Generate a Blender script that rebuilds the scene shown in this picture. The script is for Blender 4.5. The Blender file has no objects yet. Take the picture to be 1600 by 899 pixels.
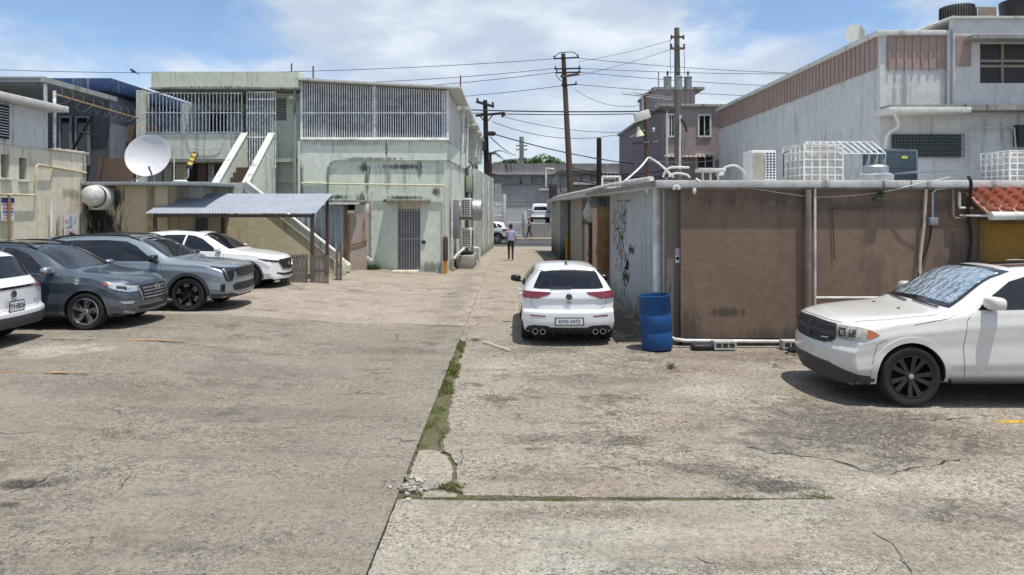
import bpy, bmesh, math, random
from mathutils import Vector, Matrix, noise as mnoise
from mathutils.bvhtree import BVHTree
from mathutils.geometry import delaunay_2d_cdt
R = math.radians
rnd = random.Random(7)
SC = bpy.context.scene
COL = SC.collection
# ------------------------------------------------------------------ camera figures
K, CX, HY, H = 1067.0, 800.0, 326.0, 2.55      # focal length in photo pixels, principal column, horizon row, lens height
def X(px, Y): return (px - CX) * Y / K
def Z(py, Y): return H - (py - HY) * Y / K
def P(px, py, Y): return Vector((X(px, Y), Y, Z(py, Y)))
def ss(a, b, x):
    t = min(1.0, max(0.0, (x - a) / (b - a))); return t * t * (3 - 2 * t)
def gz(x, y=0):                                  # the lot climbs a little towards the left wall
    return 0.26 * ss(2.6, 7.0, -x)
# ------------------------------------------------------------------ node helpers
def N(nt, typ, inp=None, **at):
    n = nt.nodes.new(typ)
    for k, v in at.items(): setattr(n, k, v)
    for k, v in (inp or {}).items():
        s = n.inputs[k]
        if isinstance(v, bpy.types.NodeSocket): nt.links.new(v, s)
        else: s.default_value = v
    return n
def MA(nt, op, a, b=0.0, clamp=False):
    return N(nt, 'ShaderNodeMath', {0: a, 1: b}, operation=op, use_clamp=clamp).outputs[0]
def rgba(c): return (c[0], c[1], c[2], 1.0)
def MIX(nt, fac, a, b, blend='MIX'):
    n = N(nt, 'ShaderNodeMix', data_type='RGBA', blend_type=blend)
    for i, v in ((0, fac), (6, a), (7, b)):
        if isinstance(v, bpy.types.NodeSocket): nt.links.new(v, n.inputs[i])
        else: n.inputs[i].default_value = v if i == 0 else rgba(v)
    return n.outputs[2]
def SM(nt, v, a, b, lo=0.0, hi=1.0):             # smoothstep
    return N(nt, 'ShaderNodeMapRange', {'Value': v, 'From Min': a, 'From Max': b, 'To Min': lo, 'To Max': hi}, interpolation_type='SMOOTHSTEP').outputs[0]
def NOI(nt, vec, scale, detail=4, rough=.55, dist=0.0):
    return N(nt, 'ShaderNodeTexNoise', {'Vector': vec, 'Scale': scale, 'Detail': detail, 'Roughness': rough, 'Distortion': dist}).outputs[0]
def MAP(nt, vec, sc=(1, 1, 1), loc=(0, 0, 0)):
    return N(nt, 'ShaderNodeMapping', {'Vector': vec, 'Scale': sc, 'Location': loc}).outputs[0]
def new_mat(name):
    m = bpy.data.materials.new(name); m.use_nodes = True
    nt = m.node_tree; b = nt.nodes['Principled BSDF']
    return m, nt, b
def pos(nt): return N(nt, 'ShaderNodeNewGeometry').outputs['Position']
def obc(nt): return N(nt, 'ShaderNodeTexCoord').outputs['Object']
def plain(name, c, rough=.6, metal=0.0, coat=0.0, var=.12, scale=6.0, bump=0.0, bscale=60, spec=.5, world=False):
    m, nt, b = new_mat(name)
    p = pos(nt) if world else obc(nt)
    n = NOI(nt, p, scale, 5)
    f = SM(nt, n, .3, .7)
    col = MIX(nt, f, tuple(x * (1 - var) for x in c), tuple(min(1, x * (1 + var)) for x in c))
    nt.links.new(col, b.inputs['Base Color'])
    nt.links.new(SM(nt, n, .3, .7, max(.02, rough * .85), min(1, rough * 1.15)), b.inputs['Roughness'])
    b.inputs['Metallic'].default_value = metal
    b.inputs['Coat Weight'].default_value = coat; b.inputs['Coat Roughness'].default_value = .04
    b.inputs['Specular IOR Level'].default_value = spec
    if bump:
        h = NOI(nt, p, bscale, 4)
        nt.links.new(N(nt, 'ShaderNodeBump', {'Height': h, 'Strength': bump, 'Distance': .02}).outputs[0], b.inputs['Normal'])
    return m
def wall(name, base, alt=None, stain=(.03, .03, .028), streak=.35, patch=.3, rough=.88, bump=.25, scale=1.3, grime=0.0, gz0=0.0, gz1=.6, spots=(), seed=0, rust=0.0):
    """weathered painted masonry: paint, faded patches, run-down streaks, mildew spots, splash grime at the foot"""
    m, nt, b = new_mat(name)
    p0 = pos(nt)
    p = MAP(nt, p0, loc=(seed * 3.1, seed * 1.7, 0))
    alt = alt or tuple(x * .72 for x in base)
    big = NOI(nt, p, scale, 6, .62)
    col = MIX(nt, SM(nt, big, .42, .68, 0, patch), base, alt)
    col = MIX(nt, SM(nt, NOI(nt, p, scale * 4.3, 7, .72), .38, .64, 0, .6), col, tuple(x * .78 for x in base))
    st = NOI(nt, MAP(nt, p, (4.2, 4.2, .30)), 1.0, 7, .68, .35)
    stm = SM(nt, st, .51, .66, 0, min(1, streak * 1.3))
    msk = SM(nt, NOI(nt, p, .55, 4, .65), .38, .6)
    col = MIX(nt, MA(nt, 'MULTIPLY', stm, msk), col, stain)
    col = MIX(nt, SM(nt, NOI(nt, p, 9, 7, .78), .58, .70, 0, min(1, streak * 1.2)), col, stain)
    if rust:
        rs = NOI(nt, MAP(nt, p, (4.0, 4.0, .3), (5, 2, 1)), 1.0, 5, .6)
        col = MIX(nt, SM(nt, rs, .56, .75, 0, rust), col, (.26, .1, .03))
    if grime:
        z = N(nt, 'ShaderNodeSeparateXYZ', {0: p0}).outputs[2]
        z = MA(nt, 'ADD', z, MA(nt, 'MULTIPLY', MA(nt, 'SUBTRACT', NOI(nt, p, 3, 5), .5), .9))
        col = MIX(nt, SM(nt, z, gz1, gz0, 0, grime), col, stain)
    for (cx, cy, cz, rx, ry, rz, amt) in spots:
        d = N(nt, 'ShaderNodeVectorMath', {0: MAP(nt, p0, (1 / rx, 1 / ry, 1 / rz), (-cx / rx, -cy / ry, -cz / rz))}, operation='LENGTH').outputs['Value']
        d = MA(nt, 'ADD', d, MA(nt, 'MULTIPLY', MA(nt, 'SUBTRACT', NOI(nt, MAP(nt, p0, (1.9, 1.9, .30)), 5.5, 7, .75), .5), 3.2))
        col = MIX(nt, SM(nt, d, 1.1, .35, 0, amt), col, stain)
    nt.links.new(col, b.inputs['Base Color'])
    b.inputs['Roughness'].default_value = rough
    b.inputs['Specular IOR Level'].default_value = .25
    if bump:
        h = MA(nt, 'ADD', NOI(nt, p, 38, 5, .65), MA(nt, 'MULTIPLY', NOI(nt, p, 3.0, 3), 1.5))
        nt.links.new(N(nt, 'ShaderNodeBump', {'Height': h, 'Strength': bump, 'Distance': .03}).outputs[0], b.inputs['Normal'])
    return m
def glassy(name, c=(.012, .014, .016), rough=.04, coat=1.0):
    m, nt, b = new_mat(name)
    p = obc(nt)
    b.inputs['Base Color'].default_value = rgba(c); b.inputs['Specular IOR Level'].default_value = .5
    nt.links.new(SM(nt, NOI(nt, p, 5, 4), .3, .8, rough, rough + .06), b.inputs['Roughness'])
    b.inputs['Coat Weight'].default_value = coat
    return m
def paint(name, c, metal=0.0, rough=.32, dust=.12):
    m, nt, b = new_mat(name)
    p = obc(nt)
    z = N(nt, 'ShaderNodeSeparateXYZ', {0: p}).outputs[2]
    d = MA(nt, 'ADD', SM(nt, z, .75, .15, 0, dust * 2.2), SM(nt, NOI(nt, p, 7, 5), .4, .75, 0, dust))
    col = MIX(nt, MA(nt, 'MINIMUM', d, .8), c, (.30, .26, .21))
    nt.links.new(col, b.inputs['Base Color'])
    b.inputs['Metallic'].default_value = metal
    nt.links.new(MA(nt, 'ADD', MA(nt, 'MULTIPLY', d, .35), rough), b.inputs['Roughness'])
    b.inputs['Coat Weight'].default_value = .9; b.inputs['Coat Roughness'].default_value = .05
    return m
# ------------------------------------------------------------------ mesh builder
WL = {}
class MB:
    def __init__(s): s.v = []; s.f = []
    def add(s, vs, fs):
        n = len(s.v); s.v += [tuple(p) for p in vs]; s.f += [[i + n for i in f] for f in fs]; return s
    def box(s, x0, x1, y0, y1, z0, z1):
        x0, x1 = sorted((x0, x1)); y0, y1 = sorted((y0, y1)); z0, z1 = sorted((z0, z1))
        return s.add([(x0, y0, z0), (x1, y0, z0), (x1, y1, z0), (x0, y1, z0), (x0, y0, z1), (x1, y0, z1), (x1, y1, z1), (x0, y1, z1)],
                     [(0, 3, 2, 1), (4, 5, 6, 7), (0, 1, 5, 4), (1, 2, 6, 5), (2, 3, 7, 6), (3, 0, 4, 7)])
    def obox(s, c, size, M=None):
        M = M or Matrix.Identity(3); hx, hy, hz = (t / 2 for t in size); c = Vector(c)
        vs = [c + M @ Vector((a * hx, b * hy, d * hz)) for d in (-1, 1) for a, b in ((-1, -1), (1, -1), (1, 1), (-1, 1))]
        return s.add(vs, [(0, 3, 2, 1), (4, 5, 6, 7), (0, 1, 5, 4), (1, 2, 6, 5), (2, 3, 7, 6), (3, 0, 4, 7)])
    def bar(s, a, b, w, t=None):
        a, b = Vector(a), Vector(b); d = b - a
        q = d.to_track_quat('X', 'Z').to_matrix()
        return s.obox((a + b) / 2, (d.length, w, t or w), q)
    def poly(s, pts): return s.add(pts, [list(range(len(pts)))])
    def tube(s, pts, r, n=8, cap=True):
        pts = [Vector(p) for p in pts]; m = len(pts)
        rr = r if isinstance(r, (list, tuple)) else [r] * m
        vs = []; prev = None
        for i, p in enumerate(pts):
            d = (pts[min(i + 1, m - 1)] - pts[max(i - 1, 0)]).normalized()
            if prev is None:
                u = d.cross(Vector((0, 0, 1)) if abs(d.z) < .9 else Vector((1, 0, 0))).normalized()
            else:
                u = (prev - d * prev.dot(d)).normalized()
            prev = u; w = d.cross(u)
            for k in range(n):
                a = 2 * math.pi * k / n
                vs.append(p + (u * math.cos(a) + w * math.sin(a)) * rr[i])
        fs = [(i * n + k, i * n + (k + 1) % n, (i + 1) * n + (k + 1) % n, (i + 1) * n + k) for i in range(m - 1) for k in range(n)]
        if cap: fs += [tuple(range(n))[::-1], tuple((m - 1) * n + k for k in range(n))]
        return s.add(vs, fs)
    def prism(s, poly, ax, a0, a1):
        def m(u, v, a): return {'x': (a, u, v), 'y': (u, a, v), 'z': (u, v, a)}[ax]
        n = len(poly)
        return s.add([m(u, v, a0) for u, v in poly] + [m(u, v, a1) for u, v in poly],
                     [tuple(range(n)), tuple(range(n, 2 * n))[::-1]] + [(i, (i + 1) % n, n + (i + 1) % n, n + i) for i in range(n)])
    def lathe(s, prof, c=(0, 0, 0), ax='z', n=24, M=None, cap=True):
        vs = []; c = Vector(c)
        for r, h in prof:
            for k in range(n):
                a = 2 * math.pi * k / n; u, v = r * math.cos(a), r * math.sin(a)
                q = Vector({'z': (u, v, h), 'y': (u, h, v), 'x': (h, u, v)}[ax])
                vs.append(c + (M @ q if M else q))
        m = len(prof)
        fs = [(i * n + k, i * n + (k + 1) % n, (i + 1) * n + (k + 1) % n, (i + 1) * n + k) for i in range(m - 1) for k in range(n)]
        if cap and prof[0][0] > 1e-6: fs.append(tuple(range(n))[::-1])
        if cap and prof[-1][0] > 1e-6: fs.append(tuple((m - 1) * n + k for k in range(n)))
        return s.add(vs, fs)
    def blob(s, c, r, p=2.6, nu=18, nv=10, M=None):
        """superellipsoid"""
        def f(t): return math.copysign(abs(t) ** (2 / p), t)
        c = Vector(c); vs = []
        for j in range(nv + 1):
            b = -math.pi / 2 + math.pi * j / nv
            for i in range(nu):
                a = 2 * math.pi * i / nu
                q = Vector((r[0] * f(math.cos(b)) * f(math.cos(a)), r[1] * f(math.cos(b)) * f(math.sin(a)), r[2] * f(math.sin(b))))
                vs.append(c + (M @ q if M else q))
        return s.add(vs, [(j * nu + i, j * nu + (i + 1) % nu, (j + 1) * nu + (i + 1) % nu, (j + 1) * nu + i) for j in range(nv) for i in range(nu)])
    def wall(s, u0, u1, z0, z1, t0, t1, holes=(), ax='y'):
        """slab with rectangular openings; u runs along x (ax='y') or along y (ax='x'); t0..t1 is its thickness"""
        us = sorted({u0, u1, *[h[0] for h in holes], *[h[1] for h in holes]}); us = [u for u in us if u0 - 1e-6 <= u <= u1 + 1e-6]
        zs = sorted({z0, z1, *[h[2] for h in holes], *[h[3] for h in holes]}); zs = [z for z in zs if z0 - 1e-6 <= z <= z1 + 1e-6]
        def solid(i, j):
            if not (0 <= i < len(us) - 1 and 0 <= j < len(zs) - 1): return False
            u, z = (us[i] + us[i + 1]) / 2, (zs[j] + zs[j + 1]) / 2
            return not any(h[0] < u < h[1] and h[2] < z < h[3] for h in holes)
        def m(u, t, z): return (u, t, z) if ax == 'y' else (t, u, z)
        for i in range(len(us) - 1):
            for j in range(len(zs) - 1):
                if not solid(i, j): continue
                a, b, c, d = us[i], us[i + 1], zs[j], zs[j + 1]
                for t in (t0, t1): s.poly([m(a, t, c), m(b, t, c), m(b, t, d), m(a, t, d)])
                if not solid(i - 1, j): s.poly([m(a, t0, c), m(a, t1, c), m(a, t1, d), m(a, t0, d)])
                if not solid(i + 1, j): s.poly([m(b, t0, c), m(b, t1, c), m(b, t1, d), m(b, t0, d)])
                if not solid(i, j - 1): s.poly([m(a, t0, c), m(b, t0, c), m(b, t1, c), m(a, t1, c)])
                if not solid(i, j + 1): s.poly([m(a, t0, d), m(b, t0, d), m(b, t1, d), m(a, t1, d)])
        return s
    def xf(s, M):
        s.v = [tuple(M @ Vector(p)) for p in s.v]; return s
    def merge(s, o): return s.add(o.v, o.f)
    def build(s, name, mat, parent=None, smooth=35, bevel=0.0, seg=2, loc=None, weld=True, label=None, cat=None, group=None, kind=None):
        if parent is not None: off = WL[parent]
        else:
            if loc is None:
                xs = [p[0] for p in s.v]; ys = [p[1] for p in s.v]; zs = [p[2] for p in s.v]
                loc = ((min(xs) + max(xs)) / 2, (min(ys) + max(ys)) / 2, min(zs))
            off = Vector(loc)
        me = bpy.data.meshes.new(name)
        bm = bmesh.new()
        vs = [bm.verts.new((p[0] - off[0], p[1] - off[1], p[2] - off[2])) for p in s.v]
        for f in s.f:
            try: bm.faces.new([vs[i] for i in f])
            except ValueError: pass
        if weld: bmesh.ops.remove_doubles(bm, verts=bm.verts, dist=1e-5)
        bmesh.ops.recalc_face_normals(bm, faces=bm.faces)
        if bevel:
            es = [e for e in bm.edges if len(e.link_faces) == 2 and e.calc_face_angle(0) > R(40)]
            bmesh.ops.bevel(bm, geom=es, offset=bevel, segments=seg, profile=.5, affect='EDGES', clamp_overlap=True)
        bm.to_mesh(me); bm.free()
        for m in (mat if isinstance(mat, (list, tuple)) else [mat]): me.materials.append(m)
        if smooth:
            me.shade_smooth(); me.set_sharp_from_angle(angle=R(smooth))
        o = bpy.data.objects.new(name, me); COL.objects.link(o)
        if parent is not None: o.parent = parent; WL[o] = WL[parent].copy()
        else: o.location = off; WL[o] = Vector(off)
        tag(o, label, cat, group, kind)
        return o
def tag(o, label=None, cat=None, group=None, kind=None):
    if label: o['label'] = label
    if cat: o['category'] = cat
    if group: o['group'] = group
    if kind: o['kind'] = kind
    return o
def thing(name, label, cat, loc=(0, 0, 0), group=None):
    o = bpy.data.objects.new(name, None); COL.objects.link(o)
    o.location = loc; o.empty_display_size = .3
    WL[o] = Vector(loc)
    return tag(o, label, cat, group)
def copy_tree(o, parent=None):
    c = o.copy(); COL.objects.link(c)
    if parent is not None: c.parent = parent
    WL[c] = WL[o].copy()
    for ch in list(o.children): copy_tree(ch, c)
    return c
def text_mb(txt, size, M, ext=.002):
    cu = bpy.data.curves.new('txt', 'FONT'); cu.body = txt; cu.size = size; cu.align_x = 'CENTER'; cu.align_y = 'CENTER'; cu.extrude = ext
    ob = bpy.data.objects.new('txt', cu); COL.objects.link(ob)
    dg = bpy.context.evaluated_depsgraph_get()
    me = bpy.data.meshes.new_from_object(ob.evaluated_get(dg))
    mb = MB(); mb.add([M @ v.co for v in me.vertices], [list(p.vertices) for p in me.polygons])
    bpy.data.objects.remove(ob); bpy.data.curves.remove(cu); bpy.data.meshes.remove(me)
    return mb
def curve(pts, n=8):
    """Catmull-Rom through points"""
    pts = [Vector(p) for p in pts]; out = []
    for i in range(len(pts) - 1):
        p0, p1, p2, p3 = pts[max(i - 1, 0)], pts[i], pts[i + 1], pts[min(i + 2, len(pts) - 1)]
        for k in range(n):
            t = k / n
            out.append(.5 * ((2 * p1) + (p2 - p0) * t + (2 * p0 - 5 * p1 + 4 * p2 - p3) * t * t + (3 * p1 - p0 - 3 * p2 + p3) * t ** 3))
    out.append(pts[-1]); return out
def sag(a, b, d, n=14):
    a, b = Vector(a), Vector(b)
    return [a.lerp(b, i / n) - Vector((0, 0, d * 4 * (i / n) * (1 - i / n))) for i in range(n + 1)]
# ------------------------------------------------------------------ camera, sun, sky
cam = bpy.data.cameras.new('camera'); co = bpy.data.objects.new('camera', cam); COL.objects.link(co)
co.location = (0, 0, H); co.rotation_euler = (R(90), 0, 0)
cam.sensor_width = 36; cam.lens = 36 * K / 1600; cam.shift_y = -(449.5 - HY) / 1600
cam.clip_end = 3000; cam.clip_start = .1
SC.camera = co
SUN = Vector((.20, -.18, 1.0)).normalized()
sl = bpy.data.lights.new('sun', 'SUN'); sl.energy = 4.8; sl.angle = R(.53); sl.color = (1.0, .955, .88)
so = bpy.data.objects.new('sun', sl); COL.objects.link(so); so.location = (0, 0, 60)
so.rotation_euler = SUN.to_track_quat('Z', 'Y').to_euler()
W = bpy.data.worlds.new("World"); SC.world = W; W.use_nodes = True
nt = W.node_tree; bg = nt.nodes['Background']
sky = N(nt, 'ShaderNodeTexSky'); sky.sky_type = 'NISHITA'; sky.sun_disc = False
sky.sun_elevation = math.asin(SUN.z); sky.sun_rotation = math.atan2(SUN.x, SUN.y)
sky.air_density = 1.0; sky.dust_density = .6; sky.ozone_density = 1.4; sky.altitude = 20
d = N(nt, 'ShaderNodeTexCoord').outputs['Generated']
sx = N(nt, 'ShaderNodeSeparateXYZ', {0: d}); zz = MA(nt, 'MAXIMUM', sx.outputs[2], 0.0)
den = MA(nt, 'ADD', zz, .24)
uv = N(nt, 'ShaderNodeCombineXYZ', {0: MA(nt, 'DIVIDE', sx.outputs[0], den), 1: MA(nt, 'DIVIDE', sx.outputs[1], den), 2: 0.0}).outputs[0]
n1 = NOI(nt, MAP(nt, uv, (1, 1.25, 1), (2.3, 4.1, 0)), 1.25, 9, .56, .35)
n2 = NOI(nt, MAP(nt, d, (1, 1, 2.2), (7.7, 1.1, .4)), 5.2, 8, .6, .5)
cl = MA(nt, 'ADD', MA(nt, 'MULTIPLY', n1, .5), MA(nt, 'MULTIPLY', n2, .5))
def dirblob(az, el, r, amt):                      # clear patches and heavier banks of the cloud cover
    v = Vector((math.sin(R(az)) * math.cos(R(el)), math.cos(R(az)) * math.cos(R(el)), math.sin(R(el))))
    dd = N(nt, 'ShaderNodeVectorMath', {0: MAP(nt, d, (1, 1, 1.9), (-v.x, -v.y, -v.z * 1.9))}, operation='LENGTH').outputs['Value']
    return SM(nt, dd, r, r * .1, 0, amt)
for az, el, r, a in ((-34, 17, .38, -.115), (-22, 13, .16, -.05), (9, 18.5, .16, -.10), (20, 14.5, .13, -.10), (26, 16, .15, -.13), (30, 12, .10, -.06), (15, 17, .1, -.05), (0, 12, .45, .10), (-10, 16, .3, .08), (32, 18, .16, .14), (17, 7, .35, .10), (22, 12.5, .10, .06), (-28, 5, .3, .08)):
    cl = MA(nt, 'ADD', cl, dirblob(az, el, r, a))
cl = MA(nt, 'ADD', cl, SM(nt, zz, .17, .0, 0, .16))
mask = SM(nt, cl, .385, .60)
shade = SM(nt, NOI(nt, MAP(nt, d, (1, 1, 3), (.5, .2, 3)), 6.5, 6, .55), .35, .72)
ccol = MIX(nt, shade, (5.8, 6.7, 8.0), (8.9, 9.5, 10.2))
blue = MIX(nt, 1.0, sky.outputs[0], (1.42, 1.52, 1.66), 'MULTIPLY')
full = MIX(nt, MA(nt, 'MULTIPLY', mask, .93), blue, ccol)
nt.links.new(full, bg.inputs['Color']); bg.inputs['Strength'].default_value = .100
SC.view_settings.view_transform = 'Standard'; SC.view_settings.look = 'None'; SC.view_settings.gamma = 1; SC.view_settings.exposure = 0.0
SC.view_settings.use_curve_mapping = False
SC.cycles.max_bounces = 6; SC.cycles.diffuse_bounces = 4; SC.cycles.glossy_bounces = 3; SC.cycles.use_denoising = True
# ------------------------------------------------------------------ shared materials
M = {}
M['tyre'] = plain('tyre_rubber', (.016, .0155, .015), .85, bump=.2, var=.3)
M['dark'] = plain('dark_plastic', (.018, .018, .019), .55, var=.2)
M['black'] = plain('gloss_black', (.01, .01, .011), .18, coat=.6)
M['well'] = plain('wheel_well', (.012, .012, .012), .95)
M['glass'] = glassy('tinted_glass', (.008, .010, .013), .03, .25)
M['lens'] = glassy('lamp_lens', (.36, .37, .38), .06)
M['lens_dark'] = glassy('dark_lens', (.02, .02, .022), .05)
M['red_lens'] = glassy('red_lens', (.18, .008, .012), .12)
M['amber'] = glassy('amber_lens', (.40, .10, .02), .15)
M['chrome'] = plain('chrome', (.62, .63, .64), .12, 1.0, var=.06)
M['alloy'] = plain('alloy', (.50, .51, .52), .28, .9, var=.1)
M['gunmetal'] = plain('black_alloy', (.014, .014, .015), .42, .0, coat=.25)
M['seam'] = plain('panel_gap', (.012, .012, .012), .9)
M['clad'] = plain('grey_cladding', (.045, .047, .05), .65, var=.15)
M['plate'] = plain('plate_white', (.62, .63, .64), .45, var=.1)
M['ink'] = plain('plate_ink', (.02, .02, .05), .5)
M['white_pvc'] = plain('white_pvc', (.58, .575, .54), .55, var=.25, scale=3, bump=.05)
M['steel'] = plain('galvanised', (.38, .40, .42), .45, .7, var=.2)
M['rust'] = wall('rust', (.20, .085, .035), (.10, .045, .022), streak=.3, scale=3)
M['wood'] = wall('pole_wood', (.125, .092, .07), (.075, .055, .042), streak=.4, scale=3)
M['darkwood'] = wall('dark_pole_wood', (.035, .028, .026), (.02, .017, .016), streak=.3, scale=3)
M['wire'] = plain('cable_black', (.012, .012, .013), .7)
M['wire_grey'] = plain('cable_grey', (.08, .085, .10), .7)
M['dim'] = plain('dark_interior', (.02, .021, .023), .9)
# ================================================================== cars
def pchip(pts):
    xs = [p[0] for p in pts]; ys = [p[1] for p in pts]; n = len(xs)
    h = [xs[i + 1] - xs[i] for i in range(n - 1)]; dl = [(ys[i + 1] - ys[i]) / h[i] for i in range(n - 1)]
    m = [0.0] * n; m[0] = dl[0]; m[-1] = dl[-1]
    for i in range(1, n - 1):
        if dl[i - 1] * dl[i] > 0:
            w1, w2 = 2 * h[i] + h[i - 1], h[i] + 2 * h[i - 1]
            m[i] = (w1 + w2) / (w1 / dl[i - 1] + w2 / dl[i])
    def f(x):
        if x <= xs[0]: return ys[0]
        if x >= xs[-1]: return ys[-1]
        i = 0
        while x > xs[i + 1]: i += 1
        t = (x - xs[i]) / h[i]
        return ((1 + 2 * t) * (1 - t) ** 2 * ys[i] + t * (1 - t) ** 2 * h[i] * m[i] + t * t * (3 - 2 * t) * ys[i + 1] + t * t * (t - 1) * h[i] * m[i + 1])
    return f
NS = 22
def body_mesh(sp):
    L = sp['L']; xf = sp['wb'] / 2 + sp['oh']
    zt, be, wi, wr, zb = (pchip(sp[k]) for k in ('zt', 'belt', 'wid', 'wr', 'zb'))
    dr = pchip(sp['drop'])
    pf, pr = pchip(sp['pf']), pchip(sp['pr'])
    def warp(s, y, z):
        a = min(1.0, abs(y) / sp['wid'][len(sp['wid']) // 2][1])
        wf = max(0.0, 1 - s / .8); wk = max(0.0, 1 - (L - s) / .7)
        s2 = s + wf * sp['kf'] * a ** 2.8 - wk * sp['kr'] * a ** 3.2
        s2 += wf ** 3 * pf(z) - wk ** 3 * pr(z)
        return (xf - s2, y, z)
    ends = [0, .015, .04, .08, .13, .19, .26, .34, .42]
    ss_ = ends + [.42 + (L - .84) * i / 46 for i in range(1, 46)] + [L - e for e in reversed(ends)]
    rings = []
    for s in ss_:
        w, b, t, z0, r = wi(s), be(s), zt(s), zb(s), wr(s)
        zr = t - dr(s)
        zr = max(zr, b + (t - b) * .35)
        hp = [(0, z0), (w * .5, z0 + .004), (w * .86, z0 + .012), (w * .945, z0 + .05)]
        z1 = z0 + .11
        for i in range(NS):
            q = i / (NS - 1); z = z1 + (b - z1) * q
            y = w * (1 - .035 * (1 - q) ** 3 - sp.get('tuck', .05) * q ** 3.2 - sp.get('crease', .012) * math.exp(-((q - .50) / .14) ** 2)) + .012 * max(0, 1 - abs(q - .80) / .09) + .009 * max(0, 1 - abs(q - .20) / .08)
            hp.append((y, z))
        yb = hp[-1][0]
        yb2 = yb - .012
        for i in range(1, 7):
            q = i / 6
            hp.append((yb2 + (r - yb2) * q + .028 * math.sin(math.pi * q) * min(1, (zr - b) / .4), b + .008 + (zr - b - .008) * q))
        for i in range(1, 7):
            a = math.pi / 2 * i / 6
            hp.append((r * math.cos(a) ** .9 if i < 6 else 0.0, zr + (t - zr) * math.sin(a)))
        rings.append([(s, y, z) for y, z in hp])
    mb = MB(); n = len(rings[0]); per = 2 * n - 2
    for rg in rings:
        full = rg + [(s, -y, z) for s, y, z in reversed(rg[1:-1])]
        mb.v += [warp(*p) for p in full]
    for i in range(len(rings) - 1):
        for k in range(per):
            a, b_ = i * per + k, i * per + (k + 1) % per
            mb.f.append([a, b_, b_ + per, a + per])
    for end, base in ((0, 0), (len(rings) - 1, (len(rings) - 1) * per)):      # closing grids
        rg = rings[end]; cols = 9; idx = {}
        for i in range(n):
            for c in range(-cols, cols + 1):
                if i in (0, n - 1): idx[i, c] = base + i
                elif c == cols: idx[i, c] = base + i
                elif c == -cols: idx[i, c] = base + per - i
                else:
                    s, y, z = rg[i]; mb.v.append(warp(s, y * c / cols, z)); idx[i, c] = len(mb.v) - 1
        for i in range(n - 1):
            for c in range(-cols, cols):
                q = [idx[i, c], idx[i, c + 1], idx[i + 1, c + 1], idx[i + 1, c]]
                q = [v for j, v in enumerate(q) if v not in q[:j]]
                if len(q) >= 3: mb.f.append(q)
    return mb, xf
XF = [0, 0]
def uF(y): return .9 * math.atan2(y, .86)
def uS(s): return .9 * math.atan2(.93, .9 - s)
DIRS = {'L': Vector((0, -1, 0)), 'R': Vector((0, 1, 0)), 'F': Vector((-1, 0, 0)), 'B': Vector((1, 0, 0)), 'T': Vector((0, 0, -1))}
def project(bvh, a, b, view):
    if view in 'CD':                                 # wrapped round the front or rear corners: a is an arc length at 0.9 m
        t = a / .9; cx_ = XF[0] if view == 'C' else XF[1]; sg = 1 if view == 'C' else -1
        dv = Vector((sg * math.cos(t), math.sin(t), 0)); o = Vector((cx_, 0, b)) + dv * 4; d = -dv
        h = bvh.ray_cast(o, d)
        if h[0] is None: h = bvh.find_nearest(o + d * 3)
        return h[0], (h[1] if h[1].dot(d) < 0 else -h[1])
    o = {'L': Vector((a, 4, b)), 'R': Vector((a, -4, b)), 'F': Vector((5, a, b)), 'B': Vector((-5, a, b)), 'T': Vector((a, b, 4))}[view]
    d = DIRS[view]
    h = bvh.ray_cast(o, d)
    if h[0] is None:
        h = bvh.find_nearest(o + d * {'L': 3.1, 'R': 3.1, 'F': 2.9, 'B': 2.9, 'T': 3}[view])
    loc, nor = h[0], h[1]
    if nor.dot(d) > 0: nor = -nor
    return loc, nor
def inpoly(p, poly):
    x, y = p; c = False; j = len(poly) - 1
    for i in range(len(poly)):
        (xi, yi), (xj, yj) = poly[i], poly[j]
        if (yi > y) != (yj > y) and x < (xj - xi) * (y - yi) / (yj - yi) + xi: c = not c
        j = i
    return c
def segd(p, a, b):
    ax, ay = a; bx, by = b; dx, dy = bx - ax, by - ay; l = dx * dx + dy * dy
    t = 0 if l == 0 else max(0, min(1, ((p[0] - ax) * dx + (p[1] - ay) * dy) / l))
    return math.hypot(p[0] - ax - t * dx, p[1] - ay - t * dy)
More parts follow.
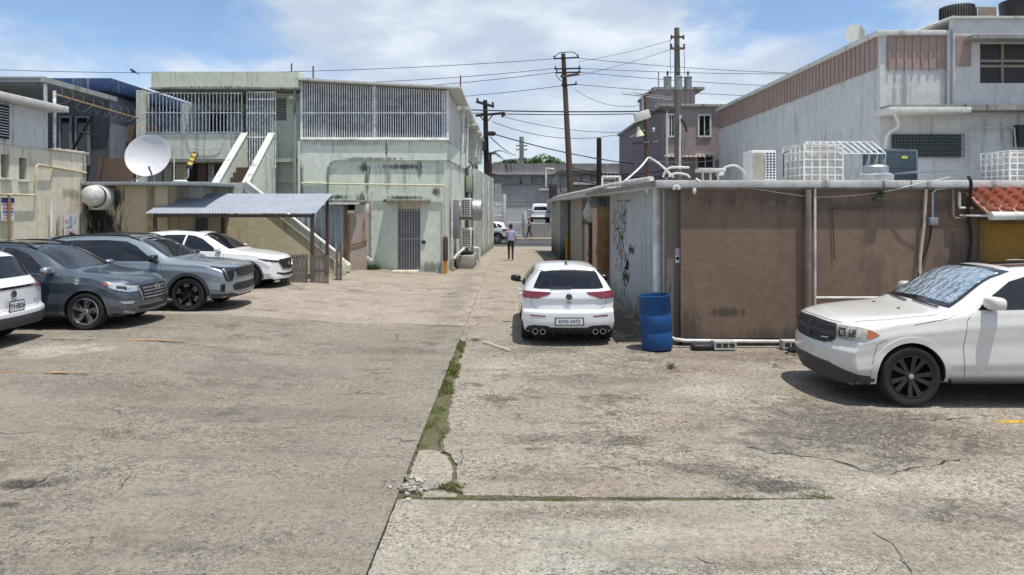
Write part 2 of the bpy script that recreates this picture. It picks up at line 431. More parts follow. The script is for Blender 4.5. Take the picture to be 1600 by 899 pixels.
def patch(bvh, out, view, off=.005, res=.06, skirt=.02):
    """a panel that follows the body: its outline is set out in side, front, rear or top view and laid on the shell"""
    ring = []
    for i in range(len(out)):
        a, b = out[i], out[(i + 1) % len(out)]
        k = max(1, int(math.hypot(b[0] - a[0], b[1] - a[1]) / res + .5))
        ring += [(a[0] + (b[0] - a[0]) * t / k, a[1] + (b[1] - a[1]) * t / k) for t in range(k)]
    n = len(ring); pts = list(ring)
    x0, x1 = min(p[0] for p in ring), max(p[0] for p in ring); y0, y1 = min(p[1] for p in ring), max(p[1] for p in ring)
    i = 0; y = y0 + res * .5
    while y < y1:
        x = x0 + res * (.5 if i % 2 else 0)
        while x < x1:
            if inpoly((x, y), ring) and min(segd((x, y), ring[j], ring[(j + 1) % n]) for j in range(n)) > res * .45: pts.append((x, y))
            x += res
        y += res * .87; i += 1
    r = delaunay_2d_cdt([Vector(p) for p in pts], [(j, (j + 1) % n) for j in range(n)], [], 1, 1e-6)
    v2, es, fs = r[0], r[1], r[2]
    mb = MB(); nors = []
    for p in v2:
        loc, nor = project(bvh, p[0], p[1], view)
        mb.v.append(tuple(loc + nor * off)); nors.append((loc, nor))
    mb.f = [list(f) for f in fs]
    cnt = {}
    for f in fs:
        for j in range(len(f)):
            e = tuple(sorted((f[j], f[(j + 1) % len(f)]))); cnt[e] = cnt.get(e, 0) + 1
    mp = {}
    for e, c in cnt.items():
        if c == 1:
            for q in e:
                if q not in mp:
                    loc, nor = nors[q]; mb.v.append(tuple(loc - nor * skirt)); mp[q] = len(mb.v) - 1
            mb.f.append([e[0], e[1], mp[e[1]], mp[e[0]]])
    return mb
def ribbon(bvh, line, view, w=.0055, off=.003, res=.05):
    pts = []
    for i in range(len(line) - 1):
        a, b = line[i], line[i + 1]; k = max(1, int(math.hypot(b[0] - a[0], b[1] - a[1]) / res))
        pts += [(a[0] + (b[0] - a[0]) * t / k, a[1] + (b[1] - a[1]) * t / k) for t in range(k)]
    pts.append(line[-1]); mb = MB()
    q = [project(bvh, p[0], p[1], view) for p in pts]
    for i in range(len(q)):
        d = (q[min(i + 1, len(q) - 1)][0] - q[max(i - 1, 0)][0]).normalized(); sd = d.cross(q[i][1]).normalized()
        c = q[i][0] + q[i][1] * off
        mb.v += [tuple(c + sd * w / 2), tuple(c - sd * w / 2)]
    mb.f = [[2 * i, 2 * i + 1, 2 * i + 3, 2 * i + 2] for i in range(len(q) - 1)]
    return mb
def arc(cx, cz, r, a0, a1, n=18):
    return [(cx + r * math.cos(R(a0 + (a1 - a0) * i / n)), cz + r * math.sin(R(a0 + (a1 - a0) * i / n))) for i in range(n + 1)]
def make_wheel(root, Rt, wdt, style, rimmat, rr=.72):
    """outer face towards +y, hub at the origin"""
    h = MB().lathe([(Rt * rr * .97, -wdt * .35), (Rt * rr * .97, -wdt * .05), (Rt * .46, -wdt * .04), (Rt * .45, wdt * .06), (0, wdt * .06)], ax='y', n=32)
    wheel = h.build('wheel', M['well'], root)
    t = MB(); k = wdt / 2
    t.lathe([(Rt * rr, -k * .9), (Rt * .93, -k), (Rt * .985, -k * .8), (Rt, -k * .4), (Rt, k * .4), (Rt * .985, k * .8), (Rt * .93, k), (Rt * (rr + .1), k * 1.02), (Rt * rr, k * .86)], ax='y', n=48, cap=False)
    t.build('tyre', M['tyre'], wheel)
    r = MB(); ro = Rt * rr
    r.lathe([(ro * 1.005, k * .55), (ro * 1.01, k * .93), (ro * .965, k * .96), (ro * .93, k * .55), (ro * .93, -k * .3)], ax='y', n=48, cap=False)
    r.lathe([(ro * .2, k * .2), (ro * .2, k * .74), (ro * .14, k * .8), (0, k * .8)], ax='y', n=20)
    def spoke(a, w0, w1, z0=.72, z1=.9, sweep=0.0):
        ca, sa = math.cos(a), math.sin(a); c2, s2 = math.cos(a + sweep), math.sin(a + sweep)
        p = []
        for (rad, ww, zz, c, s_) in ((ro * .12, w0, z0, ca, sa), (ro * .97, w1, z1, c2, s2)):
            for sg in (-1, 1):
                for dz in (0, -.3):
                    p.append((rad * c - sg * ww * s_, k * (zz + dz), rad * s_ + sg * ww * c))
        r.add(p, [(0, 2, 6, 4), (1, 5, 7, 3), (0, 4, 5, 1), (2, 3, 7, 6), (0, 1, 3, 2), (4, 6, 7, 5)])
    if style == 'ten':
        for i in range(5):
            for s_ in (-1, 1): spoke(2 * math.pi * i / 5 + s_ * .2 + .3, .018, .034, sweep=s_ * .05)
    elif style == 'blade':
        for i in range(5): spoke(2 * math.pi * i / 5 + .2, .028, .075, sweep=.32)
    elif style == 'block':
        for i in range(6):
            spoke(2 * math.pi * i / 6 + .1, .02, .05, sweep=.18); 
    else:
        for i in range(10): spoke(2 * math.pi * i / 10, .016, .022)
    rim = r.build('rim', rimmat, wheel)
    if style == 'block':
        b = MB()
        for i in range(6):
            a = 2 * math.pi * i / 6 + .1 + .17
            for sg in (0, 1):
                a2 = a + sg * .28
                b.obox((ro * .78 * math.cos(a2), k * .97, ro * .78 * math.sin(a2)), (ro * .26, .012, .05), Matrix.Rotation(-a2 + .35, 3, 'Y'))
        b.build('rim_insert', M['alloy'], wheel)
    if style == 'blade':
        b = MB()
        for i in range(5):
            a = 2 * math.pi * i / 5 + .2 + .5
            b.obox((ro * .70 * math.cos(a), k * .86, ro * .70 * math.sin(a)), (ro * .44, .01, .03), Matrix.Rotation(-a - .3, 3, 'Y'))
        b.build('rim_insert', M['gunmetal'], wheel)
    return wheel
def make_car(name, label, cat, sp, loc, rz, group=None):
    root = thing(name, label, cat, (0, 0, 0), group)
    mb, xf = body_mesh(sp)
    XF[0] = xf - .9; XF[1] = xf - sp['L'] + .9
    bvh = BVHTree.FromPolygons([Vector(v) for v in mb.v], mb.f)
    Rt, wb = sp['R'], sp['wb']; tw = sp.get('tw', .235)
    body = mb.build('body', [sp['paint'], M['well']], root, smooth=50)
    cut = MB(); hw = max(p[1] for p in sp['wid']); rc = Rt * 1.13
    for wx in (wb / 2, -wb / 2):
        for s_ in (1, -1): cut.lathe([(rc, s_ * (hw - .40)), (rc, s_ * (hw + .3))], c=(wx, 0, Rt * 1.0), ax='y', n=40)
    co_ = cut.build('cutter', M['well'])
    co_.location = (0, 0, 0)
    for v in co_.data.vertices: v.co = v.co + WL[co_]
    md = body.modifiers.new('arches', 'BOOLEAN'); md.operation = 'DIFFERENCE'; md.object = co_; md.solver = 'EXACT'
    dg = bpy.context.evaluated_depsgraph_get()
    me = bpy.data.meshes.new_from_object(body.evaluated_get(dg))
    old = body.data; body.modifiers.clear(); body.data = me; bpy.data.meshes.remove(old); bpy.data.objects.remove(co_)
    me.name = 'body'; me.materials.clear(); me.materials.append(sp['paint']); me.materials.append(M['well'])
    for p in me.polygons:
        c = p.center
        inside = any(math.hypot(c.x - wx, c.z - Rt) < rc * 1.004 for wx in (wb / 2, -wb / 2)) and abs(c.y) < hw - .002 and (abs(p.normal.y) < .35 or abs(c.y) < hw - .3)
        p.material_index = 1 if (inside and math.hypot(c.x - (wb / 2 if c.x > 0 else -wb / 2), c.z - Rt) < rc * 1.004 and me.polygons[p.index].normal.z <= 1) or c.z < .30 and p.normal.z < -.8 else 0
    me.shade_smooth(); me.set_sharp_from_angle(angle=R(50))
    # wheels
    w0 = make_wheel(root, Rt, tw, sp['rim'], sp['rimmat'], sp.get('rr', .74))
    ys = hw - tw / 2 - .02
    for i, (wx, sg) in enumerate(((wb / 2, -1), (-wb / 2, -1), (wb / 2, 1), (-wb / 2, 1))):
        w = w0 if i == 0 else copy_tree(w0, root)
        w.location = (wx, sg * ys, Rt); w.rotation_euler = (0, R(23 * i), 0 if sg > 0 else math.pi)
    S = lambda pts: [(xf - s, z) for s, z in pts]
    def put(nm, mat, view, pts, off=.005, lab=None, res=.06):
        vs = {'S': ('L', 'R'), 'F2': ('F', 'F-'), 'B2': ('B', 'B-'), 'C2': ('C', 'C-'), 'D2': ('D', 'D-')}.get(view, (view,))
        outp = []
        for v in vs:
            q = pts
            if v in 'LRT': q = [(xf - a, b) for a, b in pts]
            if v.endswith('-'): q = [(-a, b) for a, b in pts][::-1]
            outp.append(patch(bvh, q, v[0], off, res).build(nm, mat, root, smooth=60, label=lab))
        return outp
    for it in sp['panels']: put(*it)
    for view, line in sp.get('seams', ()):
        for v in {'S': ('L', 'R'), 'B2': ('B', 'B-'), 'F2': ('F', 'F-')}.get(view, (view,)):
            q = line
            if v in 'LRT': q = [(xf - a, b) for a, b in line]
            if v.endswith('-'): q = [(-a, b) for a, b in line]
            ribbon(bvh, q, v[0]).build('panel_gap', M['seam'], root, smooth=0)
    # wheel-arch trim
    if sp.get('arch'):
        mat, r1 = sp['arch']
        for wx in (wb / 2, -wb / 2):
            for v in 'LR':
                zc = Rt; a0 = math.degrees(math.asin(max(-.9, (sp['sill'] - zc) / rc)))
                o = arc(wx, zc, rc + r1, a0, 180 - a0, 22); i_ = arc(wx, zc, rc + .002, 180 - a0, a0, 22)
                patch(bvh, o + i_, v, .012, .08, .03).build('wheel_arch', mat, root, smooth=60)
    # door mirrors
    if 'mirror' in sp:
        s, z, dy, (rx, ry, rz_), mm = sp['mirror']
        for sg in (1, -1):
            y = project(bvh, xf - s, z - .08, 'L')[0].y
            m = MB().blob((xf - s, sg * (y + dy), z), (rx, ry, rz_), 3.2).build('door_mirror', mm, root, smooth=60)
            MB().blob((xf - s - rx * .12, sg * (y + dy * .98), z), (rx * .95, ry * .86, rz_ * .8), 3.2).build('mirror_glass', M['glass'], m, smooth=60)
            MB().bar((xf - s + .02, sg * (y - .03), z - rz_ * .95), (xf - s, sg * (y + dy), z - rz_ * .85), .07, .04).build('mirror_arm', M['dark'], m, bevel=.01)
    for s, z in sp.get('handles', ()):
        for v, sg in (('L', 1), ('R', -1)):
            y = project(bvh, xf - s, z, 'L')[0].y
            MB().blob((xf - s, sg * (y + .018), z), (.105, .02, .018), 3).build('door_handle', sp.get('handlemat', sp['paint']), root, smooth=60)
    if 'rails' in sp:
        s0, s1, dy, mt = sp['rails']
        for sg in (1, -1):
            pts = []
            for i in range(9):
                x = xf - (s0 + (s1 - s0) * i / 8); l = project(bvh, x, sg * dy, 'T')[0]
                pts.append((x, sg * dy, l.z + (.045 if 0 < i < 8 else .0)))
            MB().tube(pts, .018, 8).build('roof_rail', mt, root)
    if 'fin' in sp:
        x = xf - sp['fin']; z = project(bvh, x, 0, 'T')[0].z
        MB().prism([(x + .1, z - .005), (x - .06, z - .005), (x - .08, z + .06), (x - .04, z + .065)], 'y', -.02, .02).build('antenna_fin', M['black'], root, bevel=.008)
    if 'plate' in sp:
        view, zc, tx, w, h, mt = sp['plate']
        sg = 1 if view == 'F' else -1
        p = max((project(bvh, yy, zc + q, view)[0] for q in (-h / 2, 0, h / 2) for yy in (0, w / 2)), key=lambda v: v.x * sg)
        fr = MB().box(p.x - .01, p.x + sg * .012, -w / 2 - .02, w / 2 + .02, zc - h / 2 - .018, zc + h / 2 + .018).build('licence_plate', M['dark'], root, bevel=.004)
        MB().box(p.x + sg * .0125, p.x + sg * .0155, -w / 2, w / 2, zc - h / 2, zc + h / 2).build('plate_face', mt, fr)
        Mx = Matrix(((0, 0, sg, p.x + sg * .018), (sg, 0, 0, 0), (0, 1, 0, zc), (0, 0, 0, 1)))
        if tx: text_mb(tx, h * .82, Mx).build('plate_number', M['ink'], fr, smooth=0)
    if 'extra' in sp: sp['extra'](root, bvh, xf, body)
    root.location = loc; root.rotation_euler = (0, 0, rz)
    return root
def mirror_y(pts): return pts + [(-a, b) for a, b in reversed(pts)]
# ---- white seven-seat SUV with black wheels (right foreground)
PW = paint('white_paint', (.63, .615, .575), dust=.12)
PW2 = paint('bright_white_paint', (.74, .75, .76), dust=.04)
PG = paint('slate_paint', (.046, .066, .090), metal=.25, rough=.34, dust=.10)
PS = paint('silver_blue_paint', (.22, .26, .295), metal=.25, rough=.34, dust=.08)
def foil():
    m, nt, b = new_mat('silver_sunshade')
    p = obc(nt)
    w = N(nt, 'ShaderNodeTexVoronoi', {'Vector': MAP(nt, p, (1.0, 2.0, 1.4)), 'Scale': 5.5}, feature='F1').outputs[0]
    f = NOI(nt, MAP(nt, p, (.8, .7, 3.2)), 6.5, 3, .6, 1.2)
    nt.links.new(MIX(nt, SM(nt, f, .35, .65), (.46, .60, .63), (.86, .92, .93)), b.inputs['Base Color'])  # teal-to-white bands put the foil's reflections into its colour
    b.inputs['Metallic'].default_value = .85; b.inputs['Roughness'].default_value = .24
    nt.links.new(N(nt, 'ShaderNodeBump', {'Height': MA(nt, 'ADD', w, f), 'Strength': .55, 'Distance': .05}).outputs[0], b.inputs['Normal'])
    b.inputs['Coat Weight'].default_value = 1; return m
M['foil'] = foil()
M['old_lens'] = plain('hazed_lamp', (.30, .30, .24), .16, coat=1, var=.4, scale=9)
def dur_extra(root, bvh, xf, body):
    g = [o for o in root.children if o.name.startswith('grille')][0]
    bars = MB()                                                   # cross bar of the grille
    bars.merge(patch(bvh, [(-.045, .745), (.045, .745), (.045, 1.0), (-.045, 1.0)], 'F', .03, .06, .02))
    bars.merge(patch(bvh, [(-.60, .845), (.60, .845), (.60, .90), (-.60, .90)], 'F', .03, .06, .02))
    bars.build('grille_cross', M['clad'], g, smooth=60)
    mesh = MB()
    for i in range(7):
        z = .765 + .035 * i
        mesh.merge(ribbon(bvh, [(-.56, z), (.56, z)], 'F', .012, .016))
    mesh.build('grille_mesh', M['clad'], g, smooth=0)
    bd = patch(bvh, [(.36, .792), (.50, .805), (.50, .82), (.36, .807)], 'F', .034, .05).build('grille_badge', M['chrome'], g, smooth=60)
    for w_ in [o for o in root.children if o.name.startswith('wheel') and not o.name.startswith('wheel_arch')]:
        MB().lathe([(.033, .0), (.033, .012), (.02, .018), (0, .018)], c=(0, .108, 0), ax='y', n=18).build('hub_cap', M['alloy'], w_)
    for sg in (1, -1):                                            # washer nozzles
        for x in (1.12,):
            z = project(bvh, xf - x, sg * .32, 'T')[0].z
            MB().blob((xf - x, sg * .32, z + .004), (.022, .018, .012)).build('washer_nozzle', M['dark'], root, smooth=60)
    wp = MB()
    for y0, y1 in ((.62, .02), (-.05, -.6)):
        wp.tube([project(bvh, y0 + (y1 - y0) * t / 6, 1.235 + .02 * t / 6, 'F')[0] + Vector((.025, 0, .012)) for t in range(7)], .011, 6)
    wp.build('wiper', M['dark'], root)
    for sg in (1, -1): MB().tube([(xf - 1.42, sg * .955, .335), (xf - 3.6, sg * .955, .335)], .035, 8).build('side_step', M['dark'], root)
DUR = dict(L=5.07, wb=3.04, oh=.94, R=.388, tw=.265, rim='ten', rimmat=M['gunmetal'], rr=.70, paint=PW, kf=.30, kr=.14, sill=.30, crease=.016, tuck=.055,
    zt=[(0, .985), (.08, 1.045), (.4, 1.115), (.9, 1.165), (1.35, 1.205), (1.5, 1.25), (2.25, 1.70), (2.6, 1.77), (3.3, 1.80), (4.3, 1.77), (4.75, 1.70), (4.86, 1.62), (5.07, 1.05)],
    belt=[(0, .90), (.4, 1.0), (1.4, 1.13), (2.0, 1.20), (4.2, 1.27), (4.8, 1.2), (5.07, .97)],
    wid=[(0, .915), (.5, .955), (2.5, .9625), (4.5, .955), (5.07, .91)],
    wr=[(0, .70), (1.35, .80), (1.6, .775), (2.3, .645), (3.5, .62), (4.8, .60), (5.07, .62)],
    drop=[(0, .035), (1.3, .04), (1.6, .04), (2.4, .075), (4.8, .075), (5.07, .03)],
    zb=[(0, .24), (.5, .26), (1.2, .28), (4, .28), (5.07, .36)],
    pf=[(.2, .11), (.36, .05), (.50, .0), (.68, .0), (.74, .035), (1.02, .075)], pr=[(.3, .1), (.5, 0), (.75, 0), (1.0, .06)],
    arch=(PW, .075), mirror=(1.98, 1.335, .10, (.10, .135, .085), PW), handles=((2.85, 1.08), (3.9, 1.10)), fin=4.1,
    seams=(('S', [(1.62, .36), (1.60, .75), (1.66, 1.10), (1.75, 1.2)]), ('S', [(2.98, .34), (3.0, 1.2)]), ('S', [(1.66, .34), (2.98, .33)]), ('S', [(.98, 1.05), (1.4, 1.125), (1.62, 1.19)]),
           ('F', [(-.60, 1.03), (0, 1.04), (.60, 1.03)]), ('T', [(.33, .70), (.7, .79), (1.35, .80)]), ('T', [(.33, -.70), (.7, -.79), (1.35, -.80)]), ('S', [(.62, .86), (.5, .8), (.44, .55)])),
    panels=[('windscreen', M['glass'], 'F', mirror_y([(.0, 1.262), (.42, 1.257), (.74, 1.245), (.725, 1.28), (.62, 1.66), (.58, 1.705), (.3, 1.735), (.0, 1.74)]), .010, None, .04),
        ('windscreen_sunshade', M['foil'], 'F', mirror_y([(.0, 1.305), (.66, 1.285), (.58, 1.675), (.3, 1.71), (0, 1.715)]), .0125, None, .04),
        ('front_door_window', M['glass'], 'S', [(1.83, 1.235), (2.0, 1.37), (2.36, 1.585), (2.6, 1.65), (2.97, 1.675), (3.0, 1.255)], .005),
        ('rear_door_window', M['glass'], 'S', [(3.08, 1.255), (3.06, 1.675), (3.6, 1.68), (3.95, 1.66), (4.0, 1.275)], .005),
        ('quarter_window', M['glass'], 'S', [(4.08, 1.28), (4.04, 1.65), (4.55, 1.57), (4.7, 1.33)], .005),
        ('rear_window', M['glass'], 'B', mirror_y([(0, 1.2), (.62, 1.2), (.56, 1.55), (0, 1.57)]), .005),
        ('sunroof', M['glass'], 'T', [(2.55, -.42), (2.55, .42), (3.35, .42), (3.35, -.42)], .004),
        ('headlight', M['old_lens'], 'C2', [(uF(.61), 1.0), (uF(.63), .835), (.78, .825), (.95, .84), (.96, .985), (.85, .998)], .010, None, .035),
        ('turn_signal', M['amber'], 'C2', [(.955, .98), (.94, .855), (1.0, .875), (1.075, .92), (1.0, .968)], .012, None, .035),
        ('headlight_bowl', M['lens_dark'], 'C2', [(.625, .97), (.635, .86), (.72, .86), (.72, .97)], .0125, None, .035),
        ('headlight_reflector', M['chrome'], 'C2', [(.65, .945), (.655, .885), (.70, .885), (.70, .945)], .015, None, .035),
        ('headlight_bowl', M['clad'], 'C2', [(.76, .96), (.76, .87), (.84, .875), (.84, .96)], .0125, None, .035),
        ('grille', M['dark'], 'F', mirror_y([(0, .725), (.42, .735), (.585, .80), (.59, .97), (.55, 1.005), (0, 1.02)]), .012),
        ('lower_bumper', M['clad'], 'C', mirror_y([(0, .25), (.6, .25), (.85, .27), (1.02, .29), (1.02, .385), (.9, .40), (.72, .435), (.5, .50), (0, .51)]), .012, None, .04),
        ('bumper_intake', M['dark'], 'F', mirror_y([(0, .36), (.45, .36), (.45, .46), (0, .46)]), .016),
        ('tail_light', M['red_lens'], 'B2', [(.55, .98), (.85, .98), (.85, 1.14), (.55, 1.14)], .008)],
    extra=dur_extra)
# ---- white hatchback seen from behind
def vw_badge(root, bvh, z, r, view='B', y=0.0, big=True):
    sg = -1 if view == 'B' else 1
    p = project(bvh, y, z, view)[0]
    b = MB().lathe([(r, 0), (r, .012), (0, .014)], c=(p.x + sg * .002, y, z), ax='x', n=24, M=Matrix.Scale(sg, 3, Vector((1, 0, 0)))).build('badge', M['black'], root)
    q = MB(); x0 = p.x + sg * .018
    q.lathe([(r * .98, -.002), (r, .003), (r * .86, .003), (r * .86, -.002)], c=(x0, y, z), ax='x', n=28)
    def st(a, b2): q.bar((x0, y + a[0] * r, z + a[1] * r), (x0, y + b2[0] * r, z + b2[1] * r), r * .13, .005)
    st((-.34, .74), (0, .12)); st((0, .12), (.34, .74))
    st((-.72, .42), (-.34, -.62)); st((-.34, -.62), (0, .02)); st((0, .02), (.34, -.62)); st((.34, -.62), (.72, .42))
    q.build('emblem', M['chrome'], b)
def golf_extra(root, bvh, xf, body):
    vw_badge(root, bvh, .905, .062)
    p = project(bvh, 0, .80, 'B')[0]
    MB().blob((p.x - .004, 0, .80), (.006, .05, .024)).build('model_emblem', M['steel'], root, smooth=60)
    sp = patch(bvh, [(xf - 3.66, -.53), (xf - 3.66, .53), (xf - 3.90, .55), (xf - 3.96, .45), (xf - 3.975, 0), (xf - 3.96, -.45), (xf - 3.90, -.55)], 'T', .02, .06, .03)
    s_ = sp.build('roof_spoiler', PW2, root, smooth=50)
    MB().box(xf - 3.995, xf - 3.985, -.16, .16, 1.398, 1.406).build('brake_light', M['red_lens'], s_)
    wp = MB().tube([project(bvh, .0 + t * .05, 1.075 + .004 * (t % 2), 'B')[0] + Vector((-.03, 0, 0)) for t in range(-1, 8)], .012, 6)
    wp.build('wiper', M['dark'], root)
    for y in (.49, .63, -.49, -.63):
        x = project(bvh, y, .27, 'B')[0].x
        e = MB().lathe([(.051, -.04), (.051, .07), (.042, .07), (.042, -.04)], c=(x, y, .265), ax='x', n=24, M=Matrix.Scale(-1, 3, Vector((1, 0, 0)))).build('exhaust_pipe', M['chrome'], root)
        MB().lathe([(.041, .0), (0, .0)], c=(x - .012, y, .265), ax='x', n=24).build('exhaust_bore', M['well'], e)
    for i in range(4):
        y = -.30 + .2 * i; x = project(bvh, y, .25, 'B')[0].x
        MB().box(x - .05, x + .02, y - .008, y + .008, .20, .33).build('diffuser_fin', M['dark'], root)
GOLF = dict(L=4.29, wb=2.63, oh=.86, R=.325, tw=.235, rim='ten', rimmat=M['gunmetal'], rr=.74, paint=PW2, kf=.30, kr=.20, sill=.24, crease=.018, tuck=.05,
    zt=[(0, .70), (.08, .77), (.5, .90), (1.05, 1.0), (1.2, 1.03), (2.0, 1.375), (2.45, 1.45), (3.0, 1.458), (3.6, 1.440), (3.92, 1.418), (3.97, 1.402), (4.01, 1.36), (4.22, 1.06), (4.29, .985)],
    belt=[(0, .62), (.5, .82), (1.2, .93), (3.6, 1.01), (4.1, .985), (4.29, .93)],
    wid=[(0, .83), (.5, .885), (2.2, .895), (3.7, .89), (4.29, .865)],
    wr=[(0, .62), (1.1, .72), (1.3, .72), (2.1, .565), (3.0, .56), (3.85, .545), (4.15, .63), (4.29, .70)],
    drop=[(0, .03), (1.2, .03), (2.2, .06), (3.8, .06), (4.15, .04), (4.29, .03)],
    zb=[(0, .2), (.5, .2), (1.2, .2), (3.4, .2), (3.9, .21), (4.29, .215)],
    pf=[(.2, .06), (.4, .0), (.7, .06)], pr=[(.2, .16), (.30, .06), (.36, .015), (.46, .0), (.60, .0), (.645, .015), (.665, .085), (.80, .095), (.86, .075), (.98, .10)],
    arch=None, mirror=(1.62, 1.0, .12, (.07, .115, .075), M['black']), handles=((2.35, .83), (3.2, .85)), fin=3.4,
    plate=('B', .46, 'KMX-0473', .50, .11, M['plate']),
    seams=(('S', [(1.35, .26), (1.3, .6), (1.42, .93)]), ('S', [(2.45, .25), (2.48, .98)]), ('S', [(3.2, .6), (3.5, .97)]), ('B', [(-.70, .97), (-.69, .74), (-.60, .675), (0, .668), (.60, .675), (.69, .74), (.70, .97)]),),
    panels=[('windscreen', M['glass'], 'F', mirror_y([(0, 1.05), (.68, 1.03), (.55, 1.36), (0, 1.40)]), .005),
        ('front_door_window', M['glass'], 'S', [(1.42, .985), (2.05, 1.31), (2.4, 1.365), (2.48, 1.02)], .005),
        ('rear_door_window', M['glass'], 'S', [(2.53, 1.02), (2.47, 1.365), (3.1, 1.355), (3.35, 1.32), (3.45, 1.04)], .005),
        ('rear_window', M['glass'], 'B', mirror_y([(0, 1.048), (.56, 1.048), (.655, 1.062), (.64, 1.10), (.535, 1.335), (.46, 1.372), (0, 1.385)]), .008, None, .04),
        ('tail_light', M['red_lens'], 'D2', [(uF(.36), .985), (uF(.40), .945), (uF(.56), .90), (uF(.64), .868), (.80, .875), (.97, .905), (1.0, .99), (.85, 1.0)], .012, None, .03),
        ('reflector', M['red_lens'], 'B2', [(.44, .545), (.72, .555), (.72, .575), (.44, .565)], .006),
        ('lower_bumper', M['dark'], 'B', mirror_y([(0, .225), (.5, .225), (.78, .23), (.80, .30), (.76, .36), (.66, .385), (.42, .38), (.33, .345), (0, .34)]), .014, None, .04)],
    extra=golf_extra)
# ---- slate crossover, front three-quarter
def tuc_extra(root, bvh, xf, body):
    g = [o for o in root.children if o.name.startswith('grille')][0]
    b = MB()
    for z in (.545, .605, .665, .725): b.merge(patch(bvh, [(-.42, z), (.42, z), (.42, z + .028), (-.42, z + .028)], 'F', .024, .07, .02))
    b.build('grille_bar', M['alloy'], g, smooth=60)
    p = project(bvh, 0, .735, 'F')[0]; q = MB()
    ring = [(p.x + .035, .085 * math.cos(2 * math.pi * i / 24), .735 + .048 * math.sin(2 * math.pi * i / 24)) for i in range(25)]
    q.tube(ring, .008, 6, cap=False)
    for y0, y1 in ((.045, .025), (-.025, -.045)): q.bar((p.x + .035, y0 * -1, .70), (p.x + .035, -y1, .77), .014, .01)
    q.bar((p.x + .035, -.035, .728), (p.x + .035, .035, .742), .014, .01)
    q.build('emblem', M['chrome'], g)
    for sg in (1, -1):
        fr = patch(bvh, [(sg * .44, .515), (sg * .47, .515), (sg * .54, .78), (sg * .50, .79)], 'F', .02, .06, .02).build('grille_surround', M['alloy'], root, smooth=60)
    sk = patch(bvh, mirror_y([(0, .24), (.5, .25), (.78, .33), (.78, .355), (.5, .295), (0, .285)]), 'F', .02).build('skid_plate', M['alloy'], root, smooth=60)
TUC = dict(L=4.475, wb=2.67, oh=.89, R=.352, tw=.245, rim='blade', rimmat=M['alloy'], rr=.70, paint=PG, kf=.34, kr=.16, sill=.28, crease=.02,
    zt=[(0, .80), (.05, .87), (.3, .97), (.8, 1.055), (1.12, 1.095), (1.25, 1.13), (2.05, 1.56), (2.4, 1.63), (2.9, 1.65), (3.8, 1.60), (4.1, 1.54), (4.4, 1.1), (4.475, .98)],
    belt=[(0, .72), (.4, .90), (1.2, 1.01), (3.4, 1.12), (4.2, 1.08), (4.475, .92)],
    wid=[(0, .87), (.5, .915), (2.2, .925), (4.0, .915), (4.475, .87)],
    wr=[(0, .62), (1.1, .74), (1.3, .73), (2.1, .60), (3.2, .58), (4.1, .56), (4.475, .64)],
    drop=[(0, .03), (1.2, .035), (2.2, .07), (4.1, .07), (4.475, .03)],
    zb=[(0, .26), (.5, .24), (1.2, .24), (3.4, .24), (4.475, .3)],
    pf=[(.2, .12), (.32, .03), (.42, .0), (.55, .0), (.8, .05)], pr=[(.3, .08), (.5, 0), (1, .06)],
    arch=(PG, .07), mirror=(1.55, 1.13, .115, (.075, .125, .07), M['alloy']), handles=((2.5, .93), (3.45, .96)), rails=(2.0, 3.9, .57, M['black']),
    seams=(('S', [(1.42, .3), (1.38, .7), (1.5, 1.02)]), ('S', [(2.6, .3), (2.63, 1.06)]), ('S', [(1.42, .31), (2.6, .3)]), ('T', [(.2, .55), (.5, .74), (1.15, .78)]), ('T', [(.2, -.55), (.5, -.74), (1.15, -.78)]), ('F', [(-.55, .83), (0, .85), (.55, .83)])),
    panels=[('windscreen', M['glass'], 'F', mirror_y([(0, 1.15), (.70, 1.135), (.585, 1.52), (.3, 1.565), (0, 1.575)]), .005),
        ('glass_roof', M['glass'], 'T', [(2.16, -.46), (2.16, .46), (3.75, .45), (3.75, -.45)], .004),
        ('front_door_window', M['glass'], 'S', [(1.62, 1.075), (2.1, 1.42), (2.4, 1.52), (2.58, 1.545), (2.66, 1.105)], .005),
        ('rear_door_window', M['glass'], 'S', [(2.72, 1.105), (2.66, 1.545), (3.2, 1.545), (3.5, 1.50), (3.66, 1.14)], .005),
        ('quarter_window', M['glass'], 'S', [(3.72, 1.15), (3.58, 1.48), (3.9, 1.38), (4.05, 1.2)], .005),
        ('rear_window', M['glass'], 'B', mirror_y([(0, 1.12), (.62, 1.12), (.52, 1.48), (0, 1.5)]), .005),
        ('headlight', M['lens'], 'C2', [(uF(.545), .79), (uF(.55), .705), (.70, .70), (.90, .755), (1.0, .80), (1.0, .865), (.85, .84)], .010, None, .035),
        ('turn_signal', M['amber'], 'C2', [(.98, .862), (.985, .815), (1.04, .838), (1.13, .888), (1.04, .88)], .013, None, .035),
        ('headlight_bowl', M['lens_dark'], 'C2', [(.72, .795), (.72, .735), (.88, .77), (.88, .825)], .012, None, .03),
        ('headlight_reflector', M['chrome'], 'C2', [(.60, .765), (.60, .722), (.70, .722), (.72, .775)], .013, None, .035),
        ('headlight_trim', M['chrome'], 'C2', [(uF(.55), .712), (uF(.55), .70), (.70, .694), (.92, .755), (.92, .768), (.70, .708)], .014, None, .03),
        ('fog_light', M['lens'], 'C2', [(.60, .52), (.62, .47), (.78, .48), (.84, .53)], .008, None, .035),
        ('grille', M['dark'], 'F', mirror_y([(0, .51), (.42, .515), (.50, .78), (.46, .80), (0, .81)]), .010),
        ('lower_intake', M['dark'], 'F', mirror_y([(0, .33), (.48, .345), (.56, .41), (0, .415)]), .008),
        ('sill_trim', M['clad'], 'S', [(1.42, .24), (3.0, .24), (3.0, .33), (1.42, .33)], .012)],
    extra=tuc_extra)
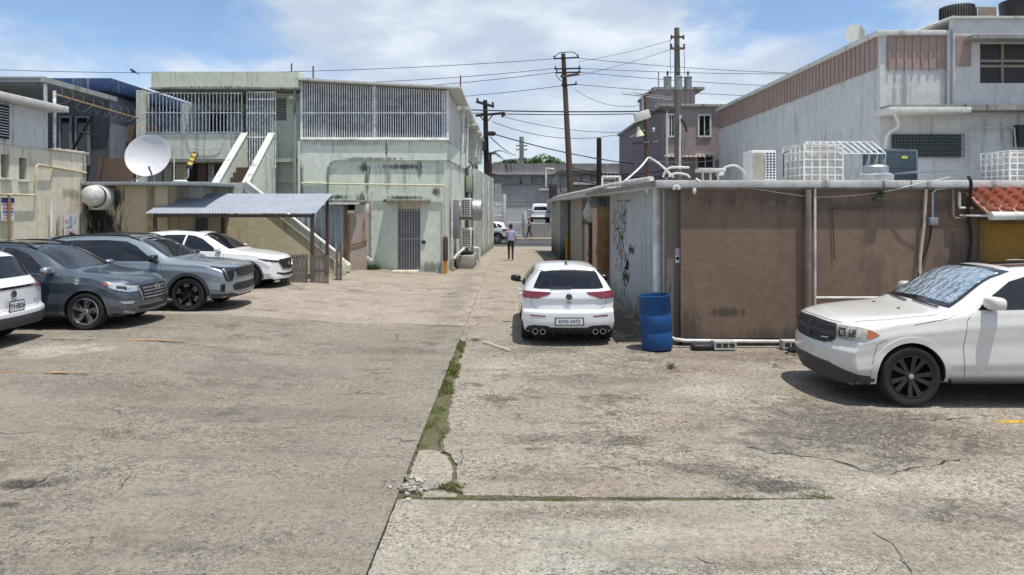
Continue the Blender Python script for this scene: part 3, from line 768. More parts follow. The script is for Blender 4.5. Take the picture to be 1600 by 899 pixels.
# ---- silver-blue three-row SUV
def sor_extra(root, bvh, xf, body):
    g = [o for o in root.children if o.name.startswith('grille')][0]
    b = MB()
    for r_ in range(3):
        for c in range(-5, 6):
            y = c * .095 + (.047 if r_ % 2 else 0); z = .79 + .062 * r_
            p = project(bvh, y, z, 'F')[0]
            b.obox(p + Vector((.016, 0, 0)), (.02, .072, .045), Matrix.Rotation(R(0), 3, 'X'))
    b.build('grille_insert', M['clad'], g, bevel=.006)
    p = project(bvh, 0, .955, 'F')[0]
    MB().blob((p.x + .012, 0, .965), (.008, .075, .02)).build('emblem', M['chrome'], root, smooth=60)
    patch(bvh, mirror_y([(0, .33), (.4, .335), (.62, .40), (.62, .425), (.4, .375), (0, .37)]), 'F', .022).build('skid_plate', M['alloy'], root, smooth=60)
SOR = dict(L=4.81, wb=2.815, oh=.96, R=.372, tw=.245, rim='block', rimmat=M['gunmetal'], rr=.73, paint=PS, kf=.26, kr=.14, sill=.3, crease=.012,
    zt=[(0, .93), (.05, .99), (.25, 1.04), (.9, 1.12), (1.25, 1.155), (1.38, 1.19), (2.15, 1.60), (2.5, 1.675), (3.1, 1.70), (4.1, 1.67), (4.5, 1.60), (4.75, 1.15), (4.81, 1.03)],
    belt=[(0, .86), (.4, .98), (1.3, 1.06), (3.6, 1.12), (4.4, 1.12), (4.81, .97)],
    wid=[(0, .91), (.4, .945), (2.4, .95), (4.3, .945), (4.81, .90)],
    wr=[(0, .70), (1.2, .78), (1.45, .77), (2.2, .63), (3.4, .61), (4.4, .59), (4.81, .66)],
    drop=[(0, .03), (1.3, .035), (2.3, .07), (4.4, .07), (4.81, .03)],
    zb=[(0, .28), (.5, .26), (1.2, .26), (3.6, .26), (4.81, .32)],
    pf=[(.2, .12), (.33, .03), (.45, .0), (.66, .0), (.95, .03)], pr=[(.3, .08), (.5, 0), (1, .05)],
    arch=(M['clad'], .075), mirror=(1.68, 1.185, .12, (.085, .13, .085), M['black']), handles=((2.6, .99), (3.6, 1.0)), handlemat=M['alloy'], rails=(2.2, 4.2, .59, M['black']), fin=4.1,
    seams=(('S', [(1.5, .32), (1.46, .7), (1.58, 1.06)]), ('S', [(2.78, .32), (2.8, 1.09)]), ('S', [(.55, .97), (.95, 1.0), (1.5, 1.04)]), ('T', [(.15, .72), (.6, .80), (1.3, .81)]), ('T', [(.15, -.72), (.6, -.80), (1.3, -.81)])),
    panels=[('windscreen', M['glass'], 'F', mirror_y([(0, 1.205), (.735, 1.19), (.615, 1.57), (.3, 1.605), (0, 1.615)]), .005),
        ('black_roof', M['black'], 'T', [(2.26, -.54), (2.26, .54), (4.3, .53), (4.3, -.53)], .004),
        ('side_window', M['glass'], 'S', [(1.72, 1.115), (2.2, 1.44), (2.45, 1.545), (2.9, 1.575), (3.6, 1.57), (4.2, 1.53), (4.42, 1.42), (4.40, 1.17), (2.8, 1.125)], .005),
        ('rear_window', M['glass'], 'B', mirror_y([(0, 1.15), (.62, 1.15), (.54, 1.53), (0, 1.55)]), .005),
        ('headlight', M['lens_dark'], 'C2', [(uF(.56), .955), (uF(.60), .75), (.60, .665), (.74, .67), (.82, .92), (1.02, .985), (.98, 1.0), (.8, .965)], .010, None, .03),
        ('headlight_strip', M['alloy'], 'C2', [(.76, .93), (.675, .685), (.70, .685), (.79, .93)], .013, None, .03),
        ('grille', M['dark'], 'F', mirror_y([(0, .745), (.40, .75), (.56, .92), (.52, .945), (0, .945)]), .008),
        ('lower_intake', M['dark'], 'F', mirror_y([(0, .42), (.56, .43), (.62, .55), (.50, .60), (0, .60)]), .008),
        ('fog_light', M['black'], 'C2', [(.76, .42), (.84, .43), (.84, .60), (.76, .60)], .008, None, .03),
        ('lower_bumper', M['clad'], 'C', mirror_y([(0, .285), (.7, .285), (1.0, .30), (1.0, .39), (.62, .385), (.4, .335), (0, .33)]), .012, None, .04),
        ('sill_trim', M['clad'], 'S', [(1.46, .26), (3.2, .26), (3.2, .36), (1.46, .36)], .012)],
    extra=sor_extra)
# ---- white crossover under the canopy
def cx_extra(root, bvh, xf, body):
    g = [o for o in root.children if o.name.startswith('grille')][0]
    patch(bvh, mirror_y([(0, .525), (.42, .56), (.60, .80), (.56, .80), (.39, .585), (0, .55)]), 'F', .02).build('grille_surround', M['chrome'], g, smooth=60)
    p = project(bvh, 0, .70, 'F')[0]
    q = MB().tube([(p.x + .03, .08 * math.cos(2 * math.pi * i / 24), .70 + .062 * math.sin(2 * math.pi * i / 24)) for i in range(25)], .008, 6, cap=False)
    q.tube([(p.x + .03, y, z) for y, z in ((-.075, .72), (-.03, .715), (0, .675), (.03, .715), (.075, .72))], .008, 6)
    q.build('emblem', M['chrome'], g)
CX5 = dict(L=4.55, wb=2.70, oh=.92, R=.362, tw=.225, rim='many', rimmat=M['gunmetal'], rr=.70, paint=PW2, kf=.34, kr=.16, sill=.28, crease=.014,
    zt=[(0, .84), (.05, .90), (.3, .98), (.9, 1.07), (1.3, 1.115), (1.42, 1.15), (2.2, 1.57), (2.55, 1.65), (3.0, 1.68), (3.9, 1.63), (4.2, 1.56), (4.48, 1.1), (4.55, .98)],
    belt=[(0, .76), (.4, .92), (1.3, 1.02), (3.5, 1.12), (4.2, 1.10), (4.55, .92)],
    wid=[(0, .86), (.5, .91), (2.2, .92), (4.0, .91), (4.55, .87)],
    wr=[(0, .62), (1.2, .75), (1.5, .74), (2.3, .61), (3.3, .59), (4.2, .57), (4.55, .64)],
    drop=[(0, .03), (1.3, .035), (2.3, .07), (4.2, .07), (4.55, .03)],
    zb=[(0, .26), (.5, .24), (1.2, .24), (3.4, .24), (4.55, .3)],
    pf=[(.2, .08), (.3, .0), (.5, .02), (.84, .05)], pr=[(.3, .08), (.5, 0), (1, .06)],
    arch=(M['clad'], .06), mirror=(1.72, 1.15, .115, (.075, .125, .075), PW2), fin=3.9,
    seams=(('S', [(1.52, .3), (1.48, .7), (1.6, 1.02)]), ('S', [(2.7, .3), (2.73, 1.08)]), ('T', [(.2, .55), (.6, .74), (1.3, .78)]), ('T', [(.2, -.55), (.6, -.74), (1.3, -.78)])),
    panels=[('windscreen', M['glass'], 'F', mirror_y([(0, 1.165), (.71, 1.15), (.595, 1.54), (.3, 1.585), (0, 1.595)]), .005),
        ('sunroof', M['glass'], 'T', [(2.5, -.40), (2.5, .40), (3.1, .40), (3.1, -.40)], .004),
        ('front_door_window', M['glass'], 'S', [(1.74, 1.085), (2.25, 1.43), (2.5, 1.525), (2.7, 1.55), (2.76, 1.115)], .005),
        ('rear_door_window', M['glass'], 'S', [(2.82, 1.115), (2.76, 1.555), (3.3, 1.55), (3.6, 1.50), (3.76, 1.15)], .005),
        ('quarter_window', M['glass'], 'S', [(3.82, 1.16), (3.68, 1.48), (4.0, 1.38), (4.12, 1.2)], .005),
        ('rear_window', M['glass'], 'B', mirror_y([(0, 1.12), (.62, 1.12), (.52, 1.48), (0, 1.5)]), .005),
        ('headlight', M['lens_dark'], 'C2', [(uF(.56), .80), (uF(.57), .755), (.80, .775), (.95, .81), (1.14, .88), (.95, .865), (.76, .83)], .010, None, .03),
        ('grille', M['dark'], 'F', mirror_y([(0, .55), (.40, .585), (.56, .80), (.50, .835), (0, .845)]), .008),
        ('lower_intake', M['dark'], 'F', mirror_y([(0, .36), (.40, .37), (.66, .44), (.64, .475), (.4, .44), (0, .43)]), .008),
        ('sill_trim', M['clad'], 'S', [(1.5, .24), (3.0, .24), (3.0, .32), (1.5, .32)], .012)],
    extra=cx_extra)
M['strip'] = glassy('dark_red_strip', (.03, .006, .02), .1)
# ---- white electric crossover, only its tail in view, and plain shapes for the cars further off
def id_extra(root, bvh, xf, body):
    vw_badge(root, bvh, .86, .06)
    p = project(bvh, -.55, .70, 'B')[0]
    Mx = Matrix(((0, 0, -1, p.x - .006), (-1, 0, 0, -.58), (0, 1, 0, .70), (0, 0, 0, 1)))
    text_mb('ID.4', .075, Mx).build('lettering', M['steel'], root, smooth=0)
def suv(paint_, **k):
    d = dict(L=4.58, wb=2.77, oh=.88, R=.365, tw=.235, rim='many', rimmat=M['alloy'], rr=.70, paint=paint_, kf=.3, kr=.17, sill=.28, crease=.014,
    zt=[(0, .82), (.05, .89), (.3, .97), (.9, 1.06), (1.15, 1.10), (1.27, 1.13), (2.1, 1.55), (2.5, 1.63), (3.0, 1.645), (3.8, 1.60), (4.1, 1.53), (4.42, 1.14), (4.58, .98)],
    belt=[(0, .74), (.4, .90), (1.2, 1.0), (3.4, 1.1), (4.2, 1.06), (4.58, .92)],
    wid=[(0, .86), (.5, .915), (2.2, .925), (4.0, .92), (4.58, .885)],
    wr=[(0, .62), (1.1, .74), (1.4, .73), (2.2, .60), (3.2, .58), (4.1, .56), (4.42, .66), (4.58, .70)],
    drop=[(0, .03), (1.2, .035), (2.2, .07), (4.1, .07), (4.58, .03)],
    zb=[(0, .26), (.5, .24), (1.2, .24), (3.4, .24), (4.58, .30)],
    pf=[(.2, .1), (.32, .0), (.5, .0), (.8, .05)], pr=[(.25, .12), (.34, .02), (.42, 0), (.56, 0), (.62, .06), (.95, .07)],
    arch=(M['clad'], .06), mirror=(1.6, 1.13, .115, (.075, .12, .07), paint_), fin=3.8,
    seams=(('S', [(1.45, .3), (1.42, .7), (1.5, 1.0)]), ('S', [(2.62, .3), (2.64, 1.06)]), ('B', [(-.72, .98), (-.70, .66), (-.6, .60), (.6, .60), (.70, .66), (.72, .98)])),
    panels=[('windscreen', M['glass'], 'F', mirror_y([(0, 1.15), (.70, 1.135), (.585, 1.52), (.3, 1.565), (0, 1.575)]), .005),
        ('glass_roof', M['glass'], 'T', [(2.3, -.46), (2.3, .46), (3.6, .45), (3.6, -.45)], .004),
        ('front_door_window', M['glass'], 'S', [(1.62, 1.065), (2.1, 1.41), (2.4, 1.51), (2.58, 1.535), (2.66, 1.10)], .005),
        ('rear_door_window', M['glass'], 'S', [(2.72, 1.10), (2.66, 1.535), (3.2, 1.535), (3.5, 1.49), (3.66, 1.13)], .005),
        ('quarter_window', M['glass'], 'S', [(3.72, 1.14), (3.58, 1.47), (3.9, 1.37), (4.05, 1.19)], .005),
        ('rear_window', M['glass'], 'B', mirror_y([(0, 1.13), (.62, 1.13), (.64, 1.17), (.53, 1.44), (.4, 1.465), (0, 1.475)]), .010, None, .04),
        ('light_strip', M['strip'], 'B', [(-.70, .945), (.70, .945), (.70, .985), (-.70, .985)], .006),
        ('tail_light', M['red_lens'], 'D2', [(.56, .94), (.80, .90), (1.05, .92), (1.12, 1.05), (.80, 1.06), (.66, 1.02)], .014, None, .035),
        ('headlight', M['lens'], 'F2', [(.52, .80), (.53, .74), (.90, .76), (.90, .84)], .008),
        ('grille', M['dark'], 'F', mirror_y([(0, .42), (.5, .43), (.55, .56), (0, .56)]), .008),
        ('lower_bumper', M['clad'], 'D', mirror_y([(0, .315), (.7, .315), (1.05, .33), (1.05, .50), (.85, .53), (.6, .50), (0, .49)]), .014, None, .04)])
    d.update(k); return d
YL = 0.26
G_PARK = 'cars parked nose out along the left wall'
make_car('parked_car', 'white SUV with black wheels and a silver sunshade behind its windscreen, beside the brown wall', 'car', DUR, (4.19 + .94 + 1.52, 9.70, 0), math.pi)
make_car('parked_car', 'white hatchback seen from behind with four exhaust pipes, beside the graffiti wall', 'car', GOLF, (1.06, 12.62 + .80 + 1.315, 0), R(90))
make_car('parked_car', 'dark slate grey crossover with silver five-spoke wheels, nose towards the lane', 'car', TUC, (-8.02 - 1.335, 13.72, YL), 0, G_PARK)
make_car('parked_car', 'silver blue SUV with black roof and dark cladding, between the slate and the white car', 'car', SOR, (-7.20 - 1.41, 16.08, YL), 0, G_PARK)
make_car('parked_car', 'white crossover with black grille parked by the corrugated canopy', 'car', CX5, (-7.54 - 1.35, 20.3, YL - .02), 0, G_PARK)
ID4 = suv(PW2, extra=id_extra, plate=('B', .66, 'JYH806', .31, .155, M['plate']), rimmat=M['gunmetal'])
make_car('parked_car', 'white electric crossover with grey bumper, only its tail in view at the left', 'car', ID4, (-8.27 - 4.58 / 2 + (.88 - .93) / 2, 11.42, YL), math.pi)
make_car('parked_car', 'white SUV parked tight between the brown wall and the black-wheeled SUV', 'car', suv(PW2, zt=[(0, .84), (.05, .92), (.3, 1.0), (.9, 1.1), (1.15, 1.14), (1.27, 1.17), (2.1, 1.62), (2.5, 1.71), (3.0, 1.735), (3.8, 1.70), (4.1, 1.62), (4.42, 1.18), (4.58, 1.0)]), (8.75, 11.62, 0), math.pi)
make_car('parked_car', 'pale silver crossover waiting in the street beyond the lane end', 'car', suv(paint('pale_silver_paint', (.55, .57, .60)), extra=None) if False else {k: v for k, v in suv(paint('pale_silver_paint', (.55, .57, .60))).items()}, (X(796, 50.5) - 2.27, 50.6, 0), math.pi)
make_car('parked_car', 'white boxy SUV on the raised lot behind the street wall', 'car', suv(PW2, zt=[(0, .9), (.05, 1.0), (.3, 1.07), (.9, 1.12), (1.15, 1.16), (1.27, 1.2), (1.9, 1.66), (2.3, 1.76), (3.0, 1.8), (3.9, 1.78), (4.35, 1.72), (4.5, 1.2), (4.58, 1.0)],
    wr=[(0, .62), (1.1, .78), (1.4, .77), (2.2, .70), (3.2, .70), (4.3, .68), (4.42, .72), (4.58, .74)]), (X(845, 63), 66, 1.25), R(90))
# ================================================================== left side
M['green'] = wall('pale_green_wall', (.64, .70, .585), (.68, .70, .60), (.055, .06, .05), .30, .55, seed=1, grime=.35, gz1=.5, bump=.2,
    spots=((-5.85, 27, 4.15, .28, 1, .22, .9), (-5.75, 27, 3.7, .12, 1, .7, .8), (-4.3, 27, 4.2, 1.0, 1, .14, .85), (-4.9, 27, 3.7, .14, 1, .7, .5), (-4.25, 27, 3.7, .10, 1, .7, .4), (-3.65, 27, 4.1, .12, 1, .5, .7), (-6.9, 27, 3.0, .5, 1, .10, .9), (-4.2, 27, 2.98, .95, 1, .08, .9), (-7.0, 27, 2.4, .12, 1, .6, .7), (-3.2, 27, .25, .5, 1, .25, .6), (-5.9, 27, .25, .8, 1, .3, .7), (-8.3, 27, 3.0, .16, 1, 2.2, .9), (-3.0, 27, 3.2, .2, 1, .2, .9), (-5.95, 27, 2.95, .25, 1, .25, .8)))
M['green_lite'] = wall('washed_green_wall', (.69, .74, .63), (.72, .74, .66), (.06, .06, .05), .38, .5, seed=2, grime=.3, spots=((-4.95, 27, 4.9, .05, 1, .5, .8), (-5.6, 27, 4.5, 1.5, 1, .08, .7), (-8.3, 27, 2.5, .12, 1, 2.5, .8), (-6.4, 27, 5.1, 2.0, 1, .10, .35)))
M['terrace'] = wall('terrace_plaster', (.62, .63, .54), (.54, .55, .47), (.06, .06, .05), .4, .5, seed=5)
M['parapet'] = wall('mildewed_parapet', (.60, .63, .50), (.50, .54, .42), (.05, .06, .045), .45, .5, seed=8, spots=((-11, 26.6, 8.02, 3.6, 2, .16, .75), (-11.5, 26.6, 7.2, 3.2, 2, .12, .95)))
M['cream'] = wall('cream_wall', (.70, .67, .54), (.62, .58, .44), (.10, .08, .05), .34, .5, seed=3, grime=.4, rust=.35)
M['pilaster'] = wall('stained_cream', (.70, .64, .52), (.58, .50, .37), (.07, .06, .05), .5, .6, seed=4, rust=.3, spots=((-13.7, 21.2, 3.0, 1, .5, .2, .5), (-13.7, 20.6, 1.4, 1, .18, .9, .9), (-13.7, 21.9, 3.0, 1, .2, 1.5, .7)))
M['shedwall'] = wall('sooty_beige', (.52, .44, .30), (.44, .37, .25), (.012, .013, .011), .45, .5, seed=6, spots=((-13.4, 22, 2.4, .62, 1, 1.6, 1.0), (-12.9, 22, 2.9, .5, 1, .5, .9), (-13.0, 22, 1.6, .6, 1, 1.3, .9)))
M['yellowish'] = wall('ochre_beige_wall', (.70, .62, .42), (.62, .54, .37), (.06, .045, .035), .3, .5, seed=7, grime=.3)
M['white_dirty'] = wall('dirty_white', (.62, .62, .58), (.55, .55, .50), (.05, .05, .045), .42, .5, seed=9)
M['siding'] = wall('white_siding', (.60, .62, .60), (.5, .52, .5), (.04, .04, .038), .6, .4, seed=10, rust=.2)
M['bar'] = plain('white_bars', (.70, .71, .71), .5, var=.2, scale=4)
M['oldbar'] = plain('peeling_bars', (.66, .68, .68), .6, var=.35, scale=8)
M['brownstep'] = wall('brown_step', (.13, .085, .06), streak=.3, seed=3)
M['brick'] = wall('brown_brick', (.17, .115, .085), (.11, .075, .06), streak=.3, seed=4, scale=6)
M['greyblue'] = wall('grey_blue_wall', (.20, .22, .26), (.17, .185, .22), streak=.3, seed=5)
M['navy'] = wall('navy_parapet', (.035, .06, .15), (.05, .075, .16), (.30, .30, .30), .5, .5, seed=6)
M['rail_rust'] = plain('rusty_rail', (.30, .20, .10), .8, var=.4, scale=9)
def zinc(name, c, rust=.2):
    return wall(name, c, tuple(x * .8 for x in c), (.10, .08, .07), rust, .5, rough=.5, bump=.08, seed=11)
M['zinc'] = zinc('zinc_sheet', (.33, .36, .41)); M['zinc_d'] = zinc('grey_zinc', (.30, .33, .37), .3)
M['brownsteel'] = plain('brown_steel', (.07, .04, .035), .6, var=.25)
def corrugated(mb, p0, u, v, pitch, amp, th=0.0, npp=6):
    """sheet spanned by u (across the waves) and v (along them)"""
    p0, u, v = Vector(p0), Vector(u), Vector(v); n = u.cross(v).normalized(); L = u.length
    k = int(L / pitch * npp); a = len(mb.v)
    for i in range(k + 1):
        t = i / k; o = n * amp * math.sin(2 * math.pi * L * t / pitch)
        for w in (0, .5, 1): mb.v.append(tuple(p0 + u * t + v * w + o))
    for i in range(k):
        for w in range(2): q = a + i * 3 + w; mb.f.append([q, q + 3, q + 4, q + 1])
    return mb
def grille(x0, x1, z0, z1, y, n, r, cross=(), th=.02):
    m = MB()
    for i in range(n + 1):
        x = x0 + (x1 - x0) * i / n; m.box(x - r, x + r, y - r, y + r, z0, z1)
    for z in cross: m.box(x0, x1, y - r - .006, y + r + .006, z - th, z + th)
    return m
def louvre(mb, u0, u1, z0, z1, t, n, ax='y', d=.05, sg=-1):
    for i in range(n):
        z = z0 + (z1 - z0) * (i + .5) / n; h = (z1 - z0) / n
        pts = [(t, z - h * .1), (t + sg * d, z - h * .42), (t + sg * d, z - h * .30), (t, z + h * .02)]
        mb.prism(pts, 'x', u0, u1) if ax == 'y' else mb.prism([(a, b) for a, b in pts], 'y', u0, u1)
    return mb
# ---- low cream building that closes the lot on the left
lb = thing('cream_building', 'low cream building with slit windows and rust streaks along the left edge of the lot', 'building', (-13.8, 18, 0))
slits = [(18.45, 18.75, 3.38, 4.02), (19.12, 19.42, 3.36, 3.98)]
MB().wall(6, 20.4, -.1, 4.28, -14.1, -13.8, slits, 'x').build('wall', M['cream'], lb)
MB().box(-14.1, -13.72, 20.4, 22.0, -.1, 4.28).build('corner_wall', M['pilaster'], lb)
for a, b, c, d_ in slits:
    w_ = MB().box(-14.06, -14.0, a, b, c, d_).build('slit_window', M['dim'], lb)
    MB().box(-13.88, -13.72, a - .05, b + .05, c - .07, c).build('sill', M['white_dirty'], w_, bevel=.01)
cp = MB()
for i in range(9): cp.box(-14.14, -13.66, 20.38 + i * .19, 20.38 + i * .19 + .165, 4.29, 4.35 + .02 * (i % 2))
cp.build('coping', M['pilaster'], lb, bevel=.01)
up = MB(); corrugated(up, (-13.82, 12, 4.29), (0, 8.35, 0), (0, 0, 1.16), .42, .018); up.box(-14.3, -13.88, 12, 20.34, 4.29, 5.44)
up.build('upper_siding', M['siding'], lb)
MB().box(-16, -13.45, 11.8, 20.75, 5.46, 5.64).build('roof_edge', M['white_dirty'], lb, bevel=.03)
lv = MB().box(-13.80, -13.775, 17.4, 18.72, 4.45, 5.36); 
lw = lv.build('louvre_window', M['dim'], lb)
MB().merge(louvre(MB(), 17.45, 18.66, 4.5, 5.32, -13.77, 11, 'x', .06, 1)).build('louvre_slat', M['bar'], lw, smooth=0)
pz = lambda py, Y: Z(py, Y)
yp = MB().tube([(-13.72, 22.0, 3.70), (-13.68, 19.72, 3.82), (-13.68, 19.62, 3.75), (-13.68, 19.62, 2.98), (-13.68, 19.5, 2.93), (-13.68, 17.5, 2.93)], .03, 8)
yp.build('conduit', plain('yellow_conduit', (.50, .44, .28), .6, var=.3), lb)
MB().tube([(-13.66, 20.25, 2.9), (-13.66, 20.25, .2)], .04, 8).build('drain_pipe', M['white_pvc'], lb)
# ---- signs on that wall
def small_sign(name, label, y0, y1, z0, z1, rows, head=None):
    t = thing(name, label, 'sign', (-13.7, (y0 + y1) / 2, z0))
    x = -13.70 if y1 < 20.4 else -13.62
    MB().box(x - .015, x, y0, y1, z0, z1).build('board', M['plate'], t)
    if head: MB().box(x + .001, x + .004, y0, y1, z1 - (z1 - z0) * .22, z1).build('header', plain('sign_blue', (.03, .06, .22), .5), t)
    for nm, col, rws in rows:
        m = MB()
        for zf, h, a, b in rws:
            u = a
            while u < b:
                w = rnd.uniform(.05, .13); e = min(b, u + w)
                m.box(x + .004, x + .007, y0 + (y1 - y0) * u, y0 + (y1 - y0) * e, z0 + (z1 - z0) * zf, z0 + (z1 - z0) * (zf + h)); u = e + .03
        m.build(nm, col, t)
    return t
RED = plain('sign_red', (.42, .04, .05), .5); BLU = plain('sign_ink_blue', (.05, .13, .35), .5)
MB().tube([(-13.66, 18.55, 0), (-13.66, 18.55, 2.9)], .035, 8).build('sign_post', wall('rust_post', (.30, .20, .10), rust=.8), None, label='rusty post against the cream wall behind the blue-headed sign', cat='post')
small_sign('parking_sign', 'white sign with blue header and red lines of lettering on the left wall', 18.32, 18.80, 2.22, 2.84, (('red_lettering', RED, ((.66, .07, .1, .85), (.50, .08, .1, .9), (.10, .03, .1, .8))), ('blue_lettering', BLU, ((.33, .10, .1, .92), (.22, .04, .15, .85)))), True)
small_sign('notice_board', 'faded white notice with a round red mark near the corner of the cream wall', 20.78, 21.38, 1.68, 2.36, (('red_lettering', plain('faded_red', (.50, .22, .22), .6), ((.62, .16, .08, .26), (.12, .05, .1, .9), (.24, .03, .1, .8))), ('blue_lettering', plain('faded_blue', (.22, .36, .50), .6), ((.44, .48, .36, .62), (.40, .06, .1, .6), (.6, .3, .8, .88)))))
# ---- dark house with a navy parapet behind
nh = thing('navy_house', 'dark house with navy blue parapet and grey side wall behind the cream building', 'building', (-16, 27, 0))
MB().box(-26, -15.5, 26.3, 40, 0, 7.0).build('wall', wall('dark_house_wall', (.10, .105, .115), (.07, .075, .08), seed=2), nh)
MB().box(-15.5, -15.44, 26.3, 40, 0, 6.9).build('side_wall', M['greyblue'], nh)
MB().box(-26.2, -15.2, 25.9, 40.3, 7.0, 7.5).build('parapet', M['navy'], nh, bevel=.02)
for px0, px1 in ((92, 112), (117, 140), (20, 60)):
    a, b = X(px0, 26.2), X(px1, 26.2)
    f = MB().wall(a, b, 4.2, 6.1, 26.18, 26.26, [(a + .08, b - .08, 4.28, 6.02)]).build('window', M['greyblue'], nh)
    MB().box(a + .08, b - .08, 26.22, 26.25, 4.28, 6.02).build('pane', M['glass'], f)
MB().tube([P(115, 232, 25.6), P(147, 175, 25.6)], .05, 6).build('brace', M['dark'], nh)
MB().tube([P(118, 205, 25.55), P(150, 212, 25.55)], .035, 6).build('brace', M['dark'], nh)
sh = MB(); sh.box(-24, -14.42, 21.0, 24.8, 6.56, 6.61)
for i in range(7): sh.box(-24, -14.5, 21.1 + .6 * i, 21.16 + .6 * i, 6.46, 6.555)
sh.build('porch_roof', M['zinc_d'], nh)
MB().box(-14.46, -14.36, 20.95, 24.85, 6.44, 6.60).build('fascia', wall('grey_fascia', (.33, .35, .33), seed=3), nh)
for px, Y in ((71, 21.4),): MB().tube([(X(px, Y), Y, 6.45), (X(px, Y), Y, 3)], .055, 8).build('porch_post', M['bar'], nh)
MB().box(-15.3, -14.75, 27.2, 27.5, 3, 5.9).build('brick_pier', M['brick'], nh)
MB().wall(X(152, 24.4), X(206, 24.4), 3.3, 4.35, 24.4, 24.5).build('garden_wall', M['brick'], None, label='low dark brown block wall behind the satellite dish', cat='wall')
# ---- razor wire
rz = thing('razor_wire_fence', 'rusty rail with coils of razor wire above the cream wall', 'fence', (-13.8, 20.6, 4.3))
MB().tube([(-13.8, 20.6, 4.3), (-13.8, 20.6, 6.1)], .045, 8).build('post', M['oldbar'], rz)
A_, B_ = Vector((-13.8, 20.6, 6.0)), Vector((-14.55, 26.6, 6.05))
MB().tube([A_, B_], .03, 6).build('rail', M['rail_rust'], rz)
co_pts = []
for i in range(240):
    t = i / 239; q = A_.lerp(B_, t) + Vector((0, 0, -.12)); a = i * 2 * math.pi / 26
    rr_ = .25 + .05 * math.sin(i * .21); co_pts.append(q + Vector((.2 * math.cos(a), .10 * math.sin(a * 1.0), rr_ * math.sin(a) + .1)))
MB().tube(co_pts, .008, 4).build('coil', M['wire_grey'], rz)
# ---- shed with the exhaust fan
sd = thing('flat_roof_shed', 'soot stained beige shed with a flat grey roof beside the tin canopy', 'building', (-12, 22, 0))
MB().box(-13.72, -11.1, 22, 22.2, -.1, 3.28).build('wall', M['shedwall'], sd)
MB().box(-11.3, -11.1, 22.2, 24, -.1, 3.28).build('side_wall', M['yellowish'], sd)
MB().box(-13.95, -9.72, 21.72, 26.2, 3.285, 3.40).build('roof_slab', wall('grey_slab', (.30, .33, .35), (.22, .24, .25), (.05, .05, .05), .5, .6, seed=3), sd, bevel=.015)
MB().box(-11.1, -10.4, 22.9, 23.9, 2.75, 3.28).build('beam', M['white_dirty'], sd)
ef = thing('exhaust_fan', 'round white exhaust fan drum on the sooty shed wall', 'fan', (-13.24, 22, 2.92))
MB().lathe([(.40, 0), (.42, -.05), (.42, -.22), (.36, -.30), (.355, -.30), (.34, -.1)], c=(-13.22, 21.99, 2.92), ax='y', n=32).build('housing', M['white_dirty'], ef, smooth=40)
MB().lathe([(.33, 0), (.335, -.12), (.31, -.20), (.22, -.27), (.1, -.30), (0, -.31)], c=(-13.27, 21.70, 2.95), ax='y', n=32).build('hood', plain('fan_hood', (.55, .54, .50), .45, var=.2), ef, smooth=50)
MB().box(-13.64, -12.80, 21.965, 21.995, 2.5, 3.2).build('back_plate', M['steel'], ef)
# ---- satellite dish
ds = thing('satellite_dish', 'large white satellite dish with a rusty feed arm on the shed roof', 'dish', (-11.9, 22.5, 3.4))
Md = Matrix.Rotation(R(-14), 3, 'X') @ Matrix.Rotation(R(6), 3, 'Z')
pr_ = [(0, 0)] + [(.70 * t / 8, -.20 * (t / 8) ** 2) for t in range(1, 9)] + [(.715, -.205), (.70, -.185)] + [(.70 * t / 8, -.20 * (t / 8) ** 2 + .02) for t in range(7, 0, -1)] + [(0, .02)]
cD = Vector((-11.92, 22.5, 4.24))
MB().lathe(pr_, c=cD, ax='y', n=40, M=Md).build('reflector', plain('dish_white', (.62, .63, .65), .45, var=.05), ds, smooth=50)
MB().tube([cD + Vector((.18, -.2, -.62)), cD + Vector((.30, -.62, -.42)), cD + Vector((.36, -.75, -.36))], .028, 8).build('feed_arm', M['rust'], ds)
st_ = MB().tube([cD + Vector((0, .05, -.1)), (-11.92, 22.75, 3.4)], .045, 8)
st_.build('mast', M['steel'], ds)
MB().tube([(-12.5, 22.4, 3.42), (-12.25, 22.5, 3.6), (-12.0, 22.7, 3.95)], .025, 6).build('strut', M['white_pvc'], ds)
MB().tube([(-12.15, 22.1, 3.41), (-12.15, 22.35, 3.75)], .025, 6).build('strut', M['white_pvc'], ds)
# ---- solar lamp
sl_ = thing('solar_lamp', 'black solar flood lamp with three yellow panels tilted on the shed roof', 'lamp', (-10.3, 22.4, 3.4))
Ml = Matrix.Rotation(R(14), 3, 'Y') @ Matrix.Rotation(R(-20), 3, 'X')
cL = P(300, 251, 22.4)
MB().obox(cL, (.20, .06, .60), Ml).build('housing', M['dark'], sl_, bevel=.02)
for i in range(3): MB().obox(cL + Ml @ Vector((0, -.034, .19 - .155 * i)), (.15, .012, .11), Ml).build('led_panel', plain('led_yellow', (.62, .46, .10), .3, coat=.5), sl_)
MB().tube([cL + Ml @ Vector((0, 0, -.3)), cL + Vector((-.15, .05, -.52)), (cL.x - .35, 22.5, 3.4)], .025, 8).build('arm', M['white_pvc'], sl_)
MB().lathe([(.22, 0), (.24, .03), (.16, .07), (0, .08)], c=(X(282, 22.2), 22.2, 3.402), n=24).build('white_disc', M['white_pvc'], None, smooth=50, label='flat white round disc lying on the edge of the shed roof', cat='disc')
MB().tube([P(272, 285, 23.0), P(272, 240, 23.0)], .022, 6).build('conduit_pole', M['white_pvc'], None, label='thin white upright conduit between the dish and the solar lamp', cat='pole')
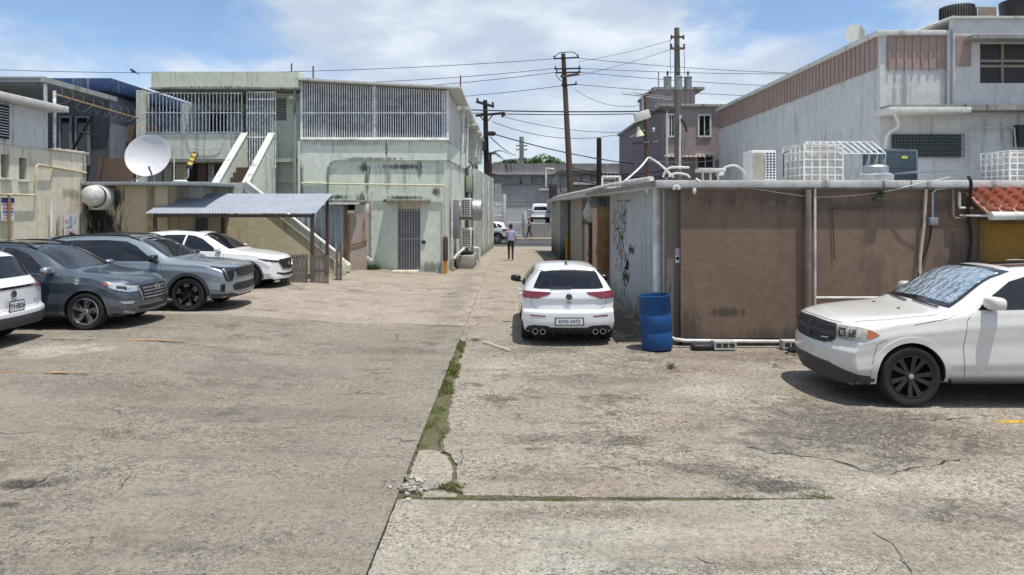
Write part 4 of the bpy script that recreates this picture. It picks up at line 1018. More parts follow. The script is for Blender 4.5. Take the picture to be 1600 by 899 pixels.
# ---- green two-storey building
gb = thing('green_building', 'pale green two-storey building with barred upper porch and outside stairs', 'building', (-5.5, 27, 0))
YF, YT = 27.0, 27.6
xl, xr = -8.43, -2.60
door = (X(621, YF), X(657, YF), .12, Z(316, YF))
lou = (X(531, YF), X(557, YF), Z(329, YF), Z(317, YF))
# ground-floor walls: the front with a raised band framing a sunk panel
MB().wall(xl, xr, -.1, 5.22, YF, YF + .28, [door, lou]).build('front_wall', M['green'], gb)
cr = [(X(514, YF) + .28 - .28 * math.cos(R(a)), 4.45 - .28 + .28 * math.sin(R(a))) for a in range(0, 91, 15)]
band = [(xl - .02, -.1), (X(512, YF), -.1)] + [(X(514, YF), 3.9)] + cr + [(xr + .03, 4.45), (xr + .03, 5.20), (xl - .02, 5.20)]
MB().prism(band, 'y', YF - .10, YF - .002).build('raised_band', M['green_lite'], gb)
MB().add([(xr - .02, YF + .28, -.1), (-2.32, 33.6, -.1), (-2.32, 33.6, 5.22), (xr - .02, YF + .28, 5.22), (xr - .3, YF + .28, -.1), (-2.62, 33.6, -.1), (-2.62, 33.6, 5.22), (xr - .3, YF + .28, 5.22)],
    [(0, 1, 2, 3), (7, 6, 5, 4), (0, 3, 7, 4), (1, 5, 6, 2), (3, 2, 6, 7)]).build('lane_wall', M['green_lite'], gb)
MB().add([(xr + .02, 27.0, 4.5), (-2.26, 33.6, 4.5), (-2.26, 33.6, 5.2), (xr + .02, 27.0, 5.2), (xr - .01, 27.0, 4.5), (-2.3, 33.6, 4.5), (-2.3, 33.6, 5.2), (xr - .01, 27.0, 5.2)],
    [(0, 1, 2, 3), (7, 6, 5, 4), (0, 4, 5, 1), (3, 2, 6, 7), (0, 3, 7, 4), (1, 5, 6, 2)]).build('lane_band', M['green_lite'], gb)
MB().box(xl, xr, YF + .02, 34, 5.22, 5.26).build('porch_floor', M['white_dirty'], gb)
# security door
dr_ = MB().box(door[0], door[1], YF + .12, YF + .16, door[2], door[3] - .28).build('security_door', plain('door_mesh_dark', (.14, .135, .145), .6), gb)
MB().merge(grille(door[0] + .03, door[1] - .03, door[2], door[3] - .28, YF + .09, 8, .022, (door[2] + .05, door[3] - .33, 1.35), .03)).build('door_bars', plain('door_bar_grey', (.30, .29, .30), .5), dr_, smooth=0)
MB().box(door[0], door[1], YF + .1, YF + .18, door[3] - .28, door[3]).build('transom', M['pilaster'], gb)
MB().box(X(613, 26.7), X(653, 26.7), 26.42, YF - .01, -.05, .13).build('doorstep', M['pilaster'], gb, bevel=.02)
MB().box(X(600, 26.6), X(671, 26.6), 26.45, YF - .004, Z(316, 26.6), Z(311.5, 26.6)).build('door_canopy', wall('mildew_slab', (.30, .30, .25), (.2, .2, .17), (.02, .02, .02), .9, .6, seed=2), gb, bevel=.01)
MB().box(X(516, 26.7), X(573, 26.7), 26.5, YF - .104, Z(318, 26.7), Z(313, 26.7)).build('window_canopy', wall('mildew_slab_b', (.28, .28, .23), (.2, .2, .17), (.02, .02, .02), .9, .6, seed=5), gb, bevel=.01)
lf = MB().box(lou[0], lou[1], YF + .1, YF + .14, lou[2], lou[3]).build('louvre_window', M['dim'], gb)
MB().merge(louvre(MB(), lou[0], lou[1], lou[2], lou[3], YF + .08, 4)).build('louvre_slat', M['dark'], lf, smooth=0)
MB().box(X(556, 26.8), X(577, 26.8), 26.62, YF - .104, Z(336, 26.8), Z(318.5, 26.8)).build('meter_box', M['pilaster'], gb, bevel=.02)
MB().tube([P(422, 286, 27.5), P(466, 286.5, 27.5)], .03, 6).build('conduit', plain('yellow_pipe', (.52, .50, .36), .6), gb)
MB().tube([P(471, 286.5, 26.85), P(560, 288, 26.85), P(694, 290, 26.85), P(696, 292, 26.85), P(696, 380, 26.85)], .035, 8).build('conduit', plain('yellow_pipe_b', (.54, .52, .38), .6), gb)
MB().tube([P(581, 300, 26.9), P(581, 404, 26.9)], .03, 6).build('pipe', M['white_pvc'], gb)
MB().tube([P(706, 258, 28), P(706, 300, 28), P(706, 405, 28)], .05, 8).build('pipe', M['white_pvc'], gb)
MB().tube([(xl + .05, 26.84, 5.2), (xl + .05, 26.84, .3)], .05, 8).build('drain_pipe', M['white_dirty'], gb)
MB().tube([(xl - .12, 26.86, 7.3), (xl - .12, 26.86, .3)], .055, 8).build('drain_pipe', wall('mildewed_pipe', (.30, .31, .27), stain=(.03, .03, .03), streak=.9), gb)
MB().tube([(X(513, 26.85), 26.85, 4.2), (X(512, 26.85), 26.85, 2.6)], .04, 6).build('pipe', wall('dark_pipe', (.22, .23, .20), stain=(.03, .03, .03), streak=.8), gb)
MB().box(X(659, YF), X(665, YF), YF - .05, YF - .001, Z(381, YF), Z(376, YF)).build('switch_box', M['dark'], gb)
# porch: posts, bars, roof
zl, zr_ = Z(126, 26.8), Z(139, 26.8)
bars = MB(); nb = 62; x0, x1 = X(473, 26.95), X(698, 26.95)
for i in range(nb + 1):
    x = x0 + (x1 - x0) * i / nb; zt_ = zl + (zr_ - zl) * i / nb - .06
    bars.box(x - .017, x + .017, 26.93, 26.965, 5.30, zt_)
for z in (5.33, 6.32): bars.box(x0, x1, 26.915, 26.98, z - .025, z + .025)
bars.build('porch_bars', M['bar'], gb, smooth=0)
MB().box(x0, x1, 26.9, 27.0, zr_ - .2, zr_ - .1).build('bar_rail', M['bar'], gb) if False else None
for x in (x0 - .04, (x0 + x1) / 2, x1 + .04): MB().box(x - .04, x + .04, 26.90, 27.0, 5.22, zl + (zr_ - zl) * (x - x0) / (x1 - x0) - .03).build('porch_post', M['bar'], gb)
MB().tube([(x0 - .05, 26.86, 5.27), (x1 + .1, 26.86, 5.25)], .055, 8).build('gutter_pipe', M['white_pvc'], gb)
rf = MB(); rf.add([(x0 - .1, 26.6, zl), (-1.98, 26.6, zr_ - .02), (-1.98, 31.2, zr_ - .05), (x0 - .1, 31.2, zl), (x0 - .1, 26.6, zl + .07), (-1.98, 26.6, zr_ + .05), (-1.98, 31.2, zr_ + .02), (x0 - .1, 31.2, zl + .07)],
    [(0, 3, 2, 1), (4, 5, 6, 7), (0, 1, 5, 4), (1, 2, 6, 5), (2, 3, 7, 6), (3, 0, 4, 7)])
rf.build('porch_roof', M['white_dirty'], gb)
MB().box(x0, x1, 30.9, 31.1, 5.26, 7.6).build('porch_back_wall', wall('porch_wall', (.48, .52, .55), (.36, .40, .43), seed=4), gb)
for a, b in ((500, 548), (590, 650)): MB().box(X(a, 30.8), X(b, 30.8), 30.82, 30.895, 5.5, 7.2).build('porch_opening', M['dim'], gb)
MB().box(x0, x0 + .1, 27, 31, 5.26, 7.5).build('porch_side_wall', wall('porch_wall_b', (.24, .26, .26)), gb)
# upper wall along the lane with awnings
MB().add([(xr + .04, 27.0, 5.24), (-2.30, 45, 5.24), (-2.30, 45, 7.1), (xr + .04, 27.0, 7.22), (xr - .15, 27.0, 5.24), (-2.5, 45, 5.24), (-2.5, 45, 7.1), (xr - .15, 27.0, 7.22)],
    [(0, 1, 2, 3), (7, 6, 5, 4), (0, 3, 7, 4), (1, 5, 6, 2), (3, 2, 6, 7)]).build('upper_lane_wall', M['white_dirty'], gb)
MB().box(-12, -1.95, 31.4, 45.2, 7.1, 7.3).build('main_roof', M['white_dirty'], gb)
for Y in (35.5, 38.6, 41.6):
    MB().box(-2.4, -1.72, Y - .9, Y + .9, 6.72, 6.84).build('awning', M['white_dirty'], gb, bevel=.02)
    w_ = MB().box(-2.42, -2.33, Y - .7, Y + .7, 5.5, 6.65).build('window', M['bar'], gb)
    MB().box(-2.335, -2.31, Y - .62, Y + .62, 5.56, 6.6).build('pane', M['glass'], w_)
    MB().box(-2.36, -1.85, Y + .85, Y + .97, 5.3, 6.72).build('window_fin', M['white_dirty'], gb)
MB().tube([(-2.2, 31.0, 7.1), (-2.25, 31.3, 6.9), (-2.3, 31.3, 4.4)], .09, 8).build('downspout', M['white_pvc'], gb)
MB().tube([(-2.15, 33.2, 6.9), (-2.2, 33.2, 4.6)], .06, 8).build('downspout', M['white_pvc'], gb)
# farther ground-floor wing on the lane
MB().add([(-2.6, 33.6, -.1), (-1.74, 33.6, -.1), (-1.20, 44.6, -.1), (-2.6, 44.6, -.1), (-2.6, 33.6, 4.5), (-1.74, 33.6, 4.5), (-1.20, 44.6, 4.5), (-2.6, 44.6, 4.5)],
    [(0, 1, 5, 4), (1, 2, 6, 5), (2, 3, 7, 6), (4, 5, 6, 7), (3, 0, 4, 7)]).build('lane_wing', wall('lane_wing_wall', (.47, .53, .45), (.58, .60, .54), (.06, .06, .05), .45, .6, seed=13, grime=.5, gz1=.6), gb)
for px, t_, c_ in ((729, .04, 'dark'), (734, .05, 'white_pvc'), (741, .04, 'white_pvc')): MB().tube([P(px, 262, 33.5), P(px, 396, 33.5)], t_, 6).build('conduit', M[c_], gb)
for f in (.25, .55, .85): MB().tube([(-1.74 + .54 * f + .05, 33.6 + 11 * f, 4.2), (-1.74 + .54 * f + .05, 33.6 + 11 * f, .5)], .06, 8).build('lane_pipe', M['white_pvc'], gb)
MB().box(-2.25, -1.95, 33.35, 33.59, 3.35, 4.15).build('breaker_box', plain('box_green', (.30, .33, .24), .6), gb, bevel=.02)
# terrace on the left
MB().box(-14.75, -14.45, 26.8, 27.1, 3.3, 7.2).build('terrace_column', M['terrace'], gb)
MB().box(-14.45, -10.64, 26.9, 27.05, 4.50, 5.50).build('terrace_parapet', M['terrace'], gb)
MB().box(-14.4, -8.6, 27.05, 30.2, 4.4, 4.55).build('terrace_floor', M['terrace'], gb)
MB().box(-14.1, -8.32, 26.55, 31.3, 7.2, 7.26).build('terrace_ceiling', wall('mildewed_edge', (.30, .31, .27), (.1, .1, .09), (.02, .02, .02), .95, .7, seed=4), gb)
MB().box(-14.05, -8.34, 26.6, 31.2, 7.262, 7.88).build('roof_parapet', M['parapet'], gb)
MB().wall(-14.6, -8.5, 4.5, 7.2, 30.2, 30.35, [(-13.6, -12.2, 5.2, 6.9)]).build('terrace_back_wall', wall('terrace_back', (.66, .74, .66), (.66, .68, .60), seed=6), gb)
MB().box(-13.6, -12.2, 30.3, 30.34, 5.2, 6.9).build('dark_opening', M['dim'], gb)
MB().box(X(352, 30), X(380, 30), 30.1, 30.19, 4.6, 6.7).build('terrace_door', plain('terrace_door_grey', (.45, .49, .54), .5), gb)
MB().box(X(302, 30), X(325, 30), 30.08, 30.19, 4.6, 6.9).build('shutter', plain('shutter_grey', (.33, .31, .32), .5), gb)
MB().merge(grille(X(227, 26.95), X(378, 26.95), 5.5, 7.16, 26.95, 27, .016, (5.55, 6.33, 7.1), .02)).build('terrace_bars', M['oldbar'], gb, smooth=0)
gt = grille(-10.42, -9.30, 4.14, 7.16, 26.86, 11, .017, (4.2, 5.35, 6.3, 6.85, 7.12), .022)
gt.build('stair_gate', M['oldbar'], gb, smooth=0)
MB().wall(-9.75, -8.40, 0, 7.2, YT, YT + .2, [(-9.70, -9.12, 6.1, 7.02)]).build('recessed_wall', M['green'], gb)
lf = MB().box(-9.70, -9.12, YT + .1, YT + .14, 6.1, 7.02).build('louvre_window', plain('louvre_back', (.25, .24, .22), .7), gb)
MB().merge(louvre(MB(), -9.70, -9.12, 6.1, 7.02, YT + .07, 8)).build('louvre_slat', plain('louvre_tan', (.42, .40, .37), .6), lf, smooth=0)
MB().box(-14.4, -9.7, 28.1, 28.3, 3, 4.4).build('lower_wall', M['brick'], gb)
for a, b, c_ in ((255, 268, 'cream'), (274, 291, 'pilaster'), (296, 306, 'dim'), (309, 322, 'brick'), (325, 334, 'siding'), (340, 358, 'brick')):
    MB().box(X(a, 28), X(b, 28), 28.02, 28.09, 3.2, 4.38).build('lower_panel', M[c_], gb)
# stairs
for xa, nm in ((-10.62, 0), (-9.55, 1)): MB().prism([(24.25, 3.42), (24.25, 2.6), (27.0, 2.6), (27.0, 5.48), (26.85, 5.48)], 'x', xa, xa + .2).build('stair_parapet', M['green_lite'], gb)
for xa in (-10.65, -9.58): MB().prism([(24.2, 3.425), (26.85, 5.485), (26.85, 5.53), (24.2, 3.47)], 'x', xa, xa + .26).build('parapet_cap', M['white_dirty'], gb)
stp = MB()
for i in range(5): stp.box(-10.42, -9.55, 24.7 + .27 * i, 27.05, 3.1 + .20 * i, 3.30 + .20 * i)
stp.build('stair_flight', M['brownstep'], gb)
swall = [(-11.1, -.1), (-5.85, -.1), (-5.85, .62), (-6.1, .88), (-9.32, 3.42), (-11.1, 3.42)]
MB().prism(swall, 'y', 24.0, 24.2).build('stair_wall', M['yellowish'], gb)
MB().prism([(-11.1, 3.0), (-9.5, 3.0), (-9.36, 3.34), (-9.36, 3.46), (-11.1, 3.46)], 'y', 23.93, 23.998).build('landing_parapet', wall('dripping_parapet', (.55, .56, .50), (.5, .5, .45), (.02, .02, .02), .9, .4, seed=9), gb)
MB().prism([(-9.38, 3.20), (-5.95, .50), (-5.95, .78), (-6.12, .92), (-9.34, 3.46)], 'y', 23.94, 23.998).build('stair_stringer', M['green_lite'], gb)
MB().prism([(-9.34, 3.462), (-6.1, .925), (-6.1, .98), (-9.34, 3.52)], 'y', 23.90, 24.22).build('parapet_cap', M['white_dirty'], gb)
MB().prism([(-9.3, 3.2), (-5.9, .5), (-5.9, .3), (-9.3, 3.0)], 'y', 24.2, 25.1).build('stair_slab', M['terrace'], gb)
MB().box(-6.12, -5.84, 23.5, 23.94, 0, .78).build('newel', M['cream'], gb, bevel=.02)
MB().box(X(288, 23.95), X(324, 23.95), 23.94, 23.998, .1, 2.35).build('store_door', plain('store_door_grey', (.14, .145, .15), .6), gb)
# lamp by the porch corner and small spot at the foot of the wall
MB().blob(P(458, 153, 27.1), (.16, .2, .10), 2.6).build('wall_lamp', M['white_pvc'], gb, smooth=60)
fl = thing('flood_lamp', 'small white floodlight leaning at the foot of the green wall', 'lamp', P(578, 412, 26.6))
MB().obox(P(576, 407, 26.6), (.30, .12, .22), Matrix.Rotation(R(35), 3, 'Y')).build('housing', M['white_pvc'], fl, bevel=.03)
MB().tube([P(581, 404, 26.7), P(579, 409, 26.6)], .03, 6).build('bracket', M['steel'], fl)
for px, Y, h in ((453, 27, .45), (487, 26.7, .55), (719, 26.65, .5)):
    zb_ = 7.88 if px < 460 else zl + (zr_ - zl) * (px - 473) / 225 + .06
    MB().tube([(X(px, Y), Y + .2, zb_), (X(px, Y), Y + .2, zb_ + h)], .03, 6).build('roof_stub', M['rust'], gb)
# ---- lane-side equipment
def split_unit(name, label, cx, cy, z0, w, dp, h, grp=None, fanx=1):
    t = thing(name, label, 'air conditioner', (cx, cy, z0), grp)
    MB().box(cx - w / 2, cx + w / 2, cy - dp / 2, cy + dp / 2, z0, z0 + h).build('casing', M['white_dirty'], t, bevel=.025)
    m = MB(); g_ = MB()
    g_.box(cx - w * .36, cx + w * .36, cy - dp / 2 - .006, cy - dp / 2 - .002, z0 + h * .1, z0 + h * .9)
    v = g_.build('vent', M['dim'], t)
    n = 9
    for i in range(n + 1): m.box(cx - w * .37, cx + w * .37, cy - dp / 2 - .02, cy - dp / 2 - .007, z0 + h * (.1 + .8 * i / n) - .012, z0 + h * (.1 + .8 * i / n) + .012)
    for i in range(4): m.box(cx - w * .36 + w * .72 * i / 3 - .01, cx - w * .36 + w * .72 * i / 3 + .01, cy - dp / 2 - .022, cy - dp / 2 - .006, z0 + h * .1, z0 + h * .9)
    m.build('vent_grille', M['white_dirty'], v, smooth=0)
    s_ = fanx; x = cx + s_ * (w / 2 + .004)
    f = MB().lathe([(h * .40, 0), (h * .40, .012), (h * .05, .02), (0, .02)], c=(x, cy, z0 + h / 2), ax='x', n=24, M=Matrix.Scale(s_, 3, Vector((1, 0, 0)))).build('fan_guard', M['dark'], t)
    return t
split_unit('wall_ac_unit', 'upper dirty white air conditioner on the lane wall next to the silver drum', -1.98, 29.6, 2.18, .46, .75, .82)
split_unit('wall_ac_unit', 'lower white air conditioner on the lane wall above the concrete block', -1.96, 29.7, .85, .46, .75, .86)
MB().tube([(-2.4, 29.6, 2.14), (-1.7, 29.6, 2.14)], .03, 6).build('bracket', M['rust'], None, label='rusty bracket under the upper air conditioner on the lane wall', cat='bracket')
dm = thing('exhaust_drum', 'large silver exhaust drum sticking out of the lane wall', 'vent', (-1.9, 31.5, 2.5))
MB().lathe([(.46, -.7), (.47, 0), (.5, .1), (.5, .55), (.46, .60), (.1, .60), (0, .6)], c=(-1.98, 31.5, 2.48), ax='x', n=32).build('drum', M['steel'], dm, smooth=40)
MB().lathe([(.09, -.02), (.09, .02), (0, .02)], c=(-1.38, 31.42, 2.75), ax='x', n=16).build('cap', M['dark'], dm)
MB().box(-2.32, -1.62, 28.9, 31.2, -.05, .55).build('concrete_block', wall('mossy_concrete', (.32, .31, .27), (.22, .22, .18), (.05, .05, .04), .6, .6, seed=3), None, bevel=.04, label='mossy concrete plinth on the lane under the air conditioners', cat='plinth')
MB().box(-2.2, -1.7, 29.4, 30.6, .552, .66).build('dark_tray', M['dark'], None, bevel=.02, label='dark tray lying on the mossy concrete plinth', cat='tray')
MB().tube([(-2.35, 27.6, .5), (-2.3, 28.3, .62), (-2.1, 29, .8), (-2.05, 29.3, .85)], .05, 8).build('drain_hose', M['white_pvc'], None, label='white drain hose bent along the foot of the lane wall', cat='pipe')
MB().tube([(-1.75, 31.1, .75), (-1.55, 31.2, .74), (-1.5, 31.2, .68), (-1.5, 31.2, .1)], .06, 8).build('drain_elbow', M['white_pvc'], None, label='white pipe elbow dropping beside the concrete plinth', cat='pipe')
MB().box(-2.5, -2.2, 28.2, 28.55, 1.3, 2.9).build('meter_cabinet', plain('cabinet_grey', (.20, .21, .22), .6), None, bevel=.02, label='tall grey meter cabinet on the lane wall left of the air conditioners', cat='cabinet')
bl = thing('corner_bollard', 'pipe bollard with brown top and orange foot at the green building corner', 'bollard', (X(696, 26.7), 26.7, 0))
MB().lathe([(.095, .52), (.10, .54), (.10, 1.38), (.07, 1.45), (0, 1.46)], c=(X(696, 26.7), 26.7, 0), n=20).build('sleeve', M['brownsteel'], bl, smooth=40)
MB().lathe([(.075, -.02), (.075, .53)], c=(X(696, 26.7), 26.7, 0), n=20).build('foot', wall('orange_paint', (.55, .24, .03), (.5, .3, .08), streak=.5), bl, smooth=40)
pb = MB()
for i in range(60):
    a = rnd.uniform(0, 6.28); c0 = Vector((-2.0 + rnd.uniform(-.25, .25), 34.4 + rnd.uniform(-.7, .7), 4.5)); l = rnd.uniform(.2, .5)
    d1 = Vector((math.cos(a) * l * .5, math.sin(a) * l * .5, l)); s_ = Vector((-math.sin(a), math.cos(a), 0)) * .025
    pb.add([c0 - s_, c0 + s_, c0 + d1], [(0, 1, 2)])
pb.build('dry_plant', plain('dry_leaves', (.10, .08, .035), .8, var=.4, scale=20), None, smooth=0, weld=False, label='dry brown plant growing on top of the lane wing wall', cat='plant')
# ---- tin canopy
cn = thing('tin_canopy', 'corrugated zinc canopy on brown steel posts in front of the stair wall', 'canopy', (-8.8, 22, .2))
up_ = Vector((0, 2.1, .66))
corrugated(MB(), (-11.45, 21.3, 2.40), (5.32, 0, 0), up_, .095, .017).build('roof_sheet', M['zinc'], cn, smooth=60)
MB().box(-11.25, -6.2, 21.38, 21.46, 2.27, 2.37).build('front_beam', M['brownsteel'], cn)
MB().box(-11.25, -6.2, 23.25, 23.33, 2.87, 2.97).build('rear_beam', M['brownsteel'], cn)
for x in (-11.2, -8.7, -6.25): MB().bar((x, 21.4, 2.36), (x, 23.3, 2.95), .05, .06).build('rafter', M['brownsteel'], cn)
for x, y, z in ((-11.2, 21.42, 2.28), (-6.27, 21.42, 2.28), (-6.3, 23.28, 2.88), (-9.86, 23.28, 2.88)): MB().box(x - .05, x + .05, y - .04, y + .04, gz(x) - .02, z).build('post', M['brownsteel'], cn)
# ---- pallets
def pallet(name, label, x0, x1, y, z0, h, n, lean, seed):
    r_ = random.Random(seed); t = thing(name, label, 'pallet', ((x0 + x1) / 2, y, z0))
    mats = wall('pallet_wood_%d' % seed, (.17, .15, .13), (.10, .085, .07), streak=.5, seed=seed)
    w = (x1 - x0) / n
    for i in range(n):
        a = x0 + w * i; hh = h * r_.uniform(.93, 1.02); dx = r_.uniform(-.01, .01)
        MB().add([(a + .01, y, z0), (a + w * .90, y, z0), (a + w * .90 + dx, y + lean, z0 + hh), (a + .01 + dx, y + lean, z0 + hh), (a + .01, y + .022, z0), (a + w * .90, y + .022, z0), (a + w * .90 + dx, y + lean + .022, z0 + hh), (a + .01 + dx, y + lean + .022, z0 + hh)],
            [(0, 1, 2, 3), (7, 6, 5, 4), (0, 4, 5, 1), (1, 5, 6, 2), (2, 6, 7, 3), (3, 7, 4, 0)]).build('slat', mats, t)
    for q in (.08, .5, .92): MB().box(x0, x1 - w * .2, y + lean * q + .025, y + lean * q + .10, z0 + h * q - .05, z0 + h * q + .05).build('stringer', mats, t)
    return t
pallet('wood_pallet', 'grey weathered pallet with wide gaps, upright behind the white crossover under the canopy', -7.2, -6.34, 21.15, .12, 1.0, 7, .1, 1)
pallet('wood_pallet', 'weathered pallet of thin close slats beside the front canopy post', -6.30, -5.72, 21.3, .10, 1.0, 11, .06, 2)
pallet('wood_pallet', 'narrow dark pallet end standing behind the close-slatted one', -5.78, -5.55, 22.3, .10, 1.15, 2, .05, 3)
# ---- corrugated fence and rusty door
fe = thing('corrugated_fence', 'grey corrugated metal fence beside the lower stair', 'fence', (-7, 25.5, 0))
corrugated(MB(), (-7.95, 25.5, -.05), (1.72, 0, 0), (0, 0, 2.72), .26, .045, npp=8).build('sheet', M['zinc_d'], fe, smooth=50)
MB().box(-7.2, -5.75, 25.2, 25.75, 2.70, 2.78).build('top_board', M['white_dirty'], fe)
MB().box(-6.24, -6.14, 25.42, 25.52, -.05, 2.7).build('post', M['rust'], fe)
rd = thing('rusty_door', 'pinkish rusted metal door leaning at the end of the corrugated fence', 'door', (-5.9, 25.6, 0))
Mr = wall('rusted_pink', (.36, .29, .25), (.42, .36, .32), (.13, .06, .03), .7, .7, seed=3, rust=.9)
MB().add([(-6.10, 25.55, 0), (-5.62, 26.3, .05), (-5.60, 26.35, 2.35), (-6.12, 25.6, 2.38), (-6.06, 25.52, 0), (-5.58, 26.27, .05), (-5.56, 26.32, 2.35), (-6.08, 25.57, 2.38)],
    [(0, 1, 2, 3), (7, 6, 5, 4), (0, 4, 5, 1), (1, 5, 6, 2), (2, 6, 7, 3), (3, 7, 4, 0)]).build('panel', Mr, rd)
MB().bar((-6.05, 25.5, 1.15), (-5.57, 26.24, 1.3), .03, .05).build('cross_bar', M['rust'], rd)

# things kept on the porch and terrace
st = thing('storage_box', 'white lidded box behind the porch bars at the left', 'box', (X(502, 28.5), 28.5, 5.26))
MB().box(X(494, 28.5), X(512, 28.5), 28.3, 28.8, 5.262, 6.0).build('box', M['white_pvc'], st, bevel=.03)
MB().box(X(493, 28.5), X(513, 28.5), 28.28, 28.82, 6.002, 6.07).build('lid', M['bar'], st, bevel=.02)
MB().blob(P(683, 205, 28.0), (.30, .22, .28), 3).build('blue_bag', plain('blue_bag', (.02, .16, .32), .6, var=.3), None, smooth=60, label='blue bag behind the porch bars at the right', cat='bag')
MB().box(X(625, 28.6), X(668, 28.6), 28.4, 29.0, 5.262, 5.95).build('low_cabinet', plain('dark_cabinet', (.06, .065, .08), .5), None, bevel=.03, label='long dark low cabinet on the porch floor', cat='cabinet')
pl_ = MB().box(X(226, 27.5), X(251, 27.5), 27.3, 27.7, 5.0, 5.85)
pl_.build('planter_crate', wall('terracotta_crate', (.34, .14, .07), seed=3), None, bevel=.02, label='reddish crate behind the terrace bars at the left', cat='crate')
MB().tube(curve([P(292, 212, 26.85), P(300, 228, 26.84), P(320, 232, 26.84), P(342, 229, 26.84), P(352, 212, 26.85)]), .012, 5).build('hanging_cable', M['white_pvc'], None, label='pale cable hanging in a loop on the terrace parapet', cat='cable')
# ================================================================== right side
M['brown'] = wall('brown_paint', (.215, .151, .110), (.178, .126, .093), (.07, .058, .048), .25, .5, seed=21, bump=.35, grime=.6, gz0=-.3, gz1=.6, spots=((8.4, 12.7, 1.1, .35, 1, .5, .35), (4.0, 12.7, .62, .40, 1, .10, .8), (3.3, 12.7, .3, .25, 1, .4, .7), (5.5, 12.7, .22, 1.3, 1, .12, .6), (6.7, 12.7, 1.2, .3, 1, .6, .35), (8.2, 12.7, 1.3, .45, 1, .8, .4), (7.0, 12.7, 2.6, 3.5, 1, .16, .45), (4.6, 12.7, 2.75, 1.5, 1, .12, .5)))
M['brown_grey'] = wall('brown_grey_corner', (.18, .155, .125), (.14, .12, .10), streak=.35, seed=22, grime=.5)
M['grey_side'] = wall('grey_blue_paint', (.42, .45, .46), (.35, .37, .38), (.05, .05, .045), .3, .5, seed=23, grime=.8, gz0=-.2, gz1=.6)
M['roofslab'] = wall('weathered_slab', (.60, .60, .58), (.36, .33, .30), (.035, .03, .028), .6, .7, seed=24)
M['fascia_b'] = wall('brown_fascia', (.25, .20, .165), (.34, .31, .28), (.04, .035, .03), .5, .7, seed=25)
M['bigwhite'] = wall('white_block_wall', (.58, .58, .565), (.50, .505, .50), (.10, .10, .10), .34, .5, seed=26, scale=.6)
M['pinkband'] = wall('pink_metal', (.36, .265, .225), (.29, .215, .185), (.15, .11, .10), .3, .5, rough=.6, seed=27, scale=.7)
M['pinkb'] = wall('dull_pink_wall', (.33, .265, .25), (.28, .225, .22), (.07, .065, .06), .3, .5, seed=28, scale=.6)
M['oldconc'] = wall('old_concrete', (.28, .275, .26), (.38, .37, .35), (.03, .03, .03), .75, .8, seed=29, scale=1.0)
M['greywall'] = wall('far_grey_wall', (.42, .42, .42), (.37, .37, .37), (.12, .12, .12), .2, .4, seed=30, scale=.4, bump=.1)
M['orange_door'] = wall('ochre_door', (.52, .29, .065), (.46, .26, .06), streak=.2, seed=31)
bb = thing('brown_building', 'single-storey brown building with flat roof and graffiti on its grey lane side', 'building', (3.0, 12.7, 0))
od = (X(1536, 12.7), 10.3, .02, Z(350, 12.7))
MB().wall(3.14, 16, .14, 2.93, 12.7, 12.95, [od]).build('front_wall', M['brown'], bb)
MB().box(3.2, 16, 12.78, 12.95, -.1, .138).build('plinth', wall('dark_plinth', (.11, .09, .075), streak=.3), bb)
MB().box(2.90, 3.138, 12.80, 13.0, -.1, 2.93).build('corner_wall', M['brown_grey'], bb)
MB().box(2.90, 3.1, 13.0, 20.3, -.1, 2.93).build('side_wall', M['grey_side'], bb)
MB().box(3.25, 3.45, 20.3, 26.0, -.1, 2.93).build('recessed_wall', wall('dim_grey_wall', (.24, .255, .28), (.2, .21, .22), seed=2, grime=.6), bb)
MB().box(3.1, 3.25, 20.1, 20.3, -.1, 2.93).build('return_wall', M['grey_side'], bb)
MB().box(2.66, 3.4, 26.0, 31.0, -.1, 2.93).build('lane_wall', wall('tan_lane_wall', (.33, .30, .26), (.27, .25, .22), (.05, .05, .045), .5, .6, seed=4, grime=.6), bb)
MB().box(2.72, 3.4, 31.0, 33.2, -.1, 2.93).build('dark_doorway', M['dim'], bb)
MB().box(2.34, 3.4, 33.2, 40.5, -.1, 2.93).build('end_wall', wall('end_lane_wall', (.36, .38, .36), (.3, .31, .28), (.05, .05, .045), .6, .6, seed=6, grime=.95, gz0=.2, gz1=1.4), bb)
slab = [(2.62, 12.56), (16.2, 12.56), (16.2, 41), (2.05, 41), (2.40, 22)]
MB().prism(slab, 'z', 2.935, 3.07).build('roof_slab', M['roofslab'], bb, bevel=.012)
MB().add([(2.60, 12.4, 2.96), (2.38, 22, 2.96), (2.38, 22, 3.06), (2.60, 12.4, 3.06), (2.615, 12.4, 2.96), (2.395, 22, 2.96), (2.395, 22, 3.06), (2.615, 12.4, 3.06)], [(0, 1, 2, 3), (7, 6, 5, 4), (0, 4, 5, 1), (3, 2, 6, 7), (0, 3, 7, 4), (1, 5, 6, 2)]).build('lane_fascia', M['fascia_b'], bb)
MB().prism([(2.64, 2.93), (16, 2.93), (16, 2.895), (2.9, 2.895)], 'y', 12.63, 12.69).build('soffit_board', M['fascia_b'], bb)
